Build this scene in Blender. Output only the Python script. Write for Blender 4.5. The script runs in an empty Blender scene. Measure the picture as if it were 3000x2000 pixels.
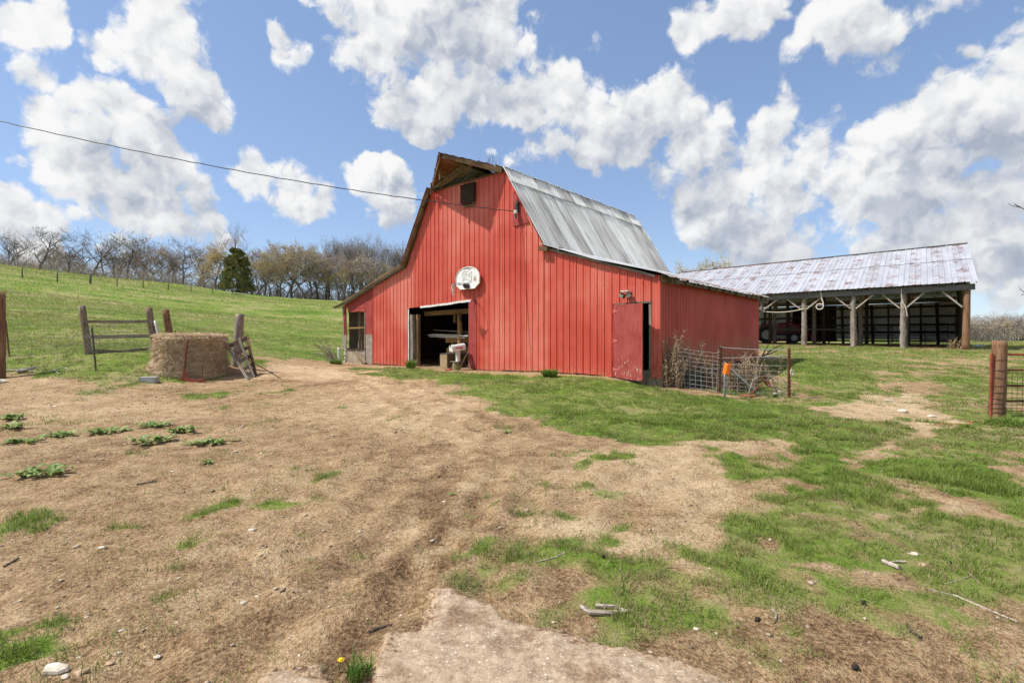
import bpy, math, random
import numpy as np
from mathutils import Matrix, Vector

# ------------------------------------------------------------------ camera, sky, sun
scene = bpy.context.scene
COL = scene.collection
F, CX, HY, EYE = 1471.0, 1500.0, 985.0, 1.5      # focal length and horizon in pixels of a 3000-wide picture, eye height

cam_data = bpy.data.cameras.new('camera')
cam = bpy.data.objects.new('camera', cam_data)
COL.objects.link(cam)
cam.location = (0, 0, EYE)
cam.rotation_euler = (math.radians(90), 0, 0)
cam_data.sensor_width = 36.0
cam_data.lens = F / 3000.0 * 36.0
cam_data.shift_y = -(1000 - HY) / 3000.0
cam_data.clip_end = 3000
cam_data.clip_start = 0.05
scene.camera = cam

LIGHT = Vector((1.688, 0.167, -2.52)).normalized()          # the way the sunlight travels
SUN_EL = math.asin(-LIGHT.z)
SUN_AZ = math.atan2(-LIGHT.x, -LIGHT.y)                     # from +Y, clockwise seen from above

scene.view_settings.view_transform = 'Standard'
scene.view_settings.look = 'None'
scene.view_settings.gamma = 1.0
scene.view_settings.use_curve_mapping = False
scene.view_settings.exposure = 0.6
scene.cycles.use_denoising = True
scene.cycles.denoiser = 'OPENIMAGEDENOISE'
scene.cycles.denoising_input_passes = 'RGB_ALBEDO_NORMAL'
scene.cycles.denoising_prefilter = 'NONE'
scene.cycles.use_adaptive_sampling = True
scene.cycles.adaptive_threshold = 0.02
scene.cycles.sample_clamp_indirect = 4.0
scene.cycles.max_bounces = 6
scene.cycles.transparent_max_bounces = 8

sun_data = bpy.data.lights.new('sun', 'SUN')
sun_data.energy = 4.3
sun_data.angle = math.radians(0.5)
sun_data.color = (1.0, 0.95, 0.87)
sun = bpy.data.objects.new('sun', sun_data)
COL.objects.link(sun)
sun.location = (-30, -3, 45)
sun.rotation_euler = LIGHT.to_track_quat('-Z', 'Y').to_euler()


class NT:
    """small helper round a node tree"""
    def __init__(self, tree):
        self.t = tree
        self.n = tree.nodes
        self.l = tree.links

    def node(self, kind, **kw):
        n = self.n.new(kind)
        for k, v in kw.items():
            setattr(n, k, v)
        return n

    def put(self, sock, v):
        if v is None:
            return
        if hasattr(v, 'is_output'):
            self.l.new(v, sock)
        else:
            sock.default_value = v

    def math(self, op, a, b=None, c=None, clamp=False):
        n = self.node('ShaderNodeMath', operation=op, use_clamp=clamp)
        for s, v in zip(n.inputs, (a, b, c)):
            self.put(s, v)
        return n.outputs[0]

    def vec(self, op, a, b=None, scale=None):
        n = self.node('ShaderNodeVectorMath', operation=op)
        self.put(n.inputs[0], a)
        if b is not None:
            self.put(n.inputs[1], b)
        if scale is not None:
            self.put(n.inputs['Scale'], scale)
        return n.outputs['Value'] if op in ('LENGTH', 'DISTANCE', 'DOT_PRODUCT') else n.outputs[0]

    def noise(self, vec, scale, detail=4.0, rough=0.5, out=0, dim='3D', dist=0.0):
        n = self.node('ShaderNodeTexNoise', noise_dimensions=dim)
        self.put(n.inputs['Vector'], vec)
        n.inputs['Scale'].default_value = scale
        n.inputs['Detail'].default_value = detail
        n.inputs['Roughness'].default_value = rough
        n.inputs['Distortion'].default_value = dist
        return n.outputs[out]

    def voronoi(self, vec, scale, feature='F1', out='Distance', rnd=1.0):
        n = self.node('ShaderNodeTexVoronoi', feature=feature)
        self.put(n.inputs['Vector'], vec)
        n.inputs['Scale'].default_value = scale
        n.inputs['Randomness'].default_value = rnd
        return n.outputs[out]

    def rng(self, v, a, b, c=0.0, d=1.0, smooth=True):
        n = self.node('ShaderNodeMapRange', interpolation_type='SMOOTHSTEP' if smooth else 'LINEAR')
        self.put(n.inputs[0], v)
        for i, x in enumerate((a, b, c, d)):
            self.put(n.inputs[i + 1], x)
        return n.outputs[0]

    def mix(self, f, a, b, blend='MIX'):
        n = self.node('ShaderNodeMix', data_type='RGBA', blend_type=blend)
        self.put(n.inputs[0], f)
        for i, x in ((6, a), (7, b)):
            if isinstance(x, (tuple, list)) and len(x) == 3:
                x = tuple(x) + (1.0,)
            self.put(n.inputs[i], x)
        return n.outputs[2]

    def ramp(self, f, stops):
        n = self.node('ShaderNodeValToRGB')
        e = n.color_ramp.elements
        while len(e) < len(stops):
            e.new(0.5)
        for el, (p, c) in zip(e, stops):
            el.position = p
            el.color = tuple(c) + (1.0,)
        self.put(n.inputs[0], f)
        return n.outputs[0]

    def mapping(self, vec, scale=(1, 1, 1), loc=(0, 0, 0), rot=(0, 0, 0)):
        n = self.node('ShaderNodeMapping')
        self.put(n.inputs[0], vec)
        self.put(n.inputs[1], loc)
        n.inputs[2].default_value = rot
        n.inputs[3].default_value = scale
        return n.outputs[0]


def direction(px, py):
    return Vector(((px - CX) / F, 1.0, (HY - py) / F))


# cumulus banks of that day, each puff by the bearing and height it stands at (far off, so as directions)
PUFFS = [
    (1110, 115, 150), (1290, 90, 195), (1410, 140, 160), (1230, 220, 140), (1215, 330, 65),
    (1430, 310, 95), (1570, 330, 130), (1650, 300, 130), (1780, 370, 130), (1890, 330, 120), (1960, 285, 75),
    (2020, 420, 120), (2200, 480, 140), (2100, 620, 150), (2320, 580, 150), (2260, 700, 170),
    (2460, 600, 180), (2610, 450, 175), (2740, 560, 220), (2730, 350, 170), (2880, 320, 210), (2980, 190, 160), (3010, 420, 230),
    (2640, 720, 190), (2880, 700, 230), (2800, 180, 50), (2930, 570, 220), (2520, 490, 120), (2400, 480, 90),
    (2060, 60, 85), (2180, 25, 105), (2450, 25, 130), (2570, 90, 130),
    (490, 110, 140), (570, 230, 110), (300, 115, 85), (130, 50, 80), (100, 220, 90), (165, 330, 75), (15, 60, 85),
    (265, 270, 90), (390, 380, 120), (260, 480, 150), (480, 500, 150), (420, 590, 150), (600, 600, 110), (50, 640, 100), (110, 700, 80), (660, 670, 75),
    (815, 95, 55), (850, 150, 75),
    (760, 530, 75), (850, 565, 85), (920, 600, 55),
    (1080, 525, 65), (1150, 580, 80),
]
BANKS = [(1290, 100, 240), (1130, 140, 170), (1420, 200, 170), (1580, 320, 170), (1800, 370, 190), (2010, 420, 170), (2150, 600, 230), (2330, 620, 240), (2600, 560, 300), (2850, 420, 330), (3000, 650, 320),
         (2120, 40, 140), (2530, 70, 190), (500, 150, 190), (130, 120, 160), (330, 430, 220), (480, 560, 230), (180, 590, 200), (840, 130, 110), (840, 570, 130), (1110, 560, 110)]


def build_world():
    w = bpy.data.worlds.new('World')
    scene.world = w
    w.use_nodes = True
    k = NT(w.node_tree)
    k.n.clear()
    out = k.node('ShaderNodeOutputWorld')
    bg = k.node('ShaderNodeBackground')
    bg.inputs['Strength'].default_value = 0.13
    sky = k.node('ShaderNodeTexSky', sky_type='NISHITA')
    sky.sun_disc = False
    sky.sun_elevation = SUN_EL
    sky.sun_rotation = SUN_AZ
    sky.altitude = 300
    sky.air_density = 1.0
    sky.dust_density = 0.1
    sky.ozone_density = 1.5
    v = k.node('ShaderNodeTexCoord').outputs['Generated']
    wn = k.noise(v, 7.0, 2.0, 0.55, out=1)
    warp = k.vec('SCALE', k.vec('SUBTRACT', wn, (0.5, 0.5, 0.5)), scale=0.13)
    vw = k.vec('ADD', v, warp)

    def puffs(vec, lst, grow, soft):
        acc = None
        for px, py, r in lst:
            d = direction(px, py)
            L = d.length
            c = d / L
            rr = r / F / (L ** 1.35) * grow
            val = k.math('MULTIPLY_ADD', k.vec('DISTANCE', vec, tuple(c)), -1.0 / rr, 1.0)
            if acc is None:
                acc = val
            else:
                acc = k.math('SMOOTH_MAX', acc, val, soft) if soft else k.math('MAXIMUM', acc, val)
        return acc
    near = k.math('MAXIMUM', k.math('MINIMUM', puffs(vw, PUFFS, 1.17, 0.2), 0.8), -0.9)
    upper = puffs(k.vec('ADD', vw, (-0.035, 0.0, 0.075)), BANKS, 1.1, 0.0)
    # the same kind of broken cumulus goes on all round
    side = k.vec('DOT_PRODUCT', v, (0.0, 1.0, 0.0))
    wide = k.math('MINIMUM', k.math('MULTIPLY_ADD', k.noise(vw, 2.6, 1.0, 0.5), 5.5, -2.7), 0.7)
    n = k.node('ShaderNodeMix', data_type='FLOAT')
    k.put(n.inputs[0], k.rng(side, 0.62, 0.45))
    k.put(n.inputs[2], near)
    k.put(n.inputs[3], wide)
    base = n.outputs[0]
    # billowing heads: rounded cells roughened by finer noise
    shake = k.vec('SCALE', k.vec('SUBTRACT', k.noise(v, 26.0, 3.0, 0.6, out=1), (0.5, 0.5, 0.5)), scale=0.045)
    va = k.vec('ADD', v, shake)
    vb = k.vec('ADD', va, (-0.014, -0.003, 0.020))

    def body(vec, det):
        f = k.math('MULTIPLY', k.math('SUBTRACT', k.noise(vec, 8.0, det, 0.6), 0.5), 2.1)
        f = k.math('MULTIPLY_ADD', k.math('SUBTRACT', 0.40, k.voronoi(vec, 17.0)), 0.55, f)
        return k.math('MULTIPLY_ADD', k.math('SUBTRACT', 0.40, k.voronoi(vec, 41.0)), 0.26, f)
    f0 = body(va, 7.0)
    f1 = body(vb, 4.0)
    d0 = k.math('ADD', f0, base)
    alpha = k.rng(d0, 0.0, 0.34)
    relief = k.math('MULTIPLY_ADD', k.math('SUBTRACT', f0, f1), 1.35, 0.60, clamp=True)
    deep = k.math('MULTIPLY_ADD', f1, 0.75, upper)
    thick = k.rng(deep, -0.35, 0.80, 1.0, 0.0)
    lum = k.math('MULTIPLY_ADD', relief, 0.50, k.math('MULTIPLY', thick, 0.50), clamp=True)
    ccol = k.ramp(lum, [(0.08, (0.27, 0.305, 0.37)), (0.32, (0.385, 0.41, 0.455)), (0.58, (0.51, 0.522, 0.54)), (0.88, (0.625, 0.625, 0.625))])
    ccol = k.vec('SCALE', ccol, scale=1.0 / 0.13)
    el = k.node('ShaderNodeSeparateXYZ')
    k.put(el.inputs[0], v)
    above = k.rng(el.outputs[2], -0.02, 0.06)
    gm = k.node('ShaderNodeGamma')
    k.put(gm.inputs[0], sky.outputs[0])
    gm.inputs[1].default_value = 0.62
    skyc = k.mix(1.0, gm.outputs[0], (1.10, 1.24, 1.50), 'MULTIPLY')
    k.put(bg.inputs['Color'], k.mix(k.math('MULTIPLY', alpha, above), skyc, ccol))
    k.l.new(bg.outputs[0], out.inputs['Surface'])
    w.cycles.sampling_method = 'MANUAL'
    w.cycles.sample_map_resolution = 256


build_world()

# ------------------------------------------------------------------ helpers
PARENT_W = {}


def to_rot(xa, ya, za, origin):
    m = Matrix.Identity(4)
    for i, a in enumerate((xa, ya, za)):
        for j in range(3):
            m[j][i] = a[j]
    for j in range(3):
        m[j][3] = origin[j]
    return m


def frame_x(p0, p1, up=(0, 0, 1)):
    """matrix with local X from p0 to p1, local Z near up"""
    p0 = Vector(p0)
    p1 = Vector(p1)
    x = (p1 - p0).normalized()
    up = Vector(up)
    if abs(x.dot(up.normalized())) > 0.98:
        up = Vector((0, 1, 0)) if abs(x.y) < 0.9 else Vector((1, 0, 0))
    y = up.cross(x).normalized()
    z = x.cross(y).normalized()
    return to_rot(x, y, z, p0)


def mesh(name, verts, faces, mat, smooth=False):
    me = bpy.data.meshes.new(name)
    me.from_pydata([tuple(v) for v in verts], [], faces)
    if mat is not None:
        me.materials.append(mat)
    if smooth:
        me.polygons.foreach_set('use_smooth', [True] * len(me.polygons))
    me.update()
    return me


def link(name, data, parent=None, local=None):
    o = bpy.data.objects.new(name, data)
    COL.objects.link(o)
    m = local if local is not None else Matrix.Identity(4)
    if parent is not None:
        o.parent = parent
    o.matrix_basis = m
    return o


def tag(o, label, cat, group=None):
    o['label'] = label
    o['category'] = cat
    if group:
        o['group'] = group
    return o


def thing(name, label, cat, loc=(0, 0, 0), rz=0.0, group=None):
    o = bpy.data.objects.new(name, None)
    COL.objects.link(o)
    o.empty_display_size = 0.2
    o.matrix_basis = Matrix.Translation(Vector(loc)) @ Matrix.Rotation(rz, 4, 'Z')
    return tag(o, label, cat, group)


def copy_thing(o, loc, rz, label=None, scale=1.0):
    r = o.copy()
    COL.objects.link(r)
    sc = scale if isinstance(scale, tuple) else (scale,) * 3
    r.matrix_basis = Matrix.Translation(Vector(loc)) @ Matrix.Rotation(rz, 4, 'Z') @ Matrix.Diagonal(sc + (1.0,))
    if label:
        r['label'] = label
    for ch in list(o.children):
        c = ch.copy()
        COL.objects.link(c)
        c.parent = r
        for g in list(ch.children):
            q = g.copy()
            COL.objects.link(q)
            q.parent = c
    return r


RND = random.Random(7)


def board(name, p0, p1, w, t, mat, parent=None, up=(0, 0, 1), warp=0.004, rnd=RND, segs=4):
    """plank from p0 to p1: w measured towards up, t across; grain along its own X"""
    m = frame_x(p0, p1, up)
    L = (Vector(p1) - Vector(p0)).length
    vs, fs = [], []
    for i in range(segs + 1):
        x = L * i / segs
        dy, dz = rnd.uniform(-warp, warp), rnd.uniform(-warp, warp)
        for sy, sz in ((-1, -1), (1, -1), (1, 1), (-1, 1)):
            e = rnd.uniform(-warp, warp)
            vs.append((x + (rnd.uniform(-1, 1) * warp * 1.5 if i in (0, segs) else 0), sy * t / 2 + dy, sz * w / 2 + dz + e))
    for i in range(segs):
        a, b = i * 4, i * 4 + 4
        for k in range(4):
            q = (k + 1) % 4
            fs.append((a + k, a + q, b + q, b + k))
    fs.append((0, 3, 2, 1))
    n = segs * 4
    fs.append((n, n + 1, n + 2, n + 3))
    return link(name, mesh(name, vs, fs, mat), parent, m)


def pole(name, p0, p1, r0, r1, mat, parent=None, sides=12, rough=0.04, rnd=RND, segs=8, splinter=0.0):
    """round post or pipe from p0 to p1, grain along its own X"""
    m = frame_x(p0, p1)
    L = (Vector(p1) - Vector(p0)).length
    lob = [1 + rnd.uniform(-rough, rough) for _ in range(sides)]
    vs, fs = [], []
    for i in range(segs + 1):
        f = i / segs
        r = r0 + (r1 - r0) * f
        oy, oz = (rnd.uniform(-rough, rough) * r * 0.6 for _ in range(2))
        for k in range(sides):
            a = 2 * math.pi * k / sides
            rr = r * lob[k] * (1 + rnd.uniform(-rough, rough) * 0.4)
            x = f * L
            if i == segs and splinter:
                x += rnd.uniform(-splinter, splinter * 0.3)
            vs.append((x, oy + rr * math.cos(a), oz + rr * math.sin(a)))
    for i in range(segs):
        for k in range(sides):
            q = (k + 1) % sides
            fs.append((i * sides + k, i * sides + q, (i + 1) * sides + q, (i + 1) * sides + k))
    vs.append((0, 0, 0))
    vs.append((L - splinter * 0.4, 0, 0))
    c0, c1 = len(vs) - 2, len(vs) - 1
    for k in range(sides):
        q = (k + 1) % sides
        fs.append((c0, q, k))
        fs.append((c1, segs * sides + k, segs * sides + q))
    me = mesh(name, vs, fs, mat)
    for p in me.polygons:
        p.use_smooth = len(p.vertices) == 4
    return link(name, me, parent, m)


class MB:
    """collects faces of one part"""
    def __init__(self):
        self.v, self.f = [], []

    def add(self, vs, fs):
        o = len(self.v)
        self.v += [tuple(p) for p in vs]
        self.f += [tuple(i + o for i in q) for q in fs]
        return self

    def box(self, lo, hi):
        x0, y0, z0 = lo
        x1, y1, z1 = hi
        return self.add([(x0, y0, z0), (x1, y0, z0), (x1, y1, z0), (x0, y1, z0), (x0, y0, z1), (x1, y0, z1), (x1, y1, z1), (x0, y1, z1)],
                        [(0, 3, 2, 1), (4, 5, 6, 7), (0, 1, 5, 4), (1, 2, 6, 5), (2, 3, 7, 6), (3, 0, 4, 7)])

    def tube(self, pts, r, sides=5, cap=True):
        pts = [Vector(p) for p in pts]
        rs = r if isinstance(r, (list, tuple)) else [r] * len(pts)
        o = len(self.v)
        ref = None
        for i, p in enumerate(pts):
            d = (pts[min(i + 1, len(pts) - 1)] - pts[max(i - 1, 0)])
            d = d.normalized() if d.length > 1e-9 else Vector((0, 0, 1))
            if ref is None:
                ref = Vector((0, 0, 1)) if abs(d.z) < 0.9 else Vector((1, 0, 0))
            y = ref.cross(d)
            if y.length < 1e-4:
                y = d.orthogonal()
            y.normalize()
            z = d.cross(y)
            ref = z
            for k in range(sides):
                a = 2 * math.pi * k / sides
                self.v.append(tuple(p + (y * math.cos(a) + z * math.sin(a)) * rs[i]))
        n = len(pts)
        for i in range(n - 1):
            for k in range(sides):
                q = (k + 1) % sides
                self.f.append((o + i * sides + k, o + i * sides + q, o + (i + 1) * sides + q, o + (i + 1) * sides + k))
        if cap:
            self.f.append(tuple(o + k for k in reversed(range(sides))))
            self.f.append(tuple(o + (n - 1) * sides + k for k in range(sides)))
        return self

    def prism(self, poly, y0, y1):
        """outline in (x, z), thickness along y"""
        n = len(poly)
        vs = [(x, y0, z) for x, z in poly] + [(x, y1, z) for x, z in poly]
        fs = [tuple(range(n)), tuple(reversed(range(n, 2 * n)))]
        for i in range(n):
            j = (i + 1) % n
            fs.append((i, i + n, j + n, j))
        return self.add(vs, fs)

    def lathe(self, prof, sides=20, axis_m=None):
        """profile of (r, z)"""
        vs, fs = [], []
        for r, z in prof:
            for k in range(sides):
                a = 2 * math.pi * k / sides
                p = Vector((r * math.cos(a), r * math.sin(a), z))
                vs.append(tuple(axis_m @ p) if axis_m else tuple(p))
        for i in range(len(prof) - 1):
            for k in range(sides):
                q = (k + 1) % sides
                fs.append((i * sides + k, i * sides + q, (i + 1) * sides + q, (i + 1) * sides + k))
        return self.add(vs, fs)

    def build(self, name, mat, parent=None, local=None, smooth=False):
        return link(name, mesh(name, self.v, self.f, mat, smooth), parent, local)


# ------------------------------------------------------------------ value noise for shapes
def _hash(ix, iy, seed):
    h = (ix.astype(np.int64) * 374761393 + iy.astype(np.int64) * 668265263 + seed * 974711) & 0xFFFFFFFF
    h = ((h ^ (h >> 13)) * 1274126177) & 0xFFFFFFFF
    return ((h ^ (h >> 16)) & 0xFFFFFF) / float(0xFFFFFF)


def vnoise(x, y, seed=0):
    ix, iy = np.floor(x), np.floor(y)
    fx, fy = x - ix, y - iy
    fx = fx * fx * (3 - 2 * fx)
    fy = fy * fy * (3 - 2 * fy)
    a = _hash(ix, iy, seed)
    b = _hash(ix + 1, iy, seed)
    c = _hash(ix, iy + 1, seed)
    d = _hash(ix + 1, iy + 1, seed)
    return (a * (1 - fx) + b * fx) * (1 - fy) + (c * (1 - fx) + d * fx) * fy


def fbm(x, y, octs=5, seed=0, rough=0.5):
    t, amp, s = 0.0, 1.0, 0.0
    for o in range(octs):
        t = t + amp * vnoise(x * 2 ** o + 17.3 * o, y * 2 ** o - 9.1 * o, seed + o)
        s += amp
        amp *= rough
    return t / s


# ------------------------------------------------------------------ lie of the land
def at(px, py, Y):
    return Vector(((px - CX) / F * Y, Y, EYE + (HY - py) / F * Y))


_cp = [(0, 0, 0), (0, 4, 0), (-4, 3, 0), (4, 3, 0), (-6, 6, .03), (6, 6, .02), (0, 8, .10), (-3, 11, .22), (0, 12.5, .3), (8.8, 9.07, .02), (4, 9, .08), (-9.2, 9, .15),
       (3.7, 12.6, .22), (2.8, 13.3, .40), (1.9, 14.2, .42), (-1.15, 16.85, .37), (-4.0, 19.36, .345), (-7.5, 22.5, .35), (-5.9, 16.8, .35), (-4.5, 14.5, .30),
       (9.05, 18.7, .67), (4.93, 12.0, .15), (6.34, 11.5, .09), (2.0, 20, .4), (-3, 24, .55), (4, 24, .7),
       (22.6, 25, .84), (20.7, 26.5, .86), (19, 27.9, .92), (17.1, 29.5, .95), (15.5, 30.8, 1.0), (28, 31, .95), (24, 37, 1.0), (15, 42, 1.1), (27, 19, .45), (14, 19, .5),
       (-8.8, 13.8, .30), (-7.8, 14.6, .33)]
_cp += [tuple(at(*p)) for p in [(690, 1071, 16), (460, 1031, 15.2), (260, 1036, 15.0), (5, 1105, 13.5), (100, 1110, 13), (800, 1080, 17), (1000, 1065, 21.5), (900, 1000, 28),
                                (750, 900, 55), (300, 900, 40), (50, 900, 32), (100, 1000, 19), (900, 950, 42), (65, 815, 55), (265, 832, 58), (493, 850, 65), (622, 860, 75),
                                (880, 875, 90), (0, 776, 70), (267, 810, 75), (530, 833, 80), (600, 844, 85), (872, 874, 95), (1008, 882, 100), (2900, 1012, 40), (3000, 1000, 100), (2700, 1003, 70),
                                (600, 960, 30), (-300, 1000, 18), (-300, 1090, 13), (-300, 900, 30), (-300, 760, 60)]]
_cp += [(-120, 140, 9.5), (-60, 140, 9), (-30, 140, 8.2), (-250, 100, 13), (-120, 60, 12.5), (250, 100, .5), (-250, -60, 2), (250, -60, 0), (0, 300, 7), (250, 300, 1.5), (-250, 300, 10), (0, -100, 0), (-20, -10, .1), (20, -10, -.1),
        (20, 120, 3.0), (60, 140, 1.2), (100, 150, .6), (20, 60, 2.0), (0, 60, 4.0), (-10, 100, 7.5), (40, 45, 1.0), (-30, 10, .5), (30, 8, 0.0), (-450, 200, 12), (450, 200, 0), (0, 500, 7), (-450, -50, 4), (450, -60, 0)]
_cp = np.array(_cp, dtype=float)


def _tps(r2):
    return 0.5 * r2 * np.log(np.maximum(r2, 1e-12))


def _fit(cp, lam=1.2):
    n = len(cp)
    s = 50.0
    P = cp[:, :2] / s
    r2 = ((P[:, None] - P[None]) ** 2).sum(-1)
    A = np.zeros((n + 3, n + 3))
    A[:n, :n] = _tps(r2) + lam * 1e-4 * np.eye(n)
    A[:n, n] = 1
    A[:n, n + 1:] = P
    A[n:, :n] = A[:n, n:].T
    b = np.zeros(n + 3)
    b[:n] = cp[:, 2]
    return P, np.linalg.solve(A, b), s


_TP, _TW, _TS = _fit(_cp)


def terrain(x, y):
    x = np.asarray(x, float)
    y = np.asarray(y, float)
    sh = x.shape
    q = np.stack([x.ravel(), y.ravel()], 1) / _TS
    out = np.empty(len(q))
    n = len(_TP)
    for i in range(0, len(q), 20000):
        c = q[i:i + 20000]
        r2 = ((c[:, None] - _TP[None]) ** 2).sum(-1)
        out[i:i + 20000] = _tps(r2) @ _TW[:n] + _TW[n] + c @ _TW[n + 1:]
    return out.reshape(sh)


def T(x, y):
    return float(terrain(np.array([x]), np.array([y]))[0])


def ground_at(px, py, y0=1.0, y1=200.0):
    """where a line of sight meets the land"""
    Ys = np.concatenate([np.arange(y0, 30, 0.1), np.arange(30, y1, 0.5)])
    X = (px - CX) / F * Ys
    Z = EYE + (HY - py) / F * Ys
    d = Z - terrain(X, Ys)
    k = np.where(d <= 0)[0]
    if len(k) == 0 or k[0] == 0:
        i = int(np.argmin(np.abs(d)))
        return Vector((X[i], Ys[i], Z[i] - d[i]))
    i = k[0]
    f = d[i - 1] / (d[i - 1] - d[i])
    Y = Ys[i - 1] + f * (Ys[i] - Ys[i - 1])
    x = (px - CX) / F * Y
    return Vector((x, Y, T(x, Y)))

# ------------------------------------------------------------------ materials
def new_mat(name):
    m = bpy.data.materials.new(name)
    m.use_nodes = True
    k = NT(m.node_tree)
    k.n.clear()
    out = k.node('ShaderNodeOutputMaterial')
    b = k.node('ShaderNodeBsdfPrincipled')
    k.l.new(b.outputs[0], out.inputs['Surface'])
    return m, k, b


def bump(k, b, h, strength=0.5, dist=0.01):
    n = k.node('ShaderNodeBump')
    n.inputs['Strength'].default_value = strength
    n.inputs['Distance'].default_value = dist
    k.put(n.inputs['Height'], h)
    k.l.new(n.outputs[0], b.inputs['Normal'])


def own_coords(k, spread=40.0):
    """object coordinates, shifted by chance from object to object"""
    tc = k.node('ShaderNodeTexCoord')
    oi = k.node('ShaderNodeObjectInfo')
    off = k.node('ShaderNodeCombineXYZ')
    k.put(off.inputs[0], k.math('MULTIPLY', oi.outputs['Random'], spread))
    k.put(off.inputs[1], k.math('MULTIPLY', oi.outputs['Random'], spread * 1.7))
    return k.vec('ADD', tc.outputs['Object'], off.outputs[0]), oi.outputs['Random'], tc.outputs['Object']


def wood(name, c_dark, c_mid, c_light, vary=0.35, rough=0.85, grain=1.0):
    m, k, b = new_mat(name)
    v, rnd, _ = own_coords(k)
    g = k.noise(k.mapping(v, (2.2, 55 * grain, 55 * grain)), 1.0, 5, 0.6)
    big = k.noise(k.mapping(v, (0.9, 5, 5)), 1.0, 3, 0.55)
    f = k.math('MULTIPLY_ADD', g, 0.65, k.math('MULTIPLY', big, 0.4))
    col = k.ramp(f, [(0.3, c_dark), (0.5, c_mid), (0.72, c_light)])
    val = k.rng(rnd, 0, 1, 1 - vary, 1 + vary * 0.6, smooth=False)
    hs = k.node('ShaderNodeHueSaturation')
    k.put(hs.inputs['Value'], val)
    k.put(hs.inputs['Color'], col)
    crack = k.rng(k.noise(k.mapping(v, (1.6, 90, 90)), 1.0, 2, 0.5), 0.60, 0.68)
    col = k.mix(crack, hs.outputs[0], tuple(c * 0.35 for c in c_dark))
    k.put(b.inputs['Base Color'], col)
    b.inputs['Roughness'].default_value = rough
    b.inputs['Specular IOR Level'].default_value = 0.2
    bump(k, b, k.math('SUBTRACT', g, k.math('MULTIPLY', crack, 0.8)), 0.7, 0.006)
    return m


def plain(name, c1, c2, scale=8.0, rough=0.6, metal=0.0, bmp=0.3, bdist=0.004, spec=0.4, detail=5, lo=0.35, hi=0.65):
    m, k, b = new_mat(name)
    v, rnd, _ = own_coords(k)
    f = k.noise(v, scale, detail, 0.6)
    k.put(b.inputs['Base Color'], k.ramp(f, [(lo, c1), (hi, c2)]))
    b.inputs['Roughness'].default_value = rough
    b.inputs['Metallic'].default_value = metal
    b.inputs['Specular IOR Level'].default_value = spec
    if bmp:
        bump(k, b, f, bmp, bdist)
    return m


def mat_red_metal():
    """chalked red baked enamel; panel coordinates: x along the wall, z up"""
    m, k, b = new_mat('red_painted_steel')
    tc = k.node('ShaderNodeTexCoord')
    oi = k.node('ShaderNodeObjectInfo')
    v = tc.outputs['Object']
    fade = k.noise(k.mapping(v, (0.5, 0.5, 0.45)), 1.0, 3, 0.55)
    streak = k.noise(k.mapping(v, (26, 26, 0.5)), 1.0, 4, 0.6)
    f = k.math('MULTIPLY_ADD', streak, 0.30, k.math('MULTIPLY', fade, 0.75))
    f = k.math('ADD', f, k.rng(oi.outputs['Random'], 0, 1, -0.05, 0.05, smooth=False))
    col = k.ramp(f, [(0.35, (0.43, 0.048, 0.030)), (0.50, (0.53, 0.092, 0.062)), (0.66, (0.62, 0.180, 0.132))])
    spots = k.rng(k.noise(v, 9, 4, 0.7), 0.73, 0.80)
    col = k.mix(k.math('MULTIPLY', spots, 0.4), col, (0.55, 0.25, 0.2))
    s = k.node('ShaderNodeSeparateXYZ')
    k.put(s.inputs[0], v)
    splash = k.math('MULTIPLY', k.rng(s.outputs[2], 0.75, 0.35), k.rng(k.noise(k.mapping(v, (14, 14, 5)), 1.0, 4, 0.6), 0.42, 0.68))
    col = k.mix(k.math('MULTIPLY', splash, 0.75), col, (0.36, 0.22, 0.13))
    k.put(b.inputs['Base Color'], col)
    k.put(b.inputs['Roughness'], k.rng(f, 0.3, 0.8, 0.38, 0.55, smooth=False))
    b.inputs['Specular IOR Level'].default_value = 0.35
    bump(k, b, k.noise(k.mapping(v, (1.4, 1.4, 0.7)), 1.0, 3, 0.5), 0.25, 0.03)
    return m


def mat_red_side():
    m, k, b = new_mat('red_corrugated_steel')
    tc = k.node('ShaderNodeTexCoord')
    v = tc.outputs['Object']
    f = k.noise(k.mapping(v, (0.8, 0.8, 0.6)), 1.0, 4, 0.55)
    col = k.ramp(f, [(0.35, (0.40, 0.050, 0.036)), (0.65, (0.52, 0.090, 0.066))])
    s = k.node('ShaderNodeSeparateXYZ')
    k.put(s.inputs[0], v)
    low = k.math('ADD', s.outputs[2], k.math('MULTIPLY', k.math('SUBTRACT', k.noise(k.mapping(v, (3, 3, 0.7)), 1.0, 4, 0.6), 0.5), 1.1))
    tan = k.rng(low, 1.75, 0.75)
    col = k.mix(k.math('MULTIPLY', tan, 0.75), col, (0.42, 0.17, 0.085))
    dark = k.math('MULTIPLY', k.rng(low, 1.25, 0.55), k.rng(k.noise(k.mapping(v, (6, 6, 2)), 1.0, 5, 0.65), 0.50, 0.62))
    col = k.mix(k.math('MULTIPLY', dark, 0.85), col, (0.045, 0.028, 0.022))
    k.put(b.inputs['Base Color'], col)
    b.inputs['Roughness'].default_value = 0.5
    b.inputs['Specular IOR Level'].default_value = 0.4
    return m


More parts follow.
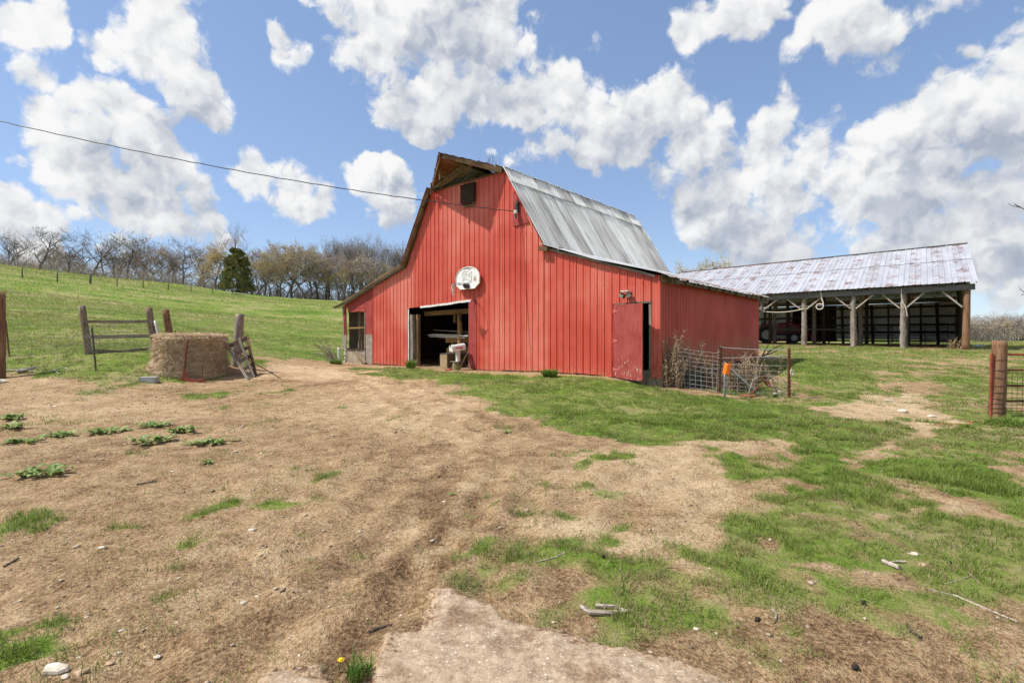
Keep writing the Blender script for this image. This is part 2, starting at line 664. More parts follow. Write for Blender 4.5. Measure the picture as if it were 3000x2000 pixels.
def mat_red_ply(name='red_painted_plywood', c1=(0.23, 0.028, 0.026), c2=(0.37, 0.070, 0.060), wear=0.69):
    m, k, b = new_mat(name)
    v, rnd, o = own_coords(k, 11)
    g = k.noise(k.mapping(v, (40, 40, 2.0)), 1.0, 4, 0.6)
    big = k.noise(v, 2.3, 4, 0.6)
    col = k.ramp(k.math('MULTIPLY_ADD', g, 0.6, k.math('MULTIPLY', big, 0.4)), [(0.36, c1), (0.66, c2)])
    s = k.node('ShaderNodeSeparateXYZ')
    k.put(s.inputs[0], o)
    lowness = k.rng(s.outputs[2], 1.6, 0.4, 0.0, 0.12)
    peel = k.math('ADD', k.noise(k.mapping(v, (22, 22, 6.5)), 1.0, 5, 0.68), lowness)
    pf = k.rng(peel, wear, wear + 0.05)
    col = k.mix(pf, col, (0.44, 0.36, 0.28))
    k.put(b.inputs['Base Color'], col)
    b.inputs['Roughness'].default_value = 0.75
    b.inputs['Specular IOR Level'].default_value = 0.25
    bump(k, b, k.math('SUBTRACT', g, pf), 0.5, 0.006)
    return m


def mat_galv_old():
    """old galvanised barn roofing; sheet coordinates: x across, y up the slope"""
    m, k, b = new_mat('weathered_galvanised_steel')
    v, rnd, o = own_coords(k)
    st = k.noise(k.mapping(v, (12, 0.55, 1)), 1.0, 5, 0.62)
    big = k.noise(k.mapping(v, (1.4, 0.6, 1)), 1.0, 3, 0.5)
    f = k.math('ADD', k.math('MULTIPLY_ADD', st, 0.7, k.math('MULTIPLY', big, 0.35)), k.rng(rnd, 0, 1, -0.09, 0.09, smooth=False))
    col = k.ramp(f, [(0.33, (0.22, 0.205, 0.185)), (0.47, (0.50, 0.48, 0.45)), (0.62, (0.78, 0.765, 0.735))])
    rust = k.math('MULTIPLY', k.rng(k.noise(k.mapping(v, (4, 1.1, 1)), 1.0, 5, 0.65), 0.62, 0.74), 0.6)
    col = k.mix(rust, col, (0.20, 0.11, 0.06))
    k.put(b.inputs['Base Color'], col)
    b.inputs['Metallic'].default_value = 0.0
    b.inputs['Specular IOR Level'].default_value = 0.15
    b.inputs['Roughness'].default_value = 0.6
    bump(k, b, st, 0.2, 0.004)
    return m


def mat_rusty_under():
    m, k, b = new_mat('rusted_roof_iron')
    v, rnd, o = own_coords(k)
    f = k.noise(k.mapping(v, (10, 1.0, 1)), 1.0, 5, 0.62)
    k.put(b.inputs['Base Color'], k.ramp(f, [(0.3, (0.10, 0.045, 0.022)), (0.5, (0.24, 0.10, 0.045)), (0.72, (0.33, 0.25, 0.19))]))
    b.inputs['Roughness'].default_value = 0.75
    bump(k, b, f, 0.4, 0.005)
    return m


def mat_shed_roof():
    """pale galvanised sheet with rust dashes where it has been walked and nailed"""
    m, k, b = new_mat('pale_galvanised_steel')
    v, rnd, o = own_coords(k)
    big = k.noise(k.mapping(v, (2.2, 0.5, 1)), 1.0, 3, 0.5)
    col = k.ramp(k.math('ADD', big, k.rng(rnd, 0, 1, -0.06, 0.06, smooth=False)), [(0.3, (0.42, 0.42, 0.445)), (0.7, (0.56, 0.56, 0.585))])
    s = k.node('ShaderNodeSeparateXYZ')
    k.put(s.inputs[0], o)
    band = k.rng(k.math('ABSOLUTE', k.math('SUBTRACT', s.outputs[0], 0.5)), 0.34, 0.16)
    dash = k.noise(k.mapping(v, (3.2, 17.0, 1)), 1.0, 2, 0.5)
    blot = k.noise(k.mapping(v, (1.2, 1.3, 1)), 1.0, 2, 0.5)
    r = k.rng(k.math('ADD', dash, k.math('MULTIPLY', k.math('SUBTRACT', blot, 0.5), 0.8)), 0.572, 0.600)
    r = k.math('MULTIPLY', r, band)
    rc = k.ramp(k.noise(v, 14, 3, 0.6), [(0.35, (0.085, 0.026, 0.010)), (0.65, (0.20, 0.075, 0.030))])
    col = k.mix(k.math('MULTIPLY', r, 0.9), col, rc)
    k.put(b.inputs['Base Color'], col)
    k.put(b.inputs['Metallic'], k.math('MULTIPLY_ADD', r, -0.3, 0.3))
    b.inputs['Roughness'].default_value = 0.42
    return m


def mat_leafy(name, c1, c2, trans=0.3, attr=None, rough=0.6, scale=1.3):
    """thin leaf or blade: some light comes through"""
    m = bpy.data.materials.new(name)
    m.use_nodes = True
    k = NT(m.node_tree)
    k.n.clear()
    out = k.node('ShaderNodeOutputMaterial')
    if attr:
        a = k.node('ShaderNodeAttribute', attribute_name=attr)
        col = a.outputs['Color']
    else:
        tc = k.node('ShaderNodeTexCoord')
        oi = k.node('ShaderNodeObjectInfo')
        f = k.noise(tc.outputs['Object'], scale, 3, 0.6)
        f = k.math('ADD', f, k.rng(oi.outputs['Random'], 0, 1, -0.12, 0.12, smooth=False))
        col = k.ramp(f, [(0.3, c1), (0.7, c2)])
    d = k.node('ShaderNodeBsdfPrincipled')
    d.inputs['Roughness'].default_value = rough
    d.inputs['Specular IOR Level'].default_value = 0.25
    t = k.node('ShaderNodeBsdfTranslucent')
    k.put(d.inputs['Base Color'], col)
    k.put(t.inputs['Color'], col)
    mx = k.node('ShaderNodeMixShader')
    mx.inputs[0].default_value = trans
    k.l.new(d.outputs[0], mx.inputs[1])
    k.l.new(t.outputs[0], mx.inputs[2])
    k.l.new(mx.outputs[0], out.inputs['Surface'])
    return m


def mat_ground():
    m, k, b = new_mat('farmyard_soil')
    tc = k.node('ShaderNodeTexCoord')
    v = tc.outputs['Object']
    ga = k.node('ShaderNodeAttribute', attribute_name='grass').outputs['Fac']
    la = k.node('ShaderNodeAttribute', attribute_name='pale').outputs['Fac']
    sa = k.node('ShaderNodeAttribute', attribute_name='straw').outputs['Fac']
    n1 = k.noise(v, 0.7, 4, 0.6)
    n2 = k.noise(v, 5.0, 5, 0.65)
    n3 = k.noise(v, 38.0, 4, 0.7)
    n4 = k.noise(v, 150.0, 2, 0.6)
    f = k.math('MULTIPLY_ADD', n1, 0.20, k.math('MULTIPLY_ADD', n2, 0.26, k.math('MULTIPLY_ADD', n3, 0.40, k.math('MULTIPLY', n4, 0.20))))
    f = k.math('ADD', f, k.math('MULTIPLY', k.math('SUBTRACT', la, 0.5), 0.16))
    soil = k.ramp(f, [(0.41, (0.080, 0.044, 0.022)), (0.475, (0.228, 0.142, 0.075)), (0.545, (0.39, 0.265, 0.148)), (0.635, (0.57, 0.430, 0.270))])
    # small stone chips in the soil
    vo = k.voronoi(v, 30.0, 'F1', 'Distance')
    vc = k.voronoi(v, 30.0, 'F1', 'Color')
    sx = k.node('ShaderNodeSeparateXYZ')
    k.put(sx.inputs[0], vc)
    chip = k.math('MULTIPLY', k.rng(vo, 0.34, 0.22), k.rng(sx.outputs[0], 0.86, 0.93))
    chip = k.math('MULTIPLY', chip, k.rng(n1, 0.40, 0.60))
    soil = k.mix(k.math('MULTIPLY', chip, 0.8), soil, (0.47, 0.40, 0.31))
    speck = k.rng(k.noise(v, 70.0, 3, 0.65), 0.60, 0.68)
    soil = k.mix(k.math('MULTIPLY', speck, 0.75), soil, (0.045, 0.028, 0.016))
    # turf: dead thatch with green coming through
    gn = k.noise(k.mapping(v, (1.0, 1.0, 1.0)), 1.1, 5, 0.65)
    gf = k.noise(v, 14.0, 5, 0.7)
    gfar = k.noise(k.mapping(v, (0.16, 0.3, 0.2)), 1.0, 6, 0.68)
    gmix = k.math('MULTIPLY_ADD', gn, 0.34, k.math('MULTIPLY_ADD', gf, 0.30, k.math('MULTIPLY', gfar, 0.62)))
    gmix = k.math('SUBTRACT', gmix, 0.075)
    turf = k.ramp(gmix, [(0.45, (0.060, 0.120, 0.012)), (0.53, (0.140, 0.215, 0.030)), (0.59, (0.225, 0.240, 0.070)), (0.66, (0.34, 0.275, 0.15))])
    cov = k.math('ADD', ga, k.math('MULTIPLY', k.math('SUBTRACT', k.math('MULTIPLY_ADD', n2, 0.5, k.math('MULTIPLY', gf, 0.5)), 0.5), 1.1))
    col = k.mix(k.rng(cov, 0.30, 0.68), soil, turf)
    sn = k.noise(k.mapping(v, (9, 22, 9), rot=(0, 0, 0.4)), 1.0, 4, 0.7)
    col = k.mix(k.rng(k.math('ADD', sa, k.math('MULTIPLY', k.math('SUBTRACT', n2, 0.5), 0.8)), 0.35, 0.6), col, k.ramp(sn, [(0.35, (0.24, 0.16, 0.075)), (0.65, (0.46, 0.35, 0.19))]))
    k.put(b.inputs['Base Color'], col)
    b.inputs['Roughness'].default_value = 0.95
    b.inputs['Specular IOR Level'].default_value = 0.1
    h = k.math('ADD', k.math('MULTIPLY', n2, 0.5), k.math('ADD', k.math('MULTIPLY', n3, 0.35), k.math('ADD', k.math('MULTIPLY', n4, 0.12), k.math('MULTIPLY', chip, 0.12))))
    bump(k, b, h, 1.0, 0.09)
    return m


def mat_aggregate():
    m, k, b = new_mat('worn_aggregate_concrete')
    tc = k.node('ShaderNodeTexCoord')
    v = tc.outputs['Object']
    vo = k.voronoi(v, 62.0, 'F1', 'Distance')
    vc = k.voronoi(v, 62.0, 'F1', 'Color')
    sx = k.node('ShaderNodeSeparateXYZ')
    k.put(sx.inputs[0], vc)
    stone = k.ramp(sx.outputs[0], [(0.0, (0.18, 0.125, 0.08)), (0.5, (0.36, 0.275, 0.195)), (0.9, (0.46, 0.37, 0.28)), (0.985, (0.66, 0.60, 0.51))])
    paste = k.ramp(k.noise(v, 18, 5, 0.7), [(0.35, (0.22, 0.155, 0.10)), (0.65, (0.43, 0.335, 0.235))])
    col = k.mix(k.math('MULTIPLY', k.rng(vo, 0.5, 0.25), 0.7), paste, stone)
    n = k.noise(v, 2.6, 6, 0.68)
    col = k.mix(k.math('MULTIPLY', k.rng(n, 0.53, 0.63), 0.8), col, k.ramp(k.noise(v, 60, 3, 0.6), [(0.35, (0.10, 0.06, 0.034)), (0.65, (0.27, 0.18, 0.11))]))
    rim = k.node('ShaderNodeAttribute', attribute_name='rim').outputs['Fac']
    spill = k.rng(k.math('ADD', rim, k.math('MULTIPLY', k.math('SUBTRACT', k.noise(v, 9, 5, 0.7), 0.5), 1.5)), 0.30, 0.08)
    col = k.mix(spill, col, k.ramp(k.noise(v, 45, 4, 0.65), [(0.38, (0.10, 0.06, 0.034)), (0.5, (0.26, 0.175, 0.105)), (0.65, (0.42, 0.31, 0.205))]))
    k.put(b.inputs['Base Color'], col)
    b.inputs['Roughness'].default_value = 0.9
    b.inputs['Specular IOR Level'].default_value = 0.2
    bump(k, b, k.math('MULTIPLY_ADD', vo, -0.3, k.noise(v, 55, 5, 0.7)), 0.6, 0.010)
    return m


def mat_hay():
    m, k, b = new_mat('weathered_hay')
    tc = k.node('ShaderNodeTexCoord')
    v = tc.outputs['Object']
    f = k.noise(k.mapping(v, (7, 7, 30)), 1.0, 5, 0.7)
    g = k.noise(v, 3.0, 4, 0.6)
    k.put(b.inputs['Base Color'], k.ramp(k.math('MULTIPLY_ADD', f, 0.7, k.math('MULTIPLY', g, 0.3)), [(0.30, (0.13, 0.085, 0.05)), (0.46, (0.36, 0.255, 0.155)), (0.64, (0.60, 0.46, 0.29))]))
    b.inputs['Roughness'].default_value = 0.9
    bump(k, b, f, 1.0, 0.04)
    return m


MAT = {}


def make_materials():
    M = MAT
    M['red'] = mat_red_metal()
    M['red_side'] = mat_red_side()
    M['ply'] = mat_red_ply()
    M['door'] = mat_red_ply('red_plywood_door', (0.21, 0.028, 0.024), (0.39, 0.088, 0.072), 0.675)
    M['galv'] = mat_galv_old()
    M['rusty'] = mat_rusty_under()
    M['shed_roof'] = mat_shed_roof()
    M['grey_wood'] = wood('grey_weathered_wood', (0.085, 0.066, 0.05), (0.20, 0.165, 0.13), (0.36, 0.32, 0.27))
    M['brown_wood'] = wood('brown_weathered_wood', (0.075, 0.042, 0.022), (0.17, 0.10, 0.055), (0.30, 0.20, 0.12))
    M['honey_wood'] = wood('old_pine_wood', (0.13, 0.07, 0.025), (0.26, 0.15, 0.06), (0.38, 0.25, 0.12))
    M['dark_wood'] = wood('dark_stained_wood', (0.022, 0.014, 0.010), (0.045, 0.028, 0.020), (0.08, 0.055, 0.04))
    M['post_wood'] = wood('treated_post_wood', (0.075, 0.038, 0.02), (0.17, 0.09, 0.05), (0.30, 0.18, 0.105), vary=0.2)
    M['pale_wood'] = wood('pale_bare_wood', (0.20, 0.14, 0.08), (0.36, 0.27, 0.16), (0.48, 0.38, 0.25))
    M['red_board'] = wood('peeling_red_board', (0.11, 0.012, 0.009), (0.27, 0.028, 0.02), (0.38, 0.07, 0.05), vary=0.15)
    M['concrete'] = plain('farm_concrete', (0.20, 0.16, 0.12), (0.38, 0.31, 0.23), 5, 0.9, bmp=0.5, bdist=0.01)
    M['grey_ply'] = plain('bare_grey_plywood', (0.19, 0.15, 0.115), (0.33, 0.28, 0.235), 7, 0.9, bmp=0.4)
    M['aggregate'] = mat_aggregate()
    M['rust'] = plain('rusted_iron', (0.075, 0.026, 0.012), (0.21, 0.085, 0.038), 14, 0.8, 0.1)
    M['rust_red'] = plain('rusted_red_paint', (0.17, 0.035, 0.02), (0.33, 0.075, 0.04), 9, 0.6, 0.1)
    M['iron'] = plain('dull_wire', (0.16, 0.155, 0.15), (0.34, 0.33, 0.32), 20, 0.5, 0.5)
    M['dark_iron'] = plain('dark_wire', (0.04, 0.035, 0.03), (0.10, 0.085, 0.07), 20, 0.6, 0.4)
    M['green_steel'] = plain('faded_green_steel', (0.10, 0.13, 0.11), (0.24, 0.25, 0.22), 10, 0.6, 0.2)
    M['black'] = plain('black_rubber', (0.012, 0.012, 0.013), (0.035, 0.035, 0.038), 12, 0.6)
    M['tank'] = plain('dusty_black_tank', (0.028, 0.028, 0.031), (0.085, 0.085, 0.09), 6, 0.7)
    M['white'] = plain('white_plastic', (0.66, 0.66, 0.65), (0.78, 0.78, 0.77), 9, 0.45, bmp=0.0)
    M['white_worn'] = plain('worn_white_paint', (0.50, 0.49, 0.46), (0.74, 0.73, 0.71), 14, 0.6)
    M['white_metal'] = plain('whitewashed_steel', (0.62, 0.61, 0.64), (0.78, 0.78, 0.80), 3, 0.5)
    M['grey_mark'] = plain('faded_grey_print', (0.16, 0.155, 0.15), (0.27, 0.265, 0.26), 30, 0.6, bmp=0)
    M['orange_mark'] = plain('faded_orange_print', (0.40, 0.20, 0.11), (0.48, 0.29, 0.18), 30, 0.6, bmp=0)
    M['blue_mark'] = plain('faded_blue_print', (0.22, 0.30, 0.44), (0.36, 0.42, 0.52), 30, 0.6, bmp=0)
    M['orange'] = plain('safety_orange_plastic', (0.78, 0.155, 0.012), (0.82, 0.18, 0.018), 5, 0.4, bmp=0)
    M['flag_red'] = plain('red_enamel', (0.50, 0.02, 0.02), (0.58, 0.03, 0.03), 5, 0.4, bmp=0)
    M['tractor_red'] = plain('tractor_red_enamel', (0.22, 0.012, 0.018), (0.28, 0.018, 0.025), 3, 0.35, bmp=0)
    M['teal'] = plain('teal_plastic', (0.01, 0.17, 0.17), (0.02, 0.21, 0.20), 4, 0.5, bmp=0)
    M['glass'] = plain('clouded_lamp_glass', (0.36, 0.36, 0.33), (0.5, 0.5, 0.46), 10, 0.2, bmp=0)
    M['rope'] = plain('pale_hose', (0.50, 0.44, 0.36), (0.66, 0.60, 0.52), 30, 0.8)
    M['net'] = plain('sun_bleached_net', (0.55, 0.34, 0.30), (0.66, 0.60, 0.56), 30, 0.9)
    M['hay'] = mat_hay()
    M['strand'] = mat_leafy('hay_strand', (0.36, 0.255, 0.145), (0.72, 0.57, 0.36), 0.15, scale=6)
    M['weed'] = mat_leafy('dry_weed', (0.24, 0.155, 0.09), (0.50, 0.38, 0.26), 0.15, scale=5)
    M['stone'] = plain('pale_limestone', (0.36, 0.30, 0.22), (0.62, 0.56, 0.48), 9, 0.85, bmp=0.6, bdist=0.01)
    M['pebble'] = plain('yard_pebble', (0.22, 0.15, 0.10), (0.50, 0.41, 0.31), 1.2, 0.85)
    M['husk'] = plain('blackened_walnut_husk', (0.010, 0.008, 0.007), (0.032, 0.022, 0.018), 40, 0.8, bmp=0.8, bdist=0.01)
    M['bark'] = plain('grey_bark', (0.085, 0.072, 0.062), (0.21, 0.18, 0.155), 3.0, 0.95, bmp=0)
    M['twig'] = plain('bare_twig', (0.20, 0.17, 0.15), (0.34, 0.295, 0.26), 0.6, 0.95, bmp=0)
    M['twig_tan'] = plain('budding_twig', (0.32, 0.25, 0.155), (0.52, 0.42, 0.27), 0.6, 0.95, bmp=0)
    M['twig_brush'] = plain('brush_twig', (0.28, 0.225, 0.18), (0.46, 0.38, 0.31), 0.6, 0.95, bmp=0)
    M['bud'] = mat_leafy('spring_bud', (0.38, 0.31, 0.13), (0.58, 0.48, 0.24), 0.35)
    M['cedar'] = mat_leafy('cedar_needle', (0.060, 0.074, 0.018), (0.30, 0.275, 0.08), 0.12, scale=1.0)
    M['grass'] = mat_leafy('grass_blade', None, None, 0.38, attr='col', rough=0.5)
    M['broadleaf'] = mat_leafy('broad_weed_leaf', (0.11, 0.19, 0.035), (0.30, 0.38, 0.13), 0.25, scale=9)
    M['yellow'] = plain('dandelion_yellow', (0.75, 0.45, 0.01), (0.8, 0.52, 0.02), 20, 0.7, bmp=0)
    M['driftwood'] = wood('bleached_branch', (0.19, 0.145, 0.11), (0.34, 0.29, 0.24), (0.50, 0.45, 0.39))
    M['soil'] = mat_ground()


make_materials()

# ------------------------------------------------------------------ what grows where in the yard
def wpt(p):
    if p[0] == 'w':
        return (p[1], p[2])
    g = ground_at(p[0], p[1])
    return (g.x, g.y)


RX0, RX1, RY0, RY1, RS = -24.0, 30.0, 1.2, 46.0, 0.08
_rx = np.arange(RX0, RX1, RS)
_ry = np.arange(RY0, RY1, RS)
_GX, _GY = np.meshgrid(_rx, _ry)
# ragged edges: look the outline up at a shaken place
_SX = _GX + (fbm(_GX * 0.9, _GY * 0.9, 4, 3) - 0.5) * 2.0 + (fbm(_GX * 4, _GY * 4, 3, 31) - 0.5) * 0.5
_SY = _GY + (fbm(_GX * 0.9, _GY * 0.9, 4, 11) - 0.5) * 2.0 + (fbm(_GX * 4, _GY * 4, 3, 41) - 0.5) * 0.5


def poly_dist(pts, X, Y):
    """distance to the outline, negative inside"""
    inside = np.zeros(X.shape, bool)
    d2 = np.full(X.shape, 1e9)
    n = len(pts)
    for i in range(n):
        x0, y0 = pts[i]
        x1, y1 = pts[(i + 1) % n]
        ex, ey = x1 - x0, y1 - y0
        wx, wy = X - x0, Y - y0
        t = np.clip((wx * ex + wy * ey) / max(ex * ex + ey * ey, 1e-9), 0, 1)
        d2 = np.minimum(d2, (wx - ex * t) ** 2 + (wy - ey * t) ** 2)
        c = ((y0 > Y) != (y1 > Y))
        with np.errstate(divide='ignore', invalid='ignore'):
            xi = ex * (Y - y0) / (ey if abs(ey) > 1e-9 else 1e-9) + x0
        inside ^= c & (X < xi)
    d = np.sqrt(d2)
    return np.where(inside, -d, d)


def lay(field, pts, value, feather):
    P = [wpt(p) for p in pts]
    d = poly_dist(P, _SX, _SY)
    f = np.clip(0.5 - d / (2 * feather), 0, 1)
    f = f * f * (3 - 2 * f)
    return field * (1 - f) + value * f


def tufts(field, lst, value):
    for px, py, r in lst:
        g = ground_at(px, py)
        rx = r / F * g.y
        ry = rx * 1.3
        d = np.sqrt(((_SX - g.x) / rx) ** 2 + ((_SY - g.y) / ry) ** 2)
        f = np.clip(1.35 - d, 0, 1)
        field = np.maximum(field, value * f)
    return field


GRASS = np.full(_GX.shape, 0.10)
GRASS = lay(GRASS, [(300, 1140), (700, 1120), (900, 1150), (1000, 1300), (700, 1250), (400, 1180)], 0.22, 0.9)
GRASS = lay(GRASS, [(0, 1680), (700, 1640), (1100, 1700), (900, 1900), (500, 1990), (0, 1900)], 0.26, 0.5)
GRASS = lay(GRASS, [(700, 1460), (1150, 1480), (1250, 1640), (1100, 1750), (700, 1650)], 0.20, 0.5)
# pasture beyond the old fence and round the back
GRASS = lay(GRASS, [('w', -60, 12.6), (-300, 1100), (0, 1097), (180, 1108), (330, 1128), (470, 1126), (560, 1118), (680, 1112), (745, 1070), (770, 1048), (860, 1052), (980, 1058), ('w', -7.2, 23), ('w', -2, 30), ('w', 12, 30), ('w', 12, 60), ('w', -60, 60)], 0.93, 0.35)
GRASS = lay(GRASS, [('w', 5, 14), ('w', 10, 18), ('w', 14, 33), ('w', 40, 60), ('w', 60, 40), ('w', 40, 8), (3000, 1250), (3000, 1600), (3000, 2000), (2350, 2000), (2150, 1850), (1900, 1810), (1700, 1740), (1640, 1610), (1900, 1570), (2150, 1500), (2240, 1420), (2330, 1300), (2330, 1200)], 0.66, 0.5)
GRASS = lay(GRASS, [(1035, 1076), (1200, 1078), (1500, 1098), (1800, 1112), (1960, 1138), (2100, 1158), (2330, 1176), (2450, 1230), (2340, 1295), (2150, 1318), (1950, 1325), (1700, 1280), (1560, 1230), (1440, 1180), (1250, 1125), (1100, 1096)], 0.97, 0.35)
GRASS = lay(GRASS, [(2680, 1250), (3000, 1255), (3000, 1850), (2850, 1720), (2700, 1520), (2640, 1380)], 0.92, 0.5)
GRASS = lay(GRASS, [(2220, 1060), (2480, 1050), (2600, 1090), (2450, 1130), (2280, 1110)], 0.9, 0.8)
# worn tracks and scuffed patches
GRASS = lay(GRASS, [(1560, 1370), (1900, 1335), (2100, 1310), (2330, 1262), (2370, 1272), (2200, 1365), (2120, 1410), (2250, 1470), (2000, 1560), (1700, 1610), (1480, 1500)], 0.13, 0.25)
GRASS = lay(GRASS, [(2560, 1470), (2640, 1460), (2665, 1500), (2630, 1545), (2560, 1530)], 0.0, 0.06)
GRASS = lay(GRASS, [(2630, 1080), (2700, 1085), (2750, 1190), (2715, 1320), (2650, 1400), (2670, 1480), (2590, 1480), (2590, 1380), (2650, 1290), (2650, 1200)], 0.10, 0.16)
GRASS = lay(GRASS, [(2600, 1402), (2660, 1398), (2650, 1430), (2600, 1430)], 0.05, 0.08)
GRASS = lay(GRASS, [(2400, 1195), (2560, 1150), (2740, 1160), (2760, 1215), (2600, 1225), (2450, 1222)], 0.22, 0.4)
GRASS = lay(GRASS, [(2540, 1080), (2700, 1085), (2720, 1150), (2560, 1140)], 0.42, 0.5)
GRASS = lay(GRASS, [(2350, 1560), (2600, 1555), (2720, 1690), (2480, 1730)], 0.36, 0.3)
GRASS = lay(GRASS, [(1880, 1805), (2380, 1850), (2830, 2000), (2100, 2000), (1650, 1880)], 0.30, 0.2)
GRASS = lay(GRASS, [(2850, 1310), (3000, 1320), (3000, 1380), (2860, 1375)], 0.4, 0.2)
GRASS = lay(GRASS, [(1560, 1690), (1880, 1680), (1950, 1790), (1790, 1850), (1600, 1790), (1440, 1750)], 0.62, 0.2)
GRASS = lay(GRASS, [(715, 1062), (860, 1055), (1000, 1073), (1060, 1084), (1150, 1122), (900, 1160), (770, 1112)], 0.08, 0.3)
GRASS = lay(GRASS, [(560, 1092), (640, 1088), (720, 1060), (760, 1075), (700, 1118), (560, 1124)], 0.3, 0.3)
# the barn floor and the shed floor
BARN_C = (3.709, 12.6)
BARN_A = math.radians(-41.2)
SHED_C = (22.57, 25.0)
SHED_A = math.radians(-39.2)


def local_to_world(c, a, x, y):
    return (c[0] + x * math.cos(a) - y * math.sin(a), c[1] + x * math.sin(a) + y * math.cos(a))


def floor_cut(field, c, a, x0, x1, y0, y1, val):
    P = [local_to_world(c, a, x, y) for x, y in ((x0, y0), (x1, y0), (x1, y1), (x0, y1))]
    d = poly_dist(P, _GX, _GY)
    f = np.clip(0.5 - d / 0.16, 0, 1)
    return field * (1 - f) + val * f


GRASS = floor_cut(GRASS, BARN_C, BARN_A, -15.1, 0.0, 0.0, 8.6, 0.0)
GRASS = floor_cut(GRASS, SHED_C, SHED_A, -16.5, 0.2, 0.3, 9.6, 0.0)
TUFTS = [(1033, 1380, 36), (1060, 1366, 22), (1092, 1355, 18), (1206, 1367, 36), (1396, 1399, 28), (1605, 1353, 36), (1537, 1462, 36), (1664, 1451, 32), (1526, 1497, 30), (1661, 1502, 24),
         (1740, 1490, 40), (1800, 1515, 34), (1843, 1421, 55), (1686, 1334, 34), (1783, 1350, 40), (1523, 1649, 42), (1500, 1662, 34), (1030, 1199, 22), (968, 1258, 22), (985, 1272, 14), (1440, 1270, 34), (1500, 1262, 24), (1420, 1215, 24),
         (54, 1556, 95), (130, 1545, 60), (347, 1521, 62), (310, 1528, 40), (600, 1522, 60), (670, 1508, 46), (49, 1621, 70), (141, 1906, 70), (175, 1880, 40), (49, 1862, 60), (228, 1822, 50), (265, 1815, 26), (780, 1642, 36), (748, 1970, 60), (700, 1976, 40),
         (340, 1130, 60), (270, 1118, 40), (640, 1195, 30), (560, 1160, 40), (760, 1150, 26), (850, 1130, 22), (640, 1162, 34), (1180, 1215, 22), (1250, 1180, 26),
         (1950, 1610, 34), (2080, 1640, 40), (2230, 1480, 34), (2130, 1640, 30), (2000, 1690, 34), (1975, 1640, 30), (2380, 1465, 34), (2400, 1400, 60), (1075, 1088, 20), (1600, 1130, 18), (700, 1430, 22), (860, 1470, 26), (920, 1540, 24), (1000, 1600, 30), (650, 1600, 24), (420, 1690, 26), (560, 1720, 30), (880, 1720, 30), (960, 1680, 24), (1120, 1560, 22), (760, 1330, 18), (300, 1330, 18), (1150, 1300, 18), (1280, 1270, 16), (1330, 1600, 26), (1250, 1640, 22), (1480, 1560, 26), (1650, 1650, 30), (440, 1850, 50), (520, 1800, 60), (300, 1790, 40), (600, 1890, 40)]
GRASS = tufts(GRASS, TUFTS, 1.0)
clump = fbm(_GX * 1.3, _GY * 1.3, 5, 77, 0.62)
clump2 = fbm(_GX * 5.5, _GY * 5.5, 4, 88, 0.6)
GRASS = np.clip(GRASS + (clump - 0.5) * 1.8 * np.clip(GRASS * 2.2, 0.25, 1) * np.where(GRASS > 0.8, 0.75, 1) + (clump2 - 0.5) * 1.5 * np.clip(GRASS * 2.2, 0.25, 1) * np.where(GRASS > 0.8, 0.75, 1), 0, 1)
GRASS = floor_cut(GRASS, BARN_C, BARN_A, -15.1, 0.0, 0.0, 8.6, 0.0)
GRASS = floor_cut(GRASS, SHED_C, SHED_A, -16.5, 0.2, 0.3, 9.6, 0.0)

PALE = np.full(_GX.shape, 0.48)
PALE = lay(PALE, [(1650, 1340), (2000, 1320), (2340, 1262), (2200, 1380), (2100, 1460), (1850, 1440)], 0.85, 0.4)
PALE = lay(PALE, [(1740, 1540), (2000, 1480), (2010, 1560), (1900, 1620), (1740, 1590)], 0.95, 0.25)
PALE = lay(PALE, [(1050, 1110), (1350, 1150), (1420, 1240), (1300, 1330), (1000, 1240), (980, 1150)], 0.75, 0.8)
PALE = lay(PALE, [(720, 1062), (1000, 1073), (1100, 1110), (900, 1110)], 0.9, 0.4)
PALE = lay(PALE, [(0, 1105), (260, 1130), (560, 1180), (500, 1240), (0, 1220)], 0.62, 0.5)
PALE = lay(PALE, [(850, 1760), (1350, 1700), (1400, 1850), (1150, 1990), (700, 1990)], 0.30, 0.3)
PALE = lay(PALE, [(2380, 1560), (2620, 1550), (2720, 1700), (2480, 1730)], 0.18, 0.3)
PALE = lay(PALE, [(1880, 1805), (2380, 1850), (2830, 2000), (2100, 2000), (1650, 1880)], 0.22, 0.3)
for pts in ([(700, 1950), (980, 1740), (1230, 1530), (1350, 1370), (1370, 1280), (1310, 1200), (1180, 1130), (1000, 1092)], [(1020, 1900), (1240, 1680), (1420, 1480), (1500, 1340), (1480, 1250), (1380, 1180)], [(560, 1800), (900, 1600), (1130, 1430), (1230, 1300), (1200, 1200), (1080, 1120)]):
    Q = [wpt(p) for p in pts]
    dd = np.full(_GX.shape, 1e9)
    for (x0, y0), (x1, y1) in zip(Q[:-1], Q[1:]):
        ex, ey = x1 - x0, y1 - y0
        tt = np.clip(((_SX - x0) * ex + (_SY - y0) * ey) / (ex * ex + ey * ey), 0, 1)
        dd = np.minimum(dd, np.hypot(0.6 * _SX + 0.4 * _GX - x0 - ex * tt, 0.6 * _SY + 0.4 * _GY - y0 - ey * tt))
    PALE = PALE + 0.20 * np.cos(dd * 2 * math.pi / 0.46) * np.exp(-(dd / 0.75) ** 2) * np.clip(fbm(_GX * 1.4, _GY * 1.4, 3, 99) * 2.4 - 0.4, 0.15, 1.2)
    GRASS = GRASS * (1 - 0.6 * np.exp(-(dd / 0.4) ** 2))
PALE = lay(PALE, [(2540, 1460), (2660, 1455), (2665, 1545), (2550, 1540)], 0.85, 0.1)
PALE = lay(PALE, [(2400, 1190), (2560, 1150), (2760, 1160), (2740, 1230), (2450, 1225)], 0.95, 0.5)
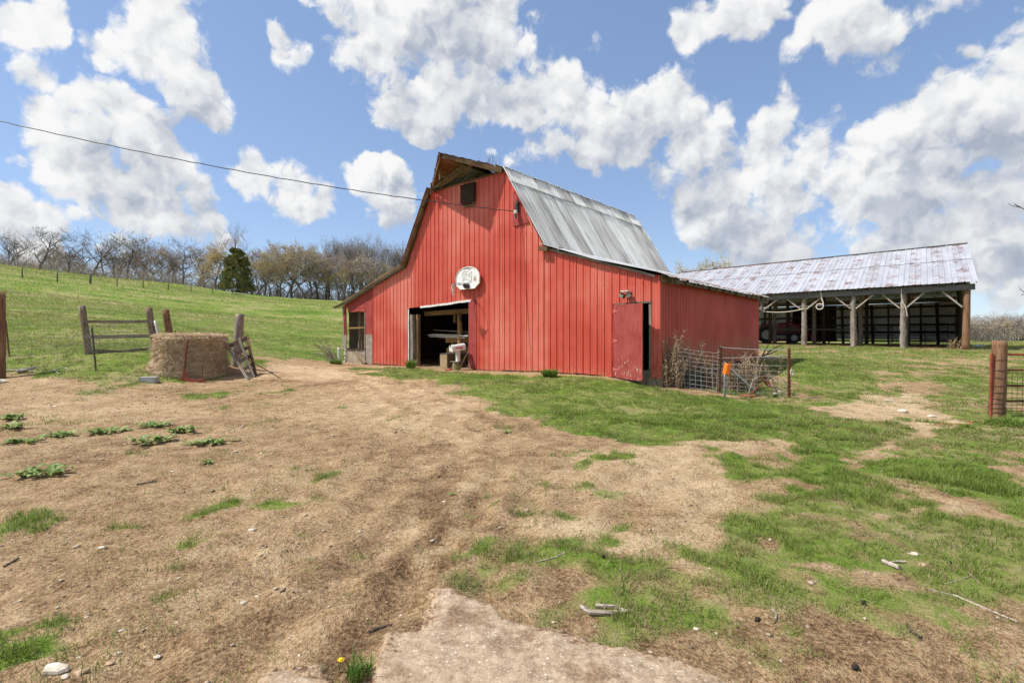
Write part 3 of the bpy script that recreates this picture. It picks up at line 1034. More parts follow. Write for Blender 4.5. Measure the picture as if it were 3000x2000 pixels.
PALE = lay(PALE, [(1280, 1480), (1350, 1370), (1420, 1370), (1330, 1480), (1250, 1560)], 0.18, 0.12)
PALE = lay(PALE, [(2600, 1400), (2760, 1200), (2700, 1180), (2580, 1390)], 0.8, 0.2)

STRAW = np.zeros(_GX.shape)
STRAW = lay(STRAW, [(2715, 1048), (2800, 1050), (2890, 1062), (2990, 1056), (2990, 1068), (2880, 1078), (2810, 1068), (2770, 1058)], 1.0, 0.35)
STRAW = lay(STRAW, [(2830, 1040), (2880, 1038), (2870, 1046), (2820, 1046)], 1.0, 0.3)
STRAW = lay(STRAW, [(1410, 1083), (1600, 1090), (1800, 1100), (1800, 1112), (1600, 1102), (1410, 1094)], 0.75, 0.22)
STRAW = lay(STRAW, [(2000, 1125), (2110, 1155), (2330, 1172), (2330, 1186), (2100, 1172), (1990, 1140)], 0.55, 0.25)


def sample(field, x, y, outside):
    fx = (x - RX0) / RS
    fy = (y - RY0) / RS
    ok = (fx >= 0) & (fy >= 0) & (fx < len(_rx) - 1.01) & (fy < len(_ry) - 1.01)
    fx = np.clip(fx, 0, len(_rx) - 1.01)
    fy = np.clip(fy, 0, len(_ry) - 1.01)
    ix = fx.astype(int)
    iy = fy.astype(int)
    ax, ay = fx - ix, fy - iy
    v = (field[iy, ix] * (1 - ax) + field[iy, ix + 1] * ax) * (1 - ay) + (field[iy + 1, ix] * (1 - ax) + field[iy + 1, ix + 1] * ax) * ay
    return np.where(ok, v, outside)


def roughness_of_yard(x, y):
    """clods, hoof marks and wheel ruts, centimetres deep"""
    near = np.clip((30 - np.hypot(x, y)) / 15, 0, 1)
    h = (fbm(x * 1.1, y * 1.1, 4, 5) - 0.5) * 0.05 + (fbm(x * 5, y * 5, 4, 6, 0.6) - 0.5) * 0.05
    bare = 1 - sample(GRASS, x, y, 1.0)
    h = h + (fbm(x * 14, y * 14, 2, 9) - 0.5) * 0.028 * bare
    h = h * near
    for pts in RUTS:
        for (x0, y0), (x1, y1) in zip(pts[:-1], pts[1:]):
            ex, ey = x1 - x0, y1 - y0
            t = np.clip(((x - x0) * ex + (y - y0) * ey) / (ex * ex + ey * ey), 0, 1)
            d = np.hypot(x - x0 - ex * t, y - y0 - ey * t)
            tread = 0.55 + 0.9 * fbm(x * 2.3, y * 2.3, 3, 95)
            h = h - 0.017 * tread * np.cos(d * 2 * math.pi / 0.46) * np.exp(-(d / 0.7) ** 2)
    return h


RUTS = [[wpt(p) for p in pts] for pts in ([(700, 1950), (980, 1740), (1230, 1530), (1350, 1370), (1370, 1280), (1310, 1200), (1180, 1130), (1000, 1092)],
                                          [(1020, 1900), (1240, 1680), (1420, 1480), (1500, 1340), (1480, 1250), (1380, 1180)], [(560, 1800), (900, 1600), (1130, 1430), (1230, 1300), (1200, 1200), (1080, 1120)],
                                          [(1350, 1690), (1520, 1500), (1560, 1330), (1480, 1230)],
                                          [(1700, 1600), (1950, 1440), (2200, 1330), (2380, 1262)])]


_tx = np.arange(-90.0, 90.01, 0.3)
_ty = np.arange(0.0, 82.01, 0.3)
_TZ = terrain(*np.meshgrid(_tx, _ty))


def terrain_quick(x, y):
    """the same land, read from a 30 cm grid"""
    fx = np.clip((x + 90.0) / 0.3, 0, len(_tx) - 1.01)
    fy = np.clip(y / 0.3, 0, len(_ty) - 1.01)
    ix, iy = fx.astype(int), fy.astype(int)
    ax, ay = fx - ix, fy - iy
    return (_TZ[iy, ix] * (1 - ax) + _TZ[iy, ix + 1] * ax) * (1 - ay) + (_TZ[iy + 1, ix] * (1 - ax) + _TZ[iy + 1, ix + 1] * ax) * ay


def ground_z(x, y, quick=False):
    return (terrain_quick if quick else terrain)(x, y) + roughness_of_yard(np.asarray(x, float), np.asarray(y, float))


def gz(x, y):
    return float(ground_z(np.array([x]), np.array([y]))[0])


def build_ground():
    def lines(a, b, step, lo, hi, g):
        mid = list(np.arange(a, b, step))
        r, s, p = [], step, b
        while p < hi:
            r.append(p)
            s *= g
            p += s
        r.append(hi)
        l, s, p = [], step, a
        while True:
            s *= g
            p -= s
            if p < lo:
                break
            l.append(p)
        l.append(lo)
        return np.array(sorted(l) + mid + r)
    xs = lines(-9.5, 10.5, 0.07, -460, 460, 1.035)
    ys = lines(1.3, 13.0, 0.06, -60, 520, 1.026)
    X, Y = np.meshgrid(xs, ys)
    Z = ground_z(X, Y)
    nx, ny = len(xs), len(ys)
    co = np.stack([X, Y, Z], -1).reshape(-1, 3)
    i = np.arange(nx * ny).reshape(ny, nx)
    quads = np.stack([i[:-1, :-1], i[:-1, 1:], i[1:, 1:], i[1:, :-1]], -1).reshape(-1, 4)
    me = bpy.data.meshes.new('ground')
    me.vertices.add(len(co))
    me.vertices.foreach_set('co', co.ravel())
    me.loops.add(quads.size)
    me.loops.foreach_set('vertex_index', quads.ravel().astype(np.int32))
    me.polygons.add(len(quads))
    me.polygons.foreach_set('loop_start', np.arange(0, quads.size, 4, dtype=np.int32))
    me.polygons.foreach_set('use_smooth', np.ones(len(quads), bool))
    me.update(calc_edges=True)
    xf, yf = X.ravel(), Y.ravel()
    for nm, fld, outv in (('grass', GRASS, 0.93), ('pale', PALE, 0.5), ('straw', STRAW, 0.0)):
        a = me.attributes.new(nm, 'FLOAT', 'POINT')
        a.data.foreach_set('value', sample(fld, xf, yf, outv).astype(np.float32))
    me.materials.append(MAT['soil'])
    o = link('ground', me)
    o['kind'] = 'structure'
    o['label'] = 'bare tan farmyard soil running into green pasture hillside'
    return o


build_ground()


def raw_mesh(name, co, tris, mat, col=None):
    me = bpy.data.meshes.new(name)
    me.vertices.add(len(co))
    me.vertices.foreach_set('co', np.asarray(co, np.float32).ravel())
    me.loops.add(tris.size)
    me.loops.foreach_set('vertex_index', tris.ravel().astype(np.int32))
    me.polygons.add(len(tris))
    me.polygons.foreach_set('loop_start', np.arange(0, tris.size, 3, dtype=np.int32))
    me.update(calc_edges=True)
    if col is not None:
        a = me.color_attributes.new('col', 'FLOAT_COLOR', 'POINT')
        c4 = np.ones((len(co), 4), np.float32)
        c4[:, :3] = col
        a.data.foreach_set('color', c4.ravel())
    me.materials.append(mat)
    return me


def blades(rs, x, y, z, h, w, lean, col, segs):
    """blades as tapering strips; returns vertices, triangles, colours"""
    n = len(x)
    az = rs.uniform(0, 2 * math.pi, n)
    fx, fy = np.cos(az), np.sin(az)
    laz = az + math.pi / 2 + rs.normal(0, 0.5, n)
    lx, ly = np.cos(laz) * lean * h, np.sin(laz) * lean * h
    vs = []
    base = np.stack([x, y, z - 0.005], 1)
    side = np.stack([fx * w / 2, fy * w / 2, np.zeros(n)], 1)
    tip = base + np.stack([lx, ly, h], 1)
    dark = col * 0.8
    if segs == 1:
        v = np.stack([base - side, base + side, tip], 1).reshape(-1, 3)
        t = np.arange(3 * n).reshape(-1, 3)
        c = np.stack([dark, dark, col], 1).reshape(-1, 3)
        return v, t, c
    mid = base + np.stack([lx * 0.35, ly * 0.35, h * 0.62], 1)
    v = np.stack([base - side, base + side, mid - side * 0.8, mid + side * 0.8, tip], 1).reshape(-1, 3)
    b = np.arange(n)[:, None] * 5
    t = np.concatenate([b + np.array([[0, 1, 3]]), b + np.array([[0, 3, 2]]), b + np.array([[2, 3, 4]])], 0)
    c = np.stack([dark, dark, col, col, col * 1.05], 1).reshape(-1, 3)
    return v, t, c


def build_grass():
    rs = np.random.RandomState(5)
    V, TR, C = [], [], []
    off = 0
    bands = [(1.4, 3.5, 9000, 2), (3.5, 6, 8000, 2), (6, 9, 4800, 2), (9, 13, 2700, 1), (13, 19, 1300, 1), (19, 30, 520, 1), (30, 46, 150, 1), (46, 80, 30, 1)]
    for y0, y1, dens, segs in bands:
        wmax = 1.12
        area = wmax * (y1 * y1 - y0 * y0)
        n = int(area * dens)
        y = np.sqrt(rs.uniform(y0 * y0, y1 * y1, n))
        x = rs.uniform(-wmax, wmax, n) * y
        if y0 >= 30:
            keep = (x < -0.2 * y) | (x > 0.75 * y)
            x, y = x[keep], y[keep]
        g = sample(GRASS, x, y, 0.9)
        cl = fbm(x * 8.0, y * 8.0, 3, 91, 0.6)
        p = np.clip((g - 0.10) / 0.62, 0, 1) ** 1.1 * np.clip((cl - 0.38) * 6.5, 0.06, 1.25) + 0.11 * np.clip((cl - 0.50) * 8, 0, 1) * np.clip(fbm(x * 1.1, y * 1.1, 3, 97) * 4 - 1.4, 0.1, 1)
        s_ = sample(STRAW, x, y, 0.0)
        keep = rs.uniform(0, 1, len(x)) < p * np.clip(1.2 - s_, 0.1, 1)
        x, y, g = x[keep], y[keep], g[keep]
        z = ground_z(x, y, True)
        n = len(x)
        d = np.hypot(x, y)
        tall = fbm(x * 2.2, y * 2.2, 3, 21)
        h = (0.016 + 0.036 * np.clip(g, 0, 1)) * (0.55 + 1.1 * rs.uniform(0, 1, n)) * (0.55 + 1.0 * np.clip(tall * 2.6 - 1.0, 0, 1.3)) * (1 + np.clip((d - 18) / 30, 0, 2.2))
        w = np.maximum(0.0034, 0.00062 * d) * rs.uniform(0.7, 1.35, n)
        lean = rs.uniform(0.2, 1.5, n)
        tone = fbm(x * 0.55, y * 0.55, 4, 51)
        tone2 = fbm(x * 3.1, y * 3.1, 3, 61)
        far = np.clip((d - 17) / 18, 0, 1)
        dryp = np.clip(0.13 + 0.6 * (tone - 0.45) * 2 + 0.35 * (1 - g) + 0.20 * far + 0.5 * (tone2 - 0.5), 0.06, 0.75)
        dry = rs.uniform(0, 1, n) < dryp
        u = np.clip(rs.uniform(0, 1, n)[:, None] * 0.6 + tone2[:, None] * 0.5, 0, 1)
        green = np.array([0.092, 0.160, 0.020]) * (1 - u) + np.array([0.225, 0.290, 0.052]) * u
        green = green * (1 - far[:, None] * 0.25) + np.array([0.25, 0.28, 0.07]) * far[:, None] * 0.5
        tan = np.array([0.24, 0.17, 0.085]) * (1 - u) + np.array([0.46, 0.36, 0.21]) * u
        col = np.where(dry[:, None], tan, green)
        h = np.where(dry, h * 0.7, h)
        lean = np.where(dry, lean + 0.8, lean)
        v, t, c = blades(rs, x, y, z, h, w, lean, col, segs)
        V.append(v)
        TR.append(t + off)
        C.append(c)
        off += len(v)
    me = raw_mesh('grass', np.concatenate(V), np.concatenate(TR), MAT['grass'], np.concatenate(C))
    o = link('grass', me)
    o['kind'] = 'stuff'
    tag(o, 'short patchy spring grass with dry blades over the yard and pasture', 'grass')
    print('grass tris', sum(len(t) for t in TR))


def build_litter():
    """dead stalks and bits of straw lying on the ground"""
    rs = np.random.RandomState(9)
    X, Y = [], []
    for y0, y1, dens in [(1.4, 4, 1300), (4, 8, 640), (8, 14, 200), (14, 20, 50)]:
        n = int(1.12 * (y1 * y1 - y0 * y0) * dens)
        y = np.sqrt(rs.uniform(y0 * y0, y1 * y1, n))
        X.append(rs.uniform(-1.12, 1.12, n) * y)
        Y.append(y)
    x, y = np.concatenate(X), np.concatenate(Y)
    # straw swaths
    n = 60000
    sx = rs.uniform(-6, 30, n)
    sy = rs.uniform(9, 26, n)
    k = rs.uniform(0, 1, n) < sample(STRAW, sx, sy, 0) * 0.9
    ns = int(k.sum())
    cl = fbm(x * 2.5, y * 2.5, 4, 93, 0.6)
    p = (0.25 + 0.9 * np.clip(0.55 - sample(PALE, x, y, 0.5), 0, 1) * 2) * np.clip((cl - 0.36) * 4, 0.1, 1.6)
    keep = rs.uniform(0, 1, len(x)) < p
    x, y = np.concatenate([x[keep], sx[k]]), np.concatenate([y[keep], sy[k]])
    n = len(x)
    z = ground_z(x, y, True)
    a = rs.uniform(0, math.pi, n)
    L = rs.gamma(2.0, 0.028, n) + 0.02
    w = np.maximum(0.0022, 0.00042 * np.hypot(x, y))
    dx, dy = np.cos(a) * L / 2, np.sin(a) * L / 2
    px, py = -np.sin(a) * w / 2, np.cos(a) * w / 2
    z0 = z + 0.008 + rs.uniform(0, 0.012, n)
    z1 = z + 0.010 + rs.uniform(0, 0.028, n)
    A = np.stack([x - dx - px, y - dy - py, z0], 1)
    B = np.stack([x - dx + px, y - dy + py, z0], 1)
    D = np.stack([x + dx, y + dy, z1], 1)
    v = np.stack([A, B, D], 1).reshape(-1, 3)
    u = rs.uniform(0, 1, (n, 1))
    col = np.array([0.075, 0.044, 0.024]) * (1 - u) + np.array([0.42, 0.31, 0.185]) * u  # dark brown end puts small shadows among the stalks into the colour
    if ns:
        col[-ns:] = np.array([0.30, 0.21, 0.10]) * (1 - u[-ns:]) + np.array([0.54, 0.42, 0.24]) * u[-ns:]
    me = raw_mesh('straw_litter', v, np.arange(3 * n).reshape(-1, 3), MAT['grass'], np.repeat(col, 3, 0))
    o = link('straw_litter', me)
    o['kind'] = 'stuff'
    tag(o, 'loose dry stalks and straw bits scattered over the bare yard soil', 'straw')


def build_pebbles():
    rs = np.random.RandomState(12)
    X, Y, R = [], [], []
    for y0, y1, dens in [(1.4, 4, 150), (4, 8, 90), (8, 13, 45), (13, 18, 14)]:
        n = int(1.12 * (y1 * y1 - y0 * y0) * dens)
        y = np.sqrt(rs.uniform(y0 * y0, y1 * y1, n))
        x = rs.uniform(-1.12, 1.12, n) * y
        X.append(x)
        Y.append(y)
        R.append((rs.gamma(1.5, 0.0030, n) + 0.003) * (0.9 + 0.05 * y))
    x, y, r = (np.concatenate(a) for a in (X, Y, R))
    g = sample(GRASS, x, y, 1)
    band = fbm(x * 0.6, y * 0.6, 3, 15)
    keep = rs.uniform(0, 1, len(x)) < np.clip(1 - g * 1.3, 0, 1) * np.clip(band * 3 - 0.9, 0.1, 1)
    x, y, r = x[keep], y[keep], r[keep]
    n = len(x)
    z = ground_z(x, y, True)
    oct_ = np.array([(1, 0, 0), (0, 1, 0), (-1, 0, 0), (0, -1, 0), (0, 0, 1), (0, 0, -1)], float)
    tri = np.array([(0, 1, 4), (1, 2, 4), (2, 3, 4), (3, 0, 4), (1, 0, 5), (2, 1, 5), (3, 2, 5), (0, 3, 5)])
    a = rs.uniform(0, 6.28, n)
    P = oct_[None] * rs.uniform(0.65, 1.35, (n, 6, 1)) * r[:, None, None] * np.array([1.25, 0.9, 0.5])
    ca, sa = np.cos(a)[:, None], np.sin(a)[:, None]
    co = np.stack([P[..., 0] * ca - P[..., 1] * sa, P[..., 0] * sa + P[..., 1] * ca, P[..., 2]], -1)
    co += np.stack([x, y, z + r * 0.15], 1)[:, None]
    t = (tri[None] + (np.arange(n) * 6)[:, None, None]).reshape(-1, 3)
    u = rs.uniform(0, 1, (n, 1)) ** 1.5
    col = np.array([0.17, 0.11, 0.068]) * (1 - u) + np.array([0.54, 0.45, 0.34]) * u
    me = raw_mesh('gravel', co.reshape(-1, 3), t, MAT['gravel'], np.repeat(col, 6, 0))
    o = link('gravel', me)
    o['kind'] = 'stuff'
    tag(o, 'small pale stone chips strewn over the bare soil', 'gravel')


def mat_gravel():
    m, k, b = new_mat('stone_chips')
    a = k.node('ShaderNodeAttribute', attribute_name='col')
    k.put(b.inputs['Base Color'], a.outputs['Color'])
    b.inputs['Roughness'].default_value = 0.85
    return m


MAT['gravel'] = mat_gravel()
build_grass()
build_litter()
build_pebbles()

# ------------------------------------------------------------------ the red barn
# barn coordinates: x along the gable front (0 at its right corner), y into the barn, z up
def pw(x, pts):
    """piecewise straight line through pts"""
    if x <= pts[0][0]:
        return pts[0][1]
    for (x0, y0), (x1, y1) in zip(pts[:-1], pts[1:]):
        if x <= x1:
            return y0 + (y1 - y0) * (x - x0) / (x1 - x0)
    return pts[-1][1]


BARN = thing('barn', 'red metal gambrel barn with grey tin roof and open doorway', 'barn', (BARN_C[0], BARN_C[1], 0), BARN_A)
ROOF_PTS = [(-15.0, 2.88), (-14.3, 3.03), (-12.95, 3.45), (-10.3, 4.2), (-9.5, 5.62), (-8.82, 6.80), (-5.22, 6.80), (-3.65, 4.2), (-1.8, 3.53), (0.0, 3.04)]
BASE_PTS = [(-15, .33), (-12.65, .36), (-10.3, .37), (-6.45, .40), (-4.4, .42), (-3.4, .47), (-2.37, .45), (-.9, .42), (0, .46)]
DEPTH = 8.5
RIBS = 0.2286


def wall_top(x):
    return pw(x, ROOF_PTS)


def wall_base(x):
    return pw(x, BASE_PTS)


def rib_profile(x0, x1, extra=(), rib=0.021):
    """ribbed steel: major rib each 9 inches, shallow ones between; outward is -y"""
    pts = []
    n0 = int(math.floor(x0 / RIBS)) - 1
    n1 = int(math.ceil(x1 / RIBS)) + 1
    for i in range(n0, n1 + 1):
        c = i * RIBS
        pts += [(c - 0.022, 0), (c - 0.011, -rib), (c + 0.011, -rib), (c + 0.015, 0)]
        for q in (0.076, 0.152):
            pts += [(c + q - 0.010, 0), (c + q - 0.004, -0.005), (c + q + 0.004, -0.005), (c + q + 0.010, 0)]
    for e in extra:
        y = 0
        pts.append((e, y))
    pts += [(x0, 0), (x1, 0)]
    return sorted(p for p in pts if x0 - 1e-6 <= p[0] <= x1 + 1e-6)


OPEN = [(-10.22, -6.50, -9.0, lambda x: 2.58 + (x + 10.22) * 0.042), (-1.285, -0.23, -9.0, lambda x: 2.36 + (x + 1.285) * 0.012)]


def siding():
    rnd = random.Random(3)
    x0 = -12.65
    while x0 < -0.01:
        x1 = min(x0 + RIBS * 4, 0.0)
        if x1 > -0.25:
            x1 = 0.0
        ex = [e for o in OPEN for e in o[:2] if x0 < e < x1] + [p[0] for p in ROOF_PTS if x0 < p[0] < x1]
        prof = rib_profile(x0, x1, ex)
        vs, fs = [], []
        lap = rnd.uniform(0.0, 0.003)
        drop = rnd.uniform(-0.02, 0.02)
        for (xa, ya), (xb, yb) in zip(prof[:-1], prof[1:]):
            if xb - xa < 1e-5:
                continue
            xm = (xa + xb) / 2
            lo = lambda x: wall_base(x) + drop
            for a, b, _, top in OPEN:
                if a < xm < b:
                    lo = top
            cuts = [0.0, 0.33, 0.66, 1.0]
            base = len(vs)
            for c in cuts:
                for x, y in ((xa, ya), (xb, yb)):
                    z0, z1 = lo(x), wall_top(x) - 0.02
                    z = z0 + (z1 - z0) * c
                    vs.append((x, y - lap, z))
            for i in range(len(cuts) - 1):
                k = base + i * 2
                fs.append((k, k + 1, k + 3, k + 2))
        link('siding_sheet', mesh('siding_sheet', vs, fs, MAT['red']), BARN)
        x0 = x1


siding()


def screws():
    """rows of roofing screws on the ribs, too small to pick apart"""
    r = random.Random(12)
    m = MB()
    for z0, sl in ((1.15, .004), (1.75, -.01), (2.85, .004), (3.75, .006), (4.7, -.02), (5.6, 0.0), (0.62, .0)):
        for i in range(-55, 0):
            x = i * RIBS
            z = z0 + sl * (x + 7) + r.uniform(-.02, .02)
            if x < -12.6 or z > wall_top(x) - .1 or z < wall_base(x) + .05:
                continue
            if any(a - .05 < x < b + .05 and z < t(x) + .05 for a, b, _, t in OPEN):
                continue
            s = .011
            m.add([(x - s, -.025, z - s), (x + s, -.025, z - s), (x + s, -.025, z + s), (x - s, -.025, z + s), (x, -.036, z)], [(0, 1, 4), (1, 2, 4), (2, 3, 4), (3, 0, 4)])
    o = m.build('screws', MAT['rust_red'], BARN)
    o['kind'] = 'stuff'


screws()
MB().box((-0.035, -0.034, 0.44), (0.02, 0.05, 3.02)).build('corner_trim', MAT['red'], BARN)


def corr_sheet(name, p00, p10, p01, mat, parent, pitch, amp, rnd, wob=0.0, segs=4, ends=0.03, over=0.03, shape='wave', sag=0.0):
    """corrugated sheet: p00-p10 across its width, p00-p01 along its length"""
    p00, p10, p01 = Vector(p00), Vector(p10), Vector(p01)
    xa = (p10 - p00)
    W = xa.length
    xa.normalize()
    ya = (p01 - p00)
    L = ya.length
    ya.normalize()
    za = xa.cross(ya).normalized()
    ya2 = za.cross(xa).normalized()
    shear = ya.dot(xa)
    m = to_rot(xa, ya2, za, p00)
    nw = max(2, int(round(W / pitch * (6 if shape == 'wave' else 8))))
    vs, fs = [], []
    e0, e1 = rnd.uniform(-ends, ends), rnd.uniform(-ends, ends)
    tilt = rnd.uniform(-1, 1) * ends
    bow = [rnd.uniform(-wob, wob) for _ in range(segs + 1)]
    for j in range(segs + 1):
        t = j / segs
        for i in range(nw + 1):
            x = -over / 2 + (W + over) * i / nw
            y = -e0 + (L + e0 + e1) * t + tilt * (x / W - 0.5)
            if shape == 'wave':
                z = amp * math.sin(2 * math.pi * x / pitch)
            else:
                ph = (x / pitch) % 1.0
                z = amp if ph < 0.16 else 0.0
            z += bow[j] + wob * 0.4 * math.sin(x * 5 + j) - sag * math.sin(math.pi * t)
            vs.append((x + shear * y, y, z))
    for j in range(segs):
        for i in range(nw):
            k = j * (nw + 1) + i
            fs.append((k, k + 1, k + nw + 2, k + nw + 1))
    return link(name, mesh(name, vs, fs, mat, smooth=(shape == 'wave')), parent, m)


def roof_run(parent, name, e0, e1, r0, r1, n, mat, pitch, amp, seed, wob=0.004, ends=0.04, segs=4, lift=0.006, over=0.04, sag=0.0):
    """n sheets side by side between an eave line e0-e1 and an upper line r0-r1"""
    rnd = random.Random(seed)
    e0, e1, r0, r1 = (Vector(p) for p in (e0, e1, r0, r1))
    nrm = (e1 - e0).cross(r0 - e0).normalized()
    for i in range(n):
        a, b = i / n, (i + 1) / n
        up = nrm * (rnd.uniform(0, lift) + (lift if i % 2 else 0))
        corr_sheet(name, e0.lerp(e1, a) + up, e0.lerp(e1, b) + up, r0.lerp(r1, a) + up, mat, parent, pitch, amp, rnd, wob, segs, ends, over, sag=sag)


def barn_roofs():
    G, R = MAT['galv'], MAT['rusty']
    yf, yb = -0.10, DEPTH + 0.15
    # right steep slope, in the light, with a short upper course lapped over it
    roof_run(BARN, 'roof_sheet', (-3.52, yf, 4.17), (-3.52, yb, 4.17), (-4.93, yf, 6.43), (-4.93, yb, 6.43), 13, G, 0.125, 0.013, 11, wob=0.006, ends=0.05)
    roof_run(BARN, 'roof_sheet', (-4.86, yf, 6.36), (-4.86, yb, 6.36), (-5.22, yf, 6.90), (-5.22, yb, 6.90), 12, G, 0.125, 0.012, 12, wob=0.004, ends=0.02)
    # low upper slopes with the hay hood reaching forward at the ridge
    A = (-7.02, -1.24, 7.47)
    for side, xb in ((1, -5.16), (-1, -8.88)):
        roof_run(BARN, 'roof_sheet', (xb, 0.0, 6.88), (xb, yb, 6.88), (-7.02, 0.0, 7.47), (-7.02, yb, 7.47), 12, G, 0.125, 0.012, 20 + side, ends=0.02)
        # the hood: a prow of sheets running from the break forward to the tip
        n = 4
        rnd = random.Random(31 + side)
        base = Vector((xb, -0.02, 6.88))
        tip = Vector(A)
        back = Vector((-7.02, 0.0, 7.47))
        for i in range(n):
            a0, a1 = i / n, (i + 1) / n
            f0, f1 = base.lerp(tip, a0), base.lerp(tip, a1)
            b0, b1 = base.lerp(back, a0), base.lerp(back, a1)
            b0.y, b1.y = 0.12, 0.12
            q = MB()
            k = 7
            vs, fs = [], []
            for j in range(k + 1):
                t = j / k
                p, r = f0.lerp(f1, t), b0.lerp(b1, t)
                wv = 0.012 * math.sin(t * k * 2.1) + rnd.uniform(-0.004, 0.004)
                p = p + Vector((0, rnd.uniform(-0.03, 0.02), wv))
                vs += [tuple(p), tuple(r + Vector((0, 0, wv)))]
            for j in range(k):
                fs.append((2 * j, 2 * j + 2, 2 * j + 3, 2 * j + 1))
            q.add(vs, fs)
            q.build('hood_sheet', R, BARN)
    # ridge flap blown loose at the back gable
    corr_sheet('loose_sheet', (-4.3, DEPTH - 0.1, 5.35), (-4.3, DEPTH + 0.75, 5.2), (-5.2, DEPTH - 0.1, 6.85), MAT['white_metal'], BARN, 0.125, 0.012, random.Random(5), wob=0.02)
    # left steep slope and its flare
    yl = -0.24
    roof_run(BARN, 'roof_sheet', (-10.42, yb, 4.20), (-10.42, yl, 4.20), (-9.58, yb, 5.66), (-9.58, yl, 5.66), 13, R, 0.125, 0.013, 41, ends=0.03)
    roof_run(BARN, 'roof_sheet', (-9.6, yb, 5.62), (-9.6, yl, 5.62), (-8.84, yb, 6.90), (-8.84, yl, 6.90), 13, R, 0.125, 0.013, 42, ends=0.03)
    # left lean-to roof
    rnd = random.Random(8)
    pts = [(-15.62, 2.80), (-14.9, 2.93), (-14.3, 3.10), (-12.95, 3.53), (-11.6, 3.94), (-10.36, 4.28)]
    n = 9
    for i in range(n):
        ya, yb2 = yl + (DEPTH + 0.1 - yl) * i / n, yl + (DEPTH + 0.1 - yl) * (i + 1) / n
        vs, fs = [], []
        m = 9
        for j, (x, z) in enumerate(pts):
            for q in range(m + 1):
                y = ya + (yb2 + 0.04 - ya) * q / m
                d = 0.012 * math.sin(q / m * 15) + rnd.uniform(-0.008, 0.008)
                if i == 0 and q == 0:
                    d += rnd.uniform(-0.03, 0.03)
                vs.append((x, y, z + d + 0.004 * (i % 2)))
        for j in range(len(pts) - 1):
            for q in range(m):
                k = j * (m + 1) + q
                fs.append((k, k + 1, k + m + 2, k + m + 1))
        link('roof_sheet', mesh('roof_sheet', vs, fs, G), BARN)
    # right lean-to roof, whiter and ragged along its edge
    pts = [(0.42, 2.93), (0.0, 3.11), (-0.9, 3.36), (-1.8, 3.60), (-2.8, 3.95), (-3.75, 4.27)]
    for i in range(10):
        ya = -0.16 + (DEPTH + 0.1) * i / 10
        yb2 = -0.16 + (DEPTH + 0.1) * (i + 1) / 10
        vs, fs = [], []
        m = 8
        sl = rnd.uniform(-0.03, 0.03)
        for j, (x, z) in enumerate(pts):
            for q in range(m + 1):
                y = ya + (yb2 + 0.05 - ya) * q / m
                d = 0.012 * math.sin(q / m * 14) + rnd.uniform(-0.006, 0.006) + (rnd.uniform(-0.02, 0.02) if j == 0 else 0)
                vs.append((x + (sl + rnd.uniform(-0.02, 0.02) if j == 0 else 0), y, z + d + 0.006 * (i % 2)))
        for j in range(len(pts) - 1):
            for q in range(m):
                k = j * (m + 1) + q
                fs.append((k, k + 1, k + m + 2, k + m + 1))
        link('roof_sheet', mesh('roof_sheet', vs, fs, MAT['lean_roof']), BARN)
    # rafter tails and sheathing under that eave
    for i in range(15):
        y = 0.35 + i * (DEPTH - 0.4) / 14
        board('rafter_tail', (-0.25, y, 3.02), (0.34, y, 2.87), 0.11, 0.05, MAT['grey_wood'], BARN)
    board('eave_board', (0.05, -0.02, 2.955), (0.06, 1.05, 2.94), 0.17, 0.025, MAT['grey_wood'], BARN)
    board('eave_board', (0.24, 0.2, 2.90), (0.25, DEPTH, 2.88), 0.09, 0.03, MAT['grey_wood'], BARN)
    # rake boards along the front edges
    B = MAT['brown_wood']
    for (x0, z0), (x1, z1) in (((-15.5, 2.76), (-14.3, 3.02)), ((-14.3, 3.02), (-12.95, 3.45)), ((-12.95, 3.45), (-10.4, 4.19))):
        board('rake_board', (x0, yl + 0.08, z0), (x1, yl + 0.08, z1), 0.07, 0.03, MAT['grey_wood'], BARN)
    for (x0, z0), (x1, z1) in (((-10.42, 4.14), (-9.6, 5.58)), ((-9.6, 5.58), (-8.86, 6.82))):
        board('rake_board', (x0, yl + 0.10, z0), (x1, yl + 0.10, z1), 0.05, 0.035, MAT['grey_wood'], BARN, up=(-0.87, 0, 0.5))
    board('rake_board', (-3.6, -0.06, 4.12), (-0.1, -0.07, 3.02), 0.06, 0.03, MAT['grey_wood'], BARN)
    board('eave_end', (-3.72, -0.13, 4.12), (-3.42, -0.13, 4.06), 0.13, 0.10, B, BARN)
    # small purlin ends on the left rake
    for t in (0.05, 0.3, 0.55, 0.8, 0.98):
        x, z = -10.42 + t * 1.56, 4.16 + t * 2.66
        board('purlin_end', (x, yl + 0.06, z - 0.02), (x, 0.2, z - 0.02), 0.07, 0.06, B, BARN)
    # hood framing
    H = MAT['brown_wood']
    board('hood_rafter', (-5.28, -0.10, 6.78), (-6.95, -1.12, 7.37), 0.16, 0.05, H, BARN)
    board('hood_rafter', (-8.72, -0.12, 6.76), (-7.05, -1.12, 7.36), 0.10, 0.05, H, BARN)
    board('hood_rafter', (-8.3, -0.1, 6.88), (-6.4, -0.35, 7.14), 0.12, 0.05, H, BARN)
    board('hood_strut', (-8.62, -0.22, 6.60), (-8.50, -0.30, 6.98), 0.07, 0.06, H, BARN)
    board('hood_strut', (-7.55, -0.72, 6.80), (-7.50, -0.74, 7.26), 0.05, 0.05, H, BARN)
    board('hood_strut', (-7.95, -0.5, 7.02), (-7.35, -0.5, 6.92), 0.05, 0.05, H, BARN)
    board('hood_ridge', (-7.02, -1.2, 7.40), (-7.02, 1.2, 7.40), 0.12, 0.05, H, BARN)
    board('wall_plate', (-8.8, -0.012, 6.79), (-5.3, -0.012, 6.79), 0.05, 0.03, H, BARN)
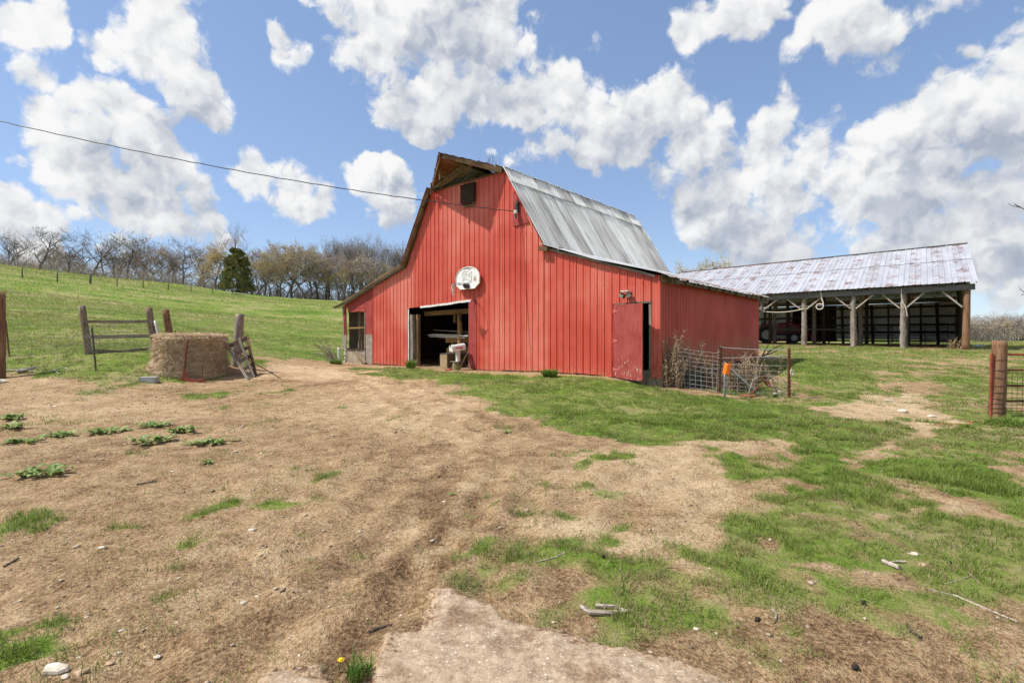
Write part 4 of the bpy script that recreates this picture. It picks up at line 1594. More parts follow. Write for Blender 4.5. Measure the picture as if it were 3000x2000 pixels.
    # dead stalks that have rooted in the hood
    s = MB()
    r = random.Random(4)
    for i in range(14):
        x = -5.35 - r.random() * 0.9
        p = Vector((x, -0.35 * r.random(), 6.92 - (x + 5.22) * 0.3))
        q = p + Vector((r.uniform(-.1, .1), r.uniform(-.1, .1), r.uniform(.1, .4)))
        s.tube([p, p.lerp(q, .5) + Vector((.02, 0, 0)), q], [0.004, 0.004, 0.003], 3)
    s.build('dead_stalks', MAT['dark_iron'], BARN)


def mat_lean_roof():
    m, k, b = new_mat('sun_bleached_tin')
    tc = k.node('ShaderNodeTexCoord')
    v = tc.outputs['Object']
    st = k.noise(k.mapping(v, (0.7, 9, 1)), 1.0, 5, 0.6)
    col = k.ramp(st, [(0.34, (0.30, 0.29, 0.28)), (0.6, (0.58, 0.575, 0.565))])
    s = k.node('ShaderNodeSeparateXYZ')
    k.put(s.inputs[0], v)
    edge = k.math('MULTIPLY', k.rng(s.outputs[0], -0.1, 0.4), k.rng(k.noise(v, 6, 4, 0.6), 0.35, 0.6))
    k.put(b.inputs['Base Color'], k.mix(edge, col, (0.24, 0.12, 0.06)))
    b.inputs['Roughness'].default_value = 0.5
    b.inputs['Metallic'].default_value = 0.15
    return m


MAT['lean_roof'] = mat_lean_roof()
barn_roofs()


def barn_walls():
    rnd = random.Random(17)
    # right side wall in wide corrugated steel
    n = 9
    for i in range(n):
        y0, y1 = DEPTH * i / n, DEPTH * (i + 1) / n
        w = y1 - y0
        k = 48
        vs, fs = [], []
        for q in range(k + 1):
            y = y0 + (w + (0.03 if i < n - 1 else 0)) * q / k
            base = 0.50 + 0.22 * (y / DEPTH)
            x = 0.032 * math.sin(2 * math.pi * y / 0.18) + 0.002 * (i % 2)
            for z in (base, (base + 2.9) / 2, 2.93):
                vs.append((x, y, z))
        for q in range(k):
            for r in range(2):
                a = q * 3 + r
                fs.append((a, a + 3, a + 4, a + 1))
        link('side_sheet', mesh('side_sheet', vs, fs, MAT['red_side'], True), BARN)
    # concrete footing along that side and under the small door
    MB().box((-0.10, 0.03, 0.02), (0.03, DEPTH, 0.56)).build('footing', MAT['concrete'], BARN)
    ft = MB()
    ft.add([(-1.32, 0.02, 0.1), (0.0, 0.02, 0.0), (0.04, 0.3, 0.0), (-1.32, 0.4, 0.1), (-1.32, 0.02, 0.60), (0.0, 0.02, 0.64), (0.04, 0.3, 0.64), (-1.32, 0.4, 0.60)],
           [(0, 3, 2, 1), (4, 5, 6, 7), (0, 1, 5, 4), (1, 2, 6, 5), (2, 3, 7, 6), (3, 0, 4, 7)])
    ft.build('door_sill', MAT['concrete'], BARN)
    cr = MB()
    cr.tube([(-0.20, 0.013, 0.62), (-0.19, 0.013, 0.5), (-0.12, 0.013, 0.42), (-0.08, 0.013, 0.3), (0.0, 0.013, 0.2)], 0.008, 4)
    cr.build('sill_crack', MAT['black'], BARN)
    MB().box((-12.7, 0.04, 0.1), (-10.25, 0.10, 0.36)).box((-6.5, 0.04, 0.1), (-1.3, 0.10, 0.42)).build('footing', MAT['concrete'], BARN)
    # back and left walls, plain upright boards
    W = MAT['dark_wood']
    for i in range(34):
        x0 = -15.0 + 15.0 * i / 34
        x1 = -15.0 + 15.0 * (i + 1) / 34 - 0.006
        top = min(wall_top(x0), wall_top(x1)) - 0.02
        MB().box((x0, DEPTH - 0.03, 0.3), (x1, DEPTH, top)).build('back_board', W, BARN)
    for i in range(26):
        y0 = 0.30 + (DEPTH - 0.35) * i / 26
        MB().box((-15.0, y0, 0.9 if i < 4 else 0.3), (-14.97, y0 + (DEPTH - 0.35) / 26 - 0.006, 2.86)).build('side_board', MAT['grey_wood'], BARN)
    # loft over the main bay with its joists
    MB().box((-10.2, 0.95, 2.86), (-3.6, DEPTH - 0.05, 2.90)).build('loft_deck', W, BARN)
    # plank soffit that shows over the doorway, lit from the yard
    for i in range(6):
        y = 0.05 + i * 0.15
        z0, z1 = 2.66, 2.84
        board('soffit_plank', (-9.75, y + 0.07, z0 + 0.02), (-6.48, y + 0.07, z1), 0.03, 0.14, MAT['honey_wood'], BARN)
    # worn white tin lip along the cut siding
    xs = [-9.47 + 0.27 * i for i in range(12)]
    for a in range(0, 11, 2):
        x0, x1 = xs[a], min(xs[a + 1] + 0.27, -6.84)
        z0, z1 = OPEN[0][3](x0) - 0.01, OPEN[0][3](x1) - 0.01
        board('lintel_strip', (x0, -0.03, z0 - rnd.uniform(0, .02)), (x1, -0.032, z1 - rnd.uniform(0, .02)), 0.07, 0.012, MAT['white_worn'], BARN)
    board('header_beam', (-9.95, 0.62, 2.38), (-6.4, 0.62, 2.42), 0.17, 0.14, MAT['honey_wood'], BARN)
    # jamb posts and interior post
    board('jamb_post', (-10.02, 0.06, 0.32), (-10.04, 0.06, 2.33), 0.16, 0.14, MAT['grey_wood'], BARN, up=(1, 0, 0))
    board('jamb_post', (-9.86, 0.18, 0.32), (-9.86, 0.18, 2.33), 0.09, 0.14, MAT['brown_wood'], BARN, up=(1, 0, 0))
    board('jamb_board', (-10.19, -0.015, 0.36), (-10.20, -0.015, 2.55), 0.05, 0.03, MAT['white_worn'], BARN, up=(1, 0, 0))
    pole('bay_post', (-8.02, 0.66, 0.3), (-8.06, 0.66, 2.34), 0.095, 0.09, MAT['honey_wood'], BARN, sides=9, rough=0.1)
    board('post_brace', (-8.20, 0.56, 2.0), (-8.20, 0.56, 2.36), 0.05, 0.1, MAT['honey_wood'], BARN, up=(1, 0, 0))
    board('post_brace', (-7.92, 0.56, 2.06), (-7.92, 0.56, 2.34), 0.09, 0.08, MAT['brown_wood'], BARN, up=(1, 0, 0))
    # red plywood strip at the right of the doorway
    MB().box((-6.88, -0.022, 1.22), (-6.50, 0.0, 2.73)).build('door_strip', MAT['ply'], BARN)
    MB().box((-6.88, -0.024, 0.40), (-6.50, -0.002, 1.215)).build('door_strip', MAT['ply'], BARN)
    # inner side wall that closes the right bay, and the partition to the left lean-to
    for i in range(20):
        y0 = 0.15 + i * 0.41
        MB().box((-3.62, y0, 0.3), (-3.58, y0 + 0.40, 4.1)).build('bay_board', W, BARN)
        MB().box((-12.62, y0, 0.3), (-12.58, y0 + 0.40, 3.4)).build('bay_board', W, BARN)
    # lean-to end at the far left: plywood gable, post, open window, lower wall
    def gable(x0, x1, zb, name='gable_panel', y=-0.012, mat='ply'):
        zt0, zt1 = wall_top(x0) - 0.03, wall_top(x1) - 0.03
        MB().prism([(x0, zb), (x1, zb), (x1, zt1), (x0, zt0)], y, y + 0.018).build(name, MAT[mat], BARN)
    gable(-14.86, -13.16, 2.72)
    gable(-13.155, -12.66, 2.99)
    MB().box((-13.14, -0.022, 1.58), (-12.66, -0.004, 2.98)).build('wall_panel', MAT['ply'], BARN)
    MB().box((-13.16, -0.020, 0.33), (-12.66, -0.002, 1.575)).build('wall_panel', MAT['grey_ply'], BARN)
    board('window_jamb', (-13.17, -0.02, 0.5), (-13.17, -0.02, 2.52), 0.05, 0.05, MAT['grey_wood'], BARN, up=(1, 0, 0))
    for x0, x1, z0 in ((-14.58, -14.3, 2.56), (-14.29, -13.95, 2.55), (-13.94, -13.6, 2.57), (-13.59, -13.2, 2.55)):
        MB().box((x0, -0.004, z0), (x1, 0.016, 2.715)).build('header_board', MAT['ply'], BARN)
    board('corner_post', (-14.93, 0.05, 0.9), (-14.95, 0.05, 2.84), 0.12, 0.12, MAT['grey_wood'], BARN, up=(1, 0, 0))
    board('corner_board', (-14.72, -0.01, 1.55), (-14.76, -0.01, 2.7), 0.14, 0.03, MAT['red_board'], BARN, up=(1, 0, 0))
    board('corner_board', (-14.78, -0.012, 0.95), (-14.74, -0.012, 1.56), 0.16, 0.03, MAT['grey_wood'], BARN, up=(1, 0, 0))
    board('window_rail', (-14.6, 0.08, 1.86), (-13.14, 0.08, 1.88), 0.06, 0.06, MAT['honey_wood'], BARN)
    board('window_sill', (-14.66, 0.02, 0.95), (-13.14, 0.02, 0.97), 0.05, 0.14, MAT['dark_wood'], BARN)
    lw = MB()
    lw.box((-14.72, 0.0, 0.18), (-13.14, 0.16, 0.92))
    lw.build('dwarf_wall', MAT['concrete'], BARN)
    r2 = random.Random(2)
    for q in range(9):
        c = Vector((-14.78 + r2.uniform(-.05, .05), 0.02 + r2.uniform(-.03, .03), 0.3 + q * 0.075))
        s = MB()
        s.lathe([(0.001, -0.05), (0.075, -0.035), (0.085, 0.02), (0.05, 0.05), (0.001, 0.055)], 7)
        s.build('rubble_stone', MAT['stone'], BARN, Matrix.Translation(c) @ Matrix.Rotation(q * 1.1, 4, 'Z'))
    for i in range(8):
        x0 = -14.66 + i * 0.2
        board('inner_board', (x0 + 0.1, 0.55 + r2.uniform(0, .02), 0.5), (x0 + 0.1, 0.55 + r2.uniform(0, .02), 2.75), 0.185, 0.022, MAT['brown_wood' if i % 3 else 'grey_wood'], BARN, up=(1, 0, 0))
    # electric line bracket board near the right break
    MB().prism([(-4.86, 4.95), (-4.72, 4.95), (-4.2, 4.98), (-4.72, 5.9), (-4.86, 6.05)], -0.045, -0.03).build('rake_panel', MAT['ply'], BARN)


barn_walls()


def small_door():
    """plywood door hinged at the left and standing ajar"""
    th = math.radians(-18)
    m = Matrix.Translation((-1.27, -0.045, 0)) @ Matrix.Rotation(th, 4, 'Z')
    q = MB()
    W = 1.04
    vs = []
    prof = [(0.0, 0.43, 2.33), (W * 0.3, 0.40, 2.335), (W * 0.65, 0.385, 2.335), (W * 0.97, 0.39, 2.33), (W, 0.42, 2.32)]
    poly = [(x, b) for x, b, _ in prof] + [(x, t) for x, _, t in reversed(prof)]
    q.prism(poly, -0.012, 0.012)
    d = q.build('door', MAT['door'], BARN, m)
    for z in (2.16, 1.38, 0.62):
        h = MB()
        h.prism([(-0.01, z - 0.045), (0.17, z - 0.008), (0.17, z + 0.008), (-0.01, z + 0.045)], -0.021, -0.013)
        h.tube([(-0.015, -0.018, z - 0.06), (-0.015, -0.018, z + 0.06)], 0.012, 6)
        h.build('hinge', MAT['hinge'], d)
    board('door_jamb', (-1.31, -0.01, 0.42), (-1.31, -0.01, 2.37), 0.05, 0.06, MAT['red_board'], BARN, up=(1, 0, 0))
    board('door_jamb', (-0.25, 0.03, 0.64), (-0.26, 0.03, 2.36), 0.06, 0.09, MAT['grey_wood'], BARN, up=(1, 0, 0))
    board('door_head', (-1.28, 0.0, 2.35), (-0.22, 0.0, 2.37), 0.045, 0.06, MAT['grey_wood'], BARN)


MAT['hinge'] = plain('painted_over_hinge', (0.46, 0.10, 0.08), (0.54, 0.15, 0.12), 9, 0.5, bmp=0)
small_door()


def bw(x, y, z):
    """barn coordinates to the world"""
    X, Y = local_to_world(BARN_C, BARN_A, x, y)
    return Vector((X, Y, z))


def barn_fixtures():
    # bat house high on the gable
    t = thing('bat_house', 'dark brown wooden bat house high on the red gable', 'bat house', bw(-6.82, -0.03, 5.90), BARN_A)
    MB().box((-0.30, -0.10, 0.16), (0.30, 0.0, 0.72)).build('box', MAT['dark_wood'], t)
    MB().box((-0.305, -0.125, 0.12), (0.305, -0.102, 0.30)).build('front_slat', MAT['dark_wood'], t)
    MB().box((-0.31, -0.125, 0.305), (0.31, -0.102, 0.715)).build('front_panel', MAT['dark_wood'], t)
    MB().box((-0.33, -0.15, 0.722), (0.33, 0.01, 0.745)).build('lid', MAT['dark_wood'], t)
    MB().box((-0.24, -0.02, 0.0), (0.28, 0.0, 0.16)).build('landing_board', MAT['brown_wood'], t)
    for i in range(6):
        MB().box((-0.26 + i * 0.1, -0.095, 0.06), (-0.245 + i * 0.1, -0.025, 0.16)).build('baffle', MAT['brown_wood'], t)

    # basketball backboard
    t = thing('basketball_hoop', 'white fan shaped basketball backboard with torn net over the barn doorway', 'basketball hoop', bw(-6.80, -0.03, 3.10), BARN_A)
    Wd, Hh = 1.14, 0.74
    out = [(-Wd / 2 + 0.22, 0.0), (Wd / 2 - 0.22, 0.0), (Wd / 2, 0.17), (Wd / 2, 0.42)]
    for i in range(1, 12):
        a = math.pi * i / 12
        out.append((Wd / 2 * math.cos(a) * 0.985, 0.42 + 0.32 * math.sin(a)))
    out += [(-Wd / 2, 0.42), (-Wd / 2, 0.17)]
    bb = MB().prism(out, -0.115, -0.085).build('backboard', MAT['white'], t)
    rim = MB()
    rim.tube([(x * 0.985, -0.112, z * 0.985 + 0.005) for x, z in out] + [(out[0][0] * 0.985, -0.112, out[0][1] * 0.985 + 0.005)], 0.02, 6)
    rim.build('edge_moulding', MAT['white_worn'], bb)
    mk = MB()

    def line(pts, w=0.007):
        for (x0, z0), (x1, z1) in zip(pts[:-1], pts[1:]):
            d = Vector((x1 - x0, z1 - z0))
            if d.length < 1e-6:
                continue
            n = Vector((-d.y, d.x)).normalized() * w
            y = -0.1185
            mk.add([(x0 - n.x, y, z0 - n.y), (x1 - n.x, y, z1 - n.y), (x1 + n.x, y, z1 + n.y), (x0 + n.x, y, z0 + n.y)], [(0, 1, 2, 3)])
    # square with ball seams, half worn away
    S0, S1, Z0, Z1 = -0.22, 0.20, 0.20, 0.58
    line([(S0, 0.38), (S0, Z1), (S0 + 0.22, Z1)])
    line([(S1 - 0.0, Z1), (S1 - 0.02, Z0 + 0.01), (S0 + 0.03, Z0)])
    arc = lambda cx, cz, r, a0, a1, n=10: [(cx + r * math.cos(a0 + (a1 - a0) * i / n), cz + r * math.sin(a0 + (a1 - a0) * i / n)) for i in range(n + 1)]
    line(arc(S1 + 0.08, Z0 - 0.02, 0.50, 1.75, 3.0))
    line(arc(S1 + 0.06, Z0 - 0.04, 0.62, 1.72, 2.62), 0.005)
    line(arc(S0 + 0.0, Z0 - 0.28, 0.60, 0.75, 1.45))
    line(arc(S0 + 0.12, Z0 - 0.30, 0.42, 0.9, 1.9), 0.005)
    line([(S1 - 0.10, Z1 - 0.03), (S1 - 0.08, 0.34)], 0.005)
    line([(S1 - 0.02, 0.33), (S1 - 0.12, 0.22)], 0.005)
    line([(S1, Z1), (S0 + 0.05, 0.34)], 0.004)
    mk.build('faded_ball_drawing', MAT['grey_mark'], bb)
    mk = MB()
    line(arc(-0.40, 0.20, 0.024, 0, 6.28, 10), 0.012)
    mk.build('round_stamp', MAT['grey_mark'], bb)
    MB().box((-0.14, -0.119, 0.675), (0.14, -0.1165, 0.70)).build('name_strip', MAT['grey_mark'], bb)
    MB().box((0.31, -0.119, 0.25), (0.41, -0.1165, 0.36)).build('small_emblem', MAT['orange_mark'], bb)
    mk = MB()
    line([(0.33, 0.26), (0.35, 0.32), (0.40, 0.35)], 0.006)
    line([(0.36, 0.26), (0.375, 0.31), (0.40, 0.325)], 0.005)
    mk.build('emblem_seams', MAT['white'], bb)
    MB().box((0.30, -0.119, 0.385), (0.42, -0.1165, 0.405)).build('small_word', MAT['blue_mark'], bb)
    mk = MB()
    for i in range(6):
        line([(0.275, 0.25 + i * 0.026), (0.285, 0.25 + i * 0.026)], 0.006)
    mk.build('small_letters', MAT['grey_mark'], bb)
    MB().box((-0.4, -0.085, 0.2), (0.4, 0.0, 0.26)).box((-0.3, -0.085, 0.45), (0.3, 0.0, 0.5)).build('mounting_rail', MAT['dark_iron'], t)
    br = MB()
    br.box((-0.09, -0.20, 0.02), (0.09, -0.116, 0.17))
    br.add([(-0.075, -0.205, 0.03), (0.075, -0.205, 0.03), (0.05, -0.30, 0.12), (-0.05, -0.30, 0.12), (-0.075, -0.205, 0.135), (0.075, -0.205, 0.135), (0.05, -0.30, 0.14), (-0.05, -0.30, 0.14)],
           [(0, 3, 2, 1), (4, 5, 6, 7), (0, 1, 5, 4), (1, 2, 6, 5), (2, 3, 7, 6), (3, 0, 4, 7)])
    br.build('bracket', MAT['dark_iron'], t)
    rg = MB()
    R, cy, cz = 0.228, -0.52, 0.135
    ring = [(R * math.cos(a), cy + R * math.sin(a), cz) for a in [2 * math.pi * i / 28 for i in range(29)]]
    rg.tube(ring, 0.011, 6, cap=False)
    rg.tube([(-0.06, -0.30, 0.13), (-0.15, cy + 0.17, cz)], 0.008, 5).tube([(0.06, -0.30, 0.13), (0.15, cy + 0.17, cz)], 0.008, 5)
    rg.build('rim', MAT['dark_iron'], t)
    nt = MB()
    rn = random.Random(6)
    # the net hangs in a torn bunch from the front of the ring
    for i in range(13):
        a = -math.pi / 2 - 0.85 + 1.1 * i / 12
        p = Vector((R * math.cos(a), cy + R * math.sin(a), cz - 0.01))
        pts = [p]
        L = rn.uniform(0.12, 0.42)
        for j in range(1, 6):
            f = j / 5
            pts.append(Vector((p.x * (1 - 0.35 * f) + rn.uniform(-.03, .03) - 0.03, p.y + 0.05 * f + rn.uniform(-.03, .03), p.z - L * f)))
        nt.tube(pts, 0.008, 4)
        for j in range(1, 5):
            if rn.random() < 0.7:
                q = pts[j] + Vector((rn.uniform(-.07, .07), rn.uniform(-.06, .06), rn.uniform(-.05, .03)))
                nt.tube([pts[j], q], 0.007, 3)
    nt.build('torn_net', MAT['net'], t)

    # flood light over the small door
    t = thing('flood_light', 'small twin security flood light above the red plywood door', 'lamp', bw(-0.86, -0.02, 2.60), BARN_A)
    MB().box((-0.05, -0.05, -0.05), (0.05, 0.0, 0.05)).build('mount', MAT['white_worn'], t)
    MB().box((-0.11, -0.22, 0.06), (0.10, -0.06, 0.085)).build('hood', MAT['white_worn'], t)
    for s in (-1, 1):
        m = Matrix.Translation((0.10 * s, -0.14, -0.03)) @ Matrix.Rotation(-0.5 * s, 4, 'Y') @ Matrix.Rotation(0.5, 4, 'X')
        h = MB().box((-0.075, -0.05, -0.05), (0.075, 0.03, 0.05)).build('lamp_head', MAT['dark_iron'], t, m)
        MB().box((-0.062, -0.058, -0.04), (0.062, -0.052, 0.04)).build('lens', MAT['glass'], h)

    # service insulator
    t = thing('service_bracket', 'electric service bracket with white insulator near the barn roof edge', 'bracket', bw(-4.62, -0.06, 5.28), BARN_A)
    MB().box((-0.05, -0.06, 0.05), (0.03, 0.0, 0.42)).build('back_plate', MAT['dark_iron'], t)
    MB().lathe([(0.001, -0.05), (0.06, -0.05), (0.07, -0.01), (0.04, 0.0), (0.065, 0.02), (0.06, 0.05), (0.001, 0.055)], 10).build('insulator', MAT['white'], t, Matrix.Translation((-0.02, -0.10, 0.06)))
    MB().tube([(-0.02, -0.10, 0.10), (-0.04, -0.12, 0.2), (0.0, -0.05, 0.36), (0.02, -0.04, 0.52)], 0.014, 5).build('lead', MAT['black'], t)
    MB().box((-0.06, -0.11, -0.12), (-0.03, -0.03, 0.02)).build('clevis', MAT['iron'], t)

    # overhead line
    a = bw(-4.64, -0.14, 5.36)
    b = Vector(at(-500, 232, 12.3))
    w = MB()
    pts = []
    rw = random.Random(3)
    N = 60
    for i in range(N + 1):
        f = i / N
        p = a.lerp(b, f)
        p.z -= 4 * 0.36 * f * (1 - f)
        pts.append(p + Vector((0, 0, 0.008 * math.sin(i * 2.3))))
    w.tube(pts, 0.013, 5)
    o = w.build('overhead_wire', MAT['black'])
    tag(o, 'black overhead electric wire sagging across the sky to the barn', 'wire')


barn_fixtures()

# ------------------------------------------------------------------ the open pole shed
SHED = thing('pole_shed', 'open fronted pole shed with pale rust flecked metal roof', 'shed', (SHED_C[0], SHED_C[1], 0), SHED_A)


def sw(x, y, z=None):
    X, Y = local_to_world(SHED_C, SHED_A, x, y)
    return Vector((X, Y, T(X, Y) if z is None else z))


def sg(x, y):
    """ground height at a place in the shed"""
    X, Y = local_to_world(SHED_C, SHED_A, x, y)
    return T(X, Y)


EAVE_Z, RIDGE_Y, RIDGE_Z, BACK_Y = 4.16, 7.1, 7.06, 9.6
SX0, SX1 = -16.9, 0.42


def eave_z(x):
    return EAVE_Z + 0.011 * x


def ridge_z(x):
    return RIDGE_Z + 0.020 * x


def roof_under(x, y):
    if y <= RIDGE_Y:
        return eave_z(x) + (ridge_z(x) - eave_z(x)) * (y + 0.4) / (RIDGE_Y + 0.4)
    return ridge_z(x) - (ridge_z(x) - 3.9) * (y - RIDGE_Y) / (BACK_Y + 0.4 - RIDGE_Y)


def shed():
    rnd = random.Random(23)
    n = 18
    R = MAT['shed_roof']
    for i in range(n):
        xa, xb = SX0 + (SX1 - SX0) * i / n, SX0 + (SX1 - SX0) * (i + 1) / n
        up = 0.012 * (i % 2)

        def pt(x, t):
            return Vector((x, -0.4 + (RIDGE_Y + 0.4) * t, eave_z(x) + (ridge_z(x) - eave_z(x)) * t + up))
        corr_sheet('roof_sheet', pt(xa, 0), pt(xb, 0), pt(xa, 0.56), R, SHED, 0.24, 0.022, rnd, 0.003, 3, 0.012, 0.05, shape='rib')
        lift = Vector((0, 0, 0.02))
        corr_sheet('roof_sheet', pt(xa, 0.54) + lift, pt(xb, 0.54) + lift, pt(xa, 1.0) + lift, R, SHED, 0.24, 0.022, rnd, 0.003, 3, 0.012, 0.05, shape='rib')
        a, b = Vector((xb, RIDGE_Y, ridge_z(xb))), Vector((xa, RIDGE_Y, ridge_z(xa)))
        corr_sheet('back_roof_sheet', Vector((xb, BACK_Y + 0.4, 3.9)), Vector((xa, BACK_Y + 0.4, 3.9)), a, R, SHED, 0.24, 0.022, rnd, 0.003, 2, 0.01, 0.05, shape='rib')
    rc = MB()
    for x0, x1, nm in ((SX0 - 0.05, -9.0, 'rust'), (-9.0, SX1 + 0.05, 'dark_iron')):
        c = MB()
        vs = []
        for x in (x0, x1):
            z = ridge_z(x) + 0.07
            vs += [(x, RIDGE_Y - 0.17, z - 0.06), (x, RIDGE_Y, z), (x, RIDGE_Y + 0.17, z - 0.07)]
        c.add(vs, [(0, 3, 4, 1), (1, 4, 5, 2)])
        c.build('ridge_cap', MAT[nm], SHED)
    # header beam in lengths
    xs = [0.35, -4.62, -9.1, -13.6, -16.8]
    for a, b in zip(xs[:-1], xs[1:]):
        board('header_beam', (a, -0.16 + rnd.uniform(-.01, .01), eave_z(a) - 0.22), (b, -0.16, eave_z(b) - 0.22), 0.30, 0.06, MAT['dark_grey_wood'], SHED)
    for i in range(30):
        x = SX1 - 0.3 - i * 0.57
        board('rafter_tail', (x, -0.36, eave_z(x) - 0.06), (x, 0.3, eave_z(x) + 0.17), 0.10, 0.05, MAT['dark_grey_wood'], SHED)
    # posts: rough split front row, round inner rows
    fx = [0.0, -2.455, -4.62, -7.04, -9.3, -11.7, -14.2, -16.6]
    for i, x in enumerate(fx):
        g = sg(x, 0)
        if i == 0:
            pole('corner_post', (x, 0, g - 0.1), (x + 0.08, 0, eave_z(x) - 0.1), 0.15, 0.125, MAT['orange_wood'], SHED, 14, 0.06)
        elif i == 4:
            pole('front_post', (x, 0.0, 3.0), (x, 0.0, eave_z(x) - 0.1), 0.085, 0.08, MAT['grey_wood'], SHED, 10, 0.12, segs=6)
            pole('front_post', (x, 2.2, g - 0.1), (x, 2.2, roof_under(x, 2.2)), 0.10, 0.09, MAT['dark_wood'], SHED, 10, 0.1)
        else:
            p = pole('front_post', (x, 0, g - 0.1), (x + rnd.uniform(-.04, .04), 0, eave_z(x) - 0.08), 0.15, 0.115, MAT['bark_post'], SHED, 11, 0.22, segs=26)
        for s in (-1, 1):
            if i == 0 and s == 1:
                continue
            zb = g + 2.12
            L = 0.95
            zt = eave_z(x) - 0.30
            board('knee_brace', (x + s * 0.12, -0.10, zb), (x + s * L, -0.10, zt), 0.07, 0.045, MAT['pale_brace'], SHED)
    for y in (3.0, RIDGE_Y):
        for x in fx[:-1]:
            x2 = x + 0.1
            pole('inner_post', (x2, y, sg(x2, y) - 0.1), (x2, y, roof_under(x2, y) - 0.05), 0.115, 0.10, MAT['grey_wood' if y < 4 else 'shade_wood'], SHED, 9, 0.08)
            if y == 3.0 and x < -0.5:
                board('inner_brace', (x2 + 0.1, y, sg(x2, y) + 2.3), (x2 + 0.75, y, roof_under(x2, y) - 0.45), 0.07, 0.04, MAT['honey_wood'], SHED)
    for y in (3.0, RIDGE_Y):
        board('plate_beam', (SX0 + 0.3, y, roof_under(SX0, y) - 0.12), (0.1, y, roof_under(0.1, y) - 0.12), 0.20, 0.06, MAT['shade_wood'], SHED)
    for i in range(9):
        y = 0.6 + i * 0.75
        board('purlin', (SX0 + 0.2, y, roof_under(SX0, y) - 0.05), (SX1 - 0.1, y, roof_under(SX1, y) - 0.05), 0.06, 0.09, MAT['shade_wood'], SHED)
    # back wall: pale sheets behind girts and studs
    nb = 18
    for i in range(nb):
        xa, xb = -16.8 + 16.9 * i / nb, -16.8 + 16.9 * (i + 1) / nb
        z0 = sg(xa, BACK_Y) + (0.28 if i > 10 else 0.1)
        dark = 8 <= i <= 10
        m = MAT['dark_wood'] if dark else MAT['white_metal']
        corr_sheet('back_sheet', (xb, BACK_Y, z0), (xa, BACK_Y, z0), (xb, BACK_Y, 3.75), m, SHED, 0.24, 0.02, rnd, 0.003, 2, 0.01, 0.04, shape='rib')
    for j, h in enumerate((0.12, 0.72, 1.22, 1.78, 2.42, 2.85)):
        z = 1.05 + h
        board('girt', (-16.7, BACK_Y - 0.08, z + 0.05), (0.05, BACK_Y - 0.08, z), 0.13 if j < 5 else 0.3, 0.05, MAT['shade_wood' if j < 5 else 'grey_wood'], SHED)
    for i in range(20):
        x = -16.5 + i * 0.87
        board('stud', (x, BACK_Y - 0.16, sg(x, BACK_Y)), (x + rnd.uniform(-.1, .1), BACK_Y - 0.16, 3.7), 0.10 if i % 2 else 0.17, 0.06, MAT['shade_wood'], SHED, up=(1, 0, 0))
    board('feed_rail', (-14, 6.6, 2.05), (-4.8, 6.6, 1.95), 0.14, 0.04, MAT['grey_wood'], SHED)
    # end walls
    for x, nm in ((0.16, 1),):
        k = 12
        for i in range(k):
            y0, y1 = 0.05 + (BACK_Y - 0.05) * i / k, 0.05 + (BACK_Y - 0.05) * (i + 1) / k
            z0 = sg(x, y0) + 0.05
            za, zb = roof_under(x, y0) - 0.03, roof_under(x, y1) - 0.03
            q = MB()
            m = 24
            vs, fs = [], []
            for j in range(m + 1):
                y = y0 + (y1 - y0) * j / m
                xo = x + (0.018 if (j % 6) == 0 else 0)
                vs += [(xo, y, z0), (xo, y, za + (zb - za) * j / m)]
            for j in range(m):
                fs.append((2 * j, 2 * j + 2, 2 * j + 3, 2 * j + 1))
            q.add(vs, fs)
            q.build('end_sheet', MAT['shed_roof'], SHED)
        for h in (0.35, 1.0, 1.7, 2.5):
            board('end_girt', (x - 0.08, 0.2, sg(x, 0) + h), (x - 0.08, BACK_Y - 0.2, sg(x, BACK_Y) + h), 0.14, 0.04, MAT['grey_wood'], SHED)
        for y in (2.4, 5.0, 8.0):
            board('end_stud', (x - 0.13, y, sg(x, y)), (x - 0.13, y, roof_under(x, y) - 0.1), 0.14, 0.06, MAT['grey_wood'], SHED, up=(0, 1, 0))
    board('rake_trim', (SX1 - 0.03, -0.4, eave_z(0.4) - 0.03), (SX1 - 0.03, RIDGE_Y, ridge_z(0.4) - 0.03), 0.06, 0.03, MAT['iron'], SHED)


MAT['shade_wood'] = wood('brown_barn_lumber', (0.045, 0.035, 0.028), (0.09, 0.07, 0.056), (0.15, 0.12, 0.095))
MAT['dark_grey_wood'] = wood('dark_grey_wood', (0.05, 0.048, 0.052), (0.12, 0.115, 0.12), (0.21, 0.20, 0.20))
MAT['orange_wood'] = wood('orange_brown_post', (0.11, 0.055, 0.03), (0.24, 0.13, 0.075), (0.38, 0.25, 0.16), vary=0.1)
MAT['bark_post'] = wood('rough_grey_log', (0.075, 0.058, 0.045), (0.24, 0.20, 0.165), (0.42, 0.37, 0.32), vary=0.12, grain=0.5)
MAT['pale_brace'] = wood('pale_brace_wood', (0.20, 0.16, 0.13), (0.36, 0.30, 0.25), (0.50, 0.44, 0.38), vary=0.15)
shed()


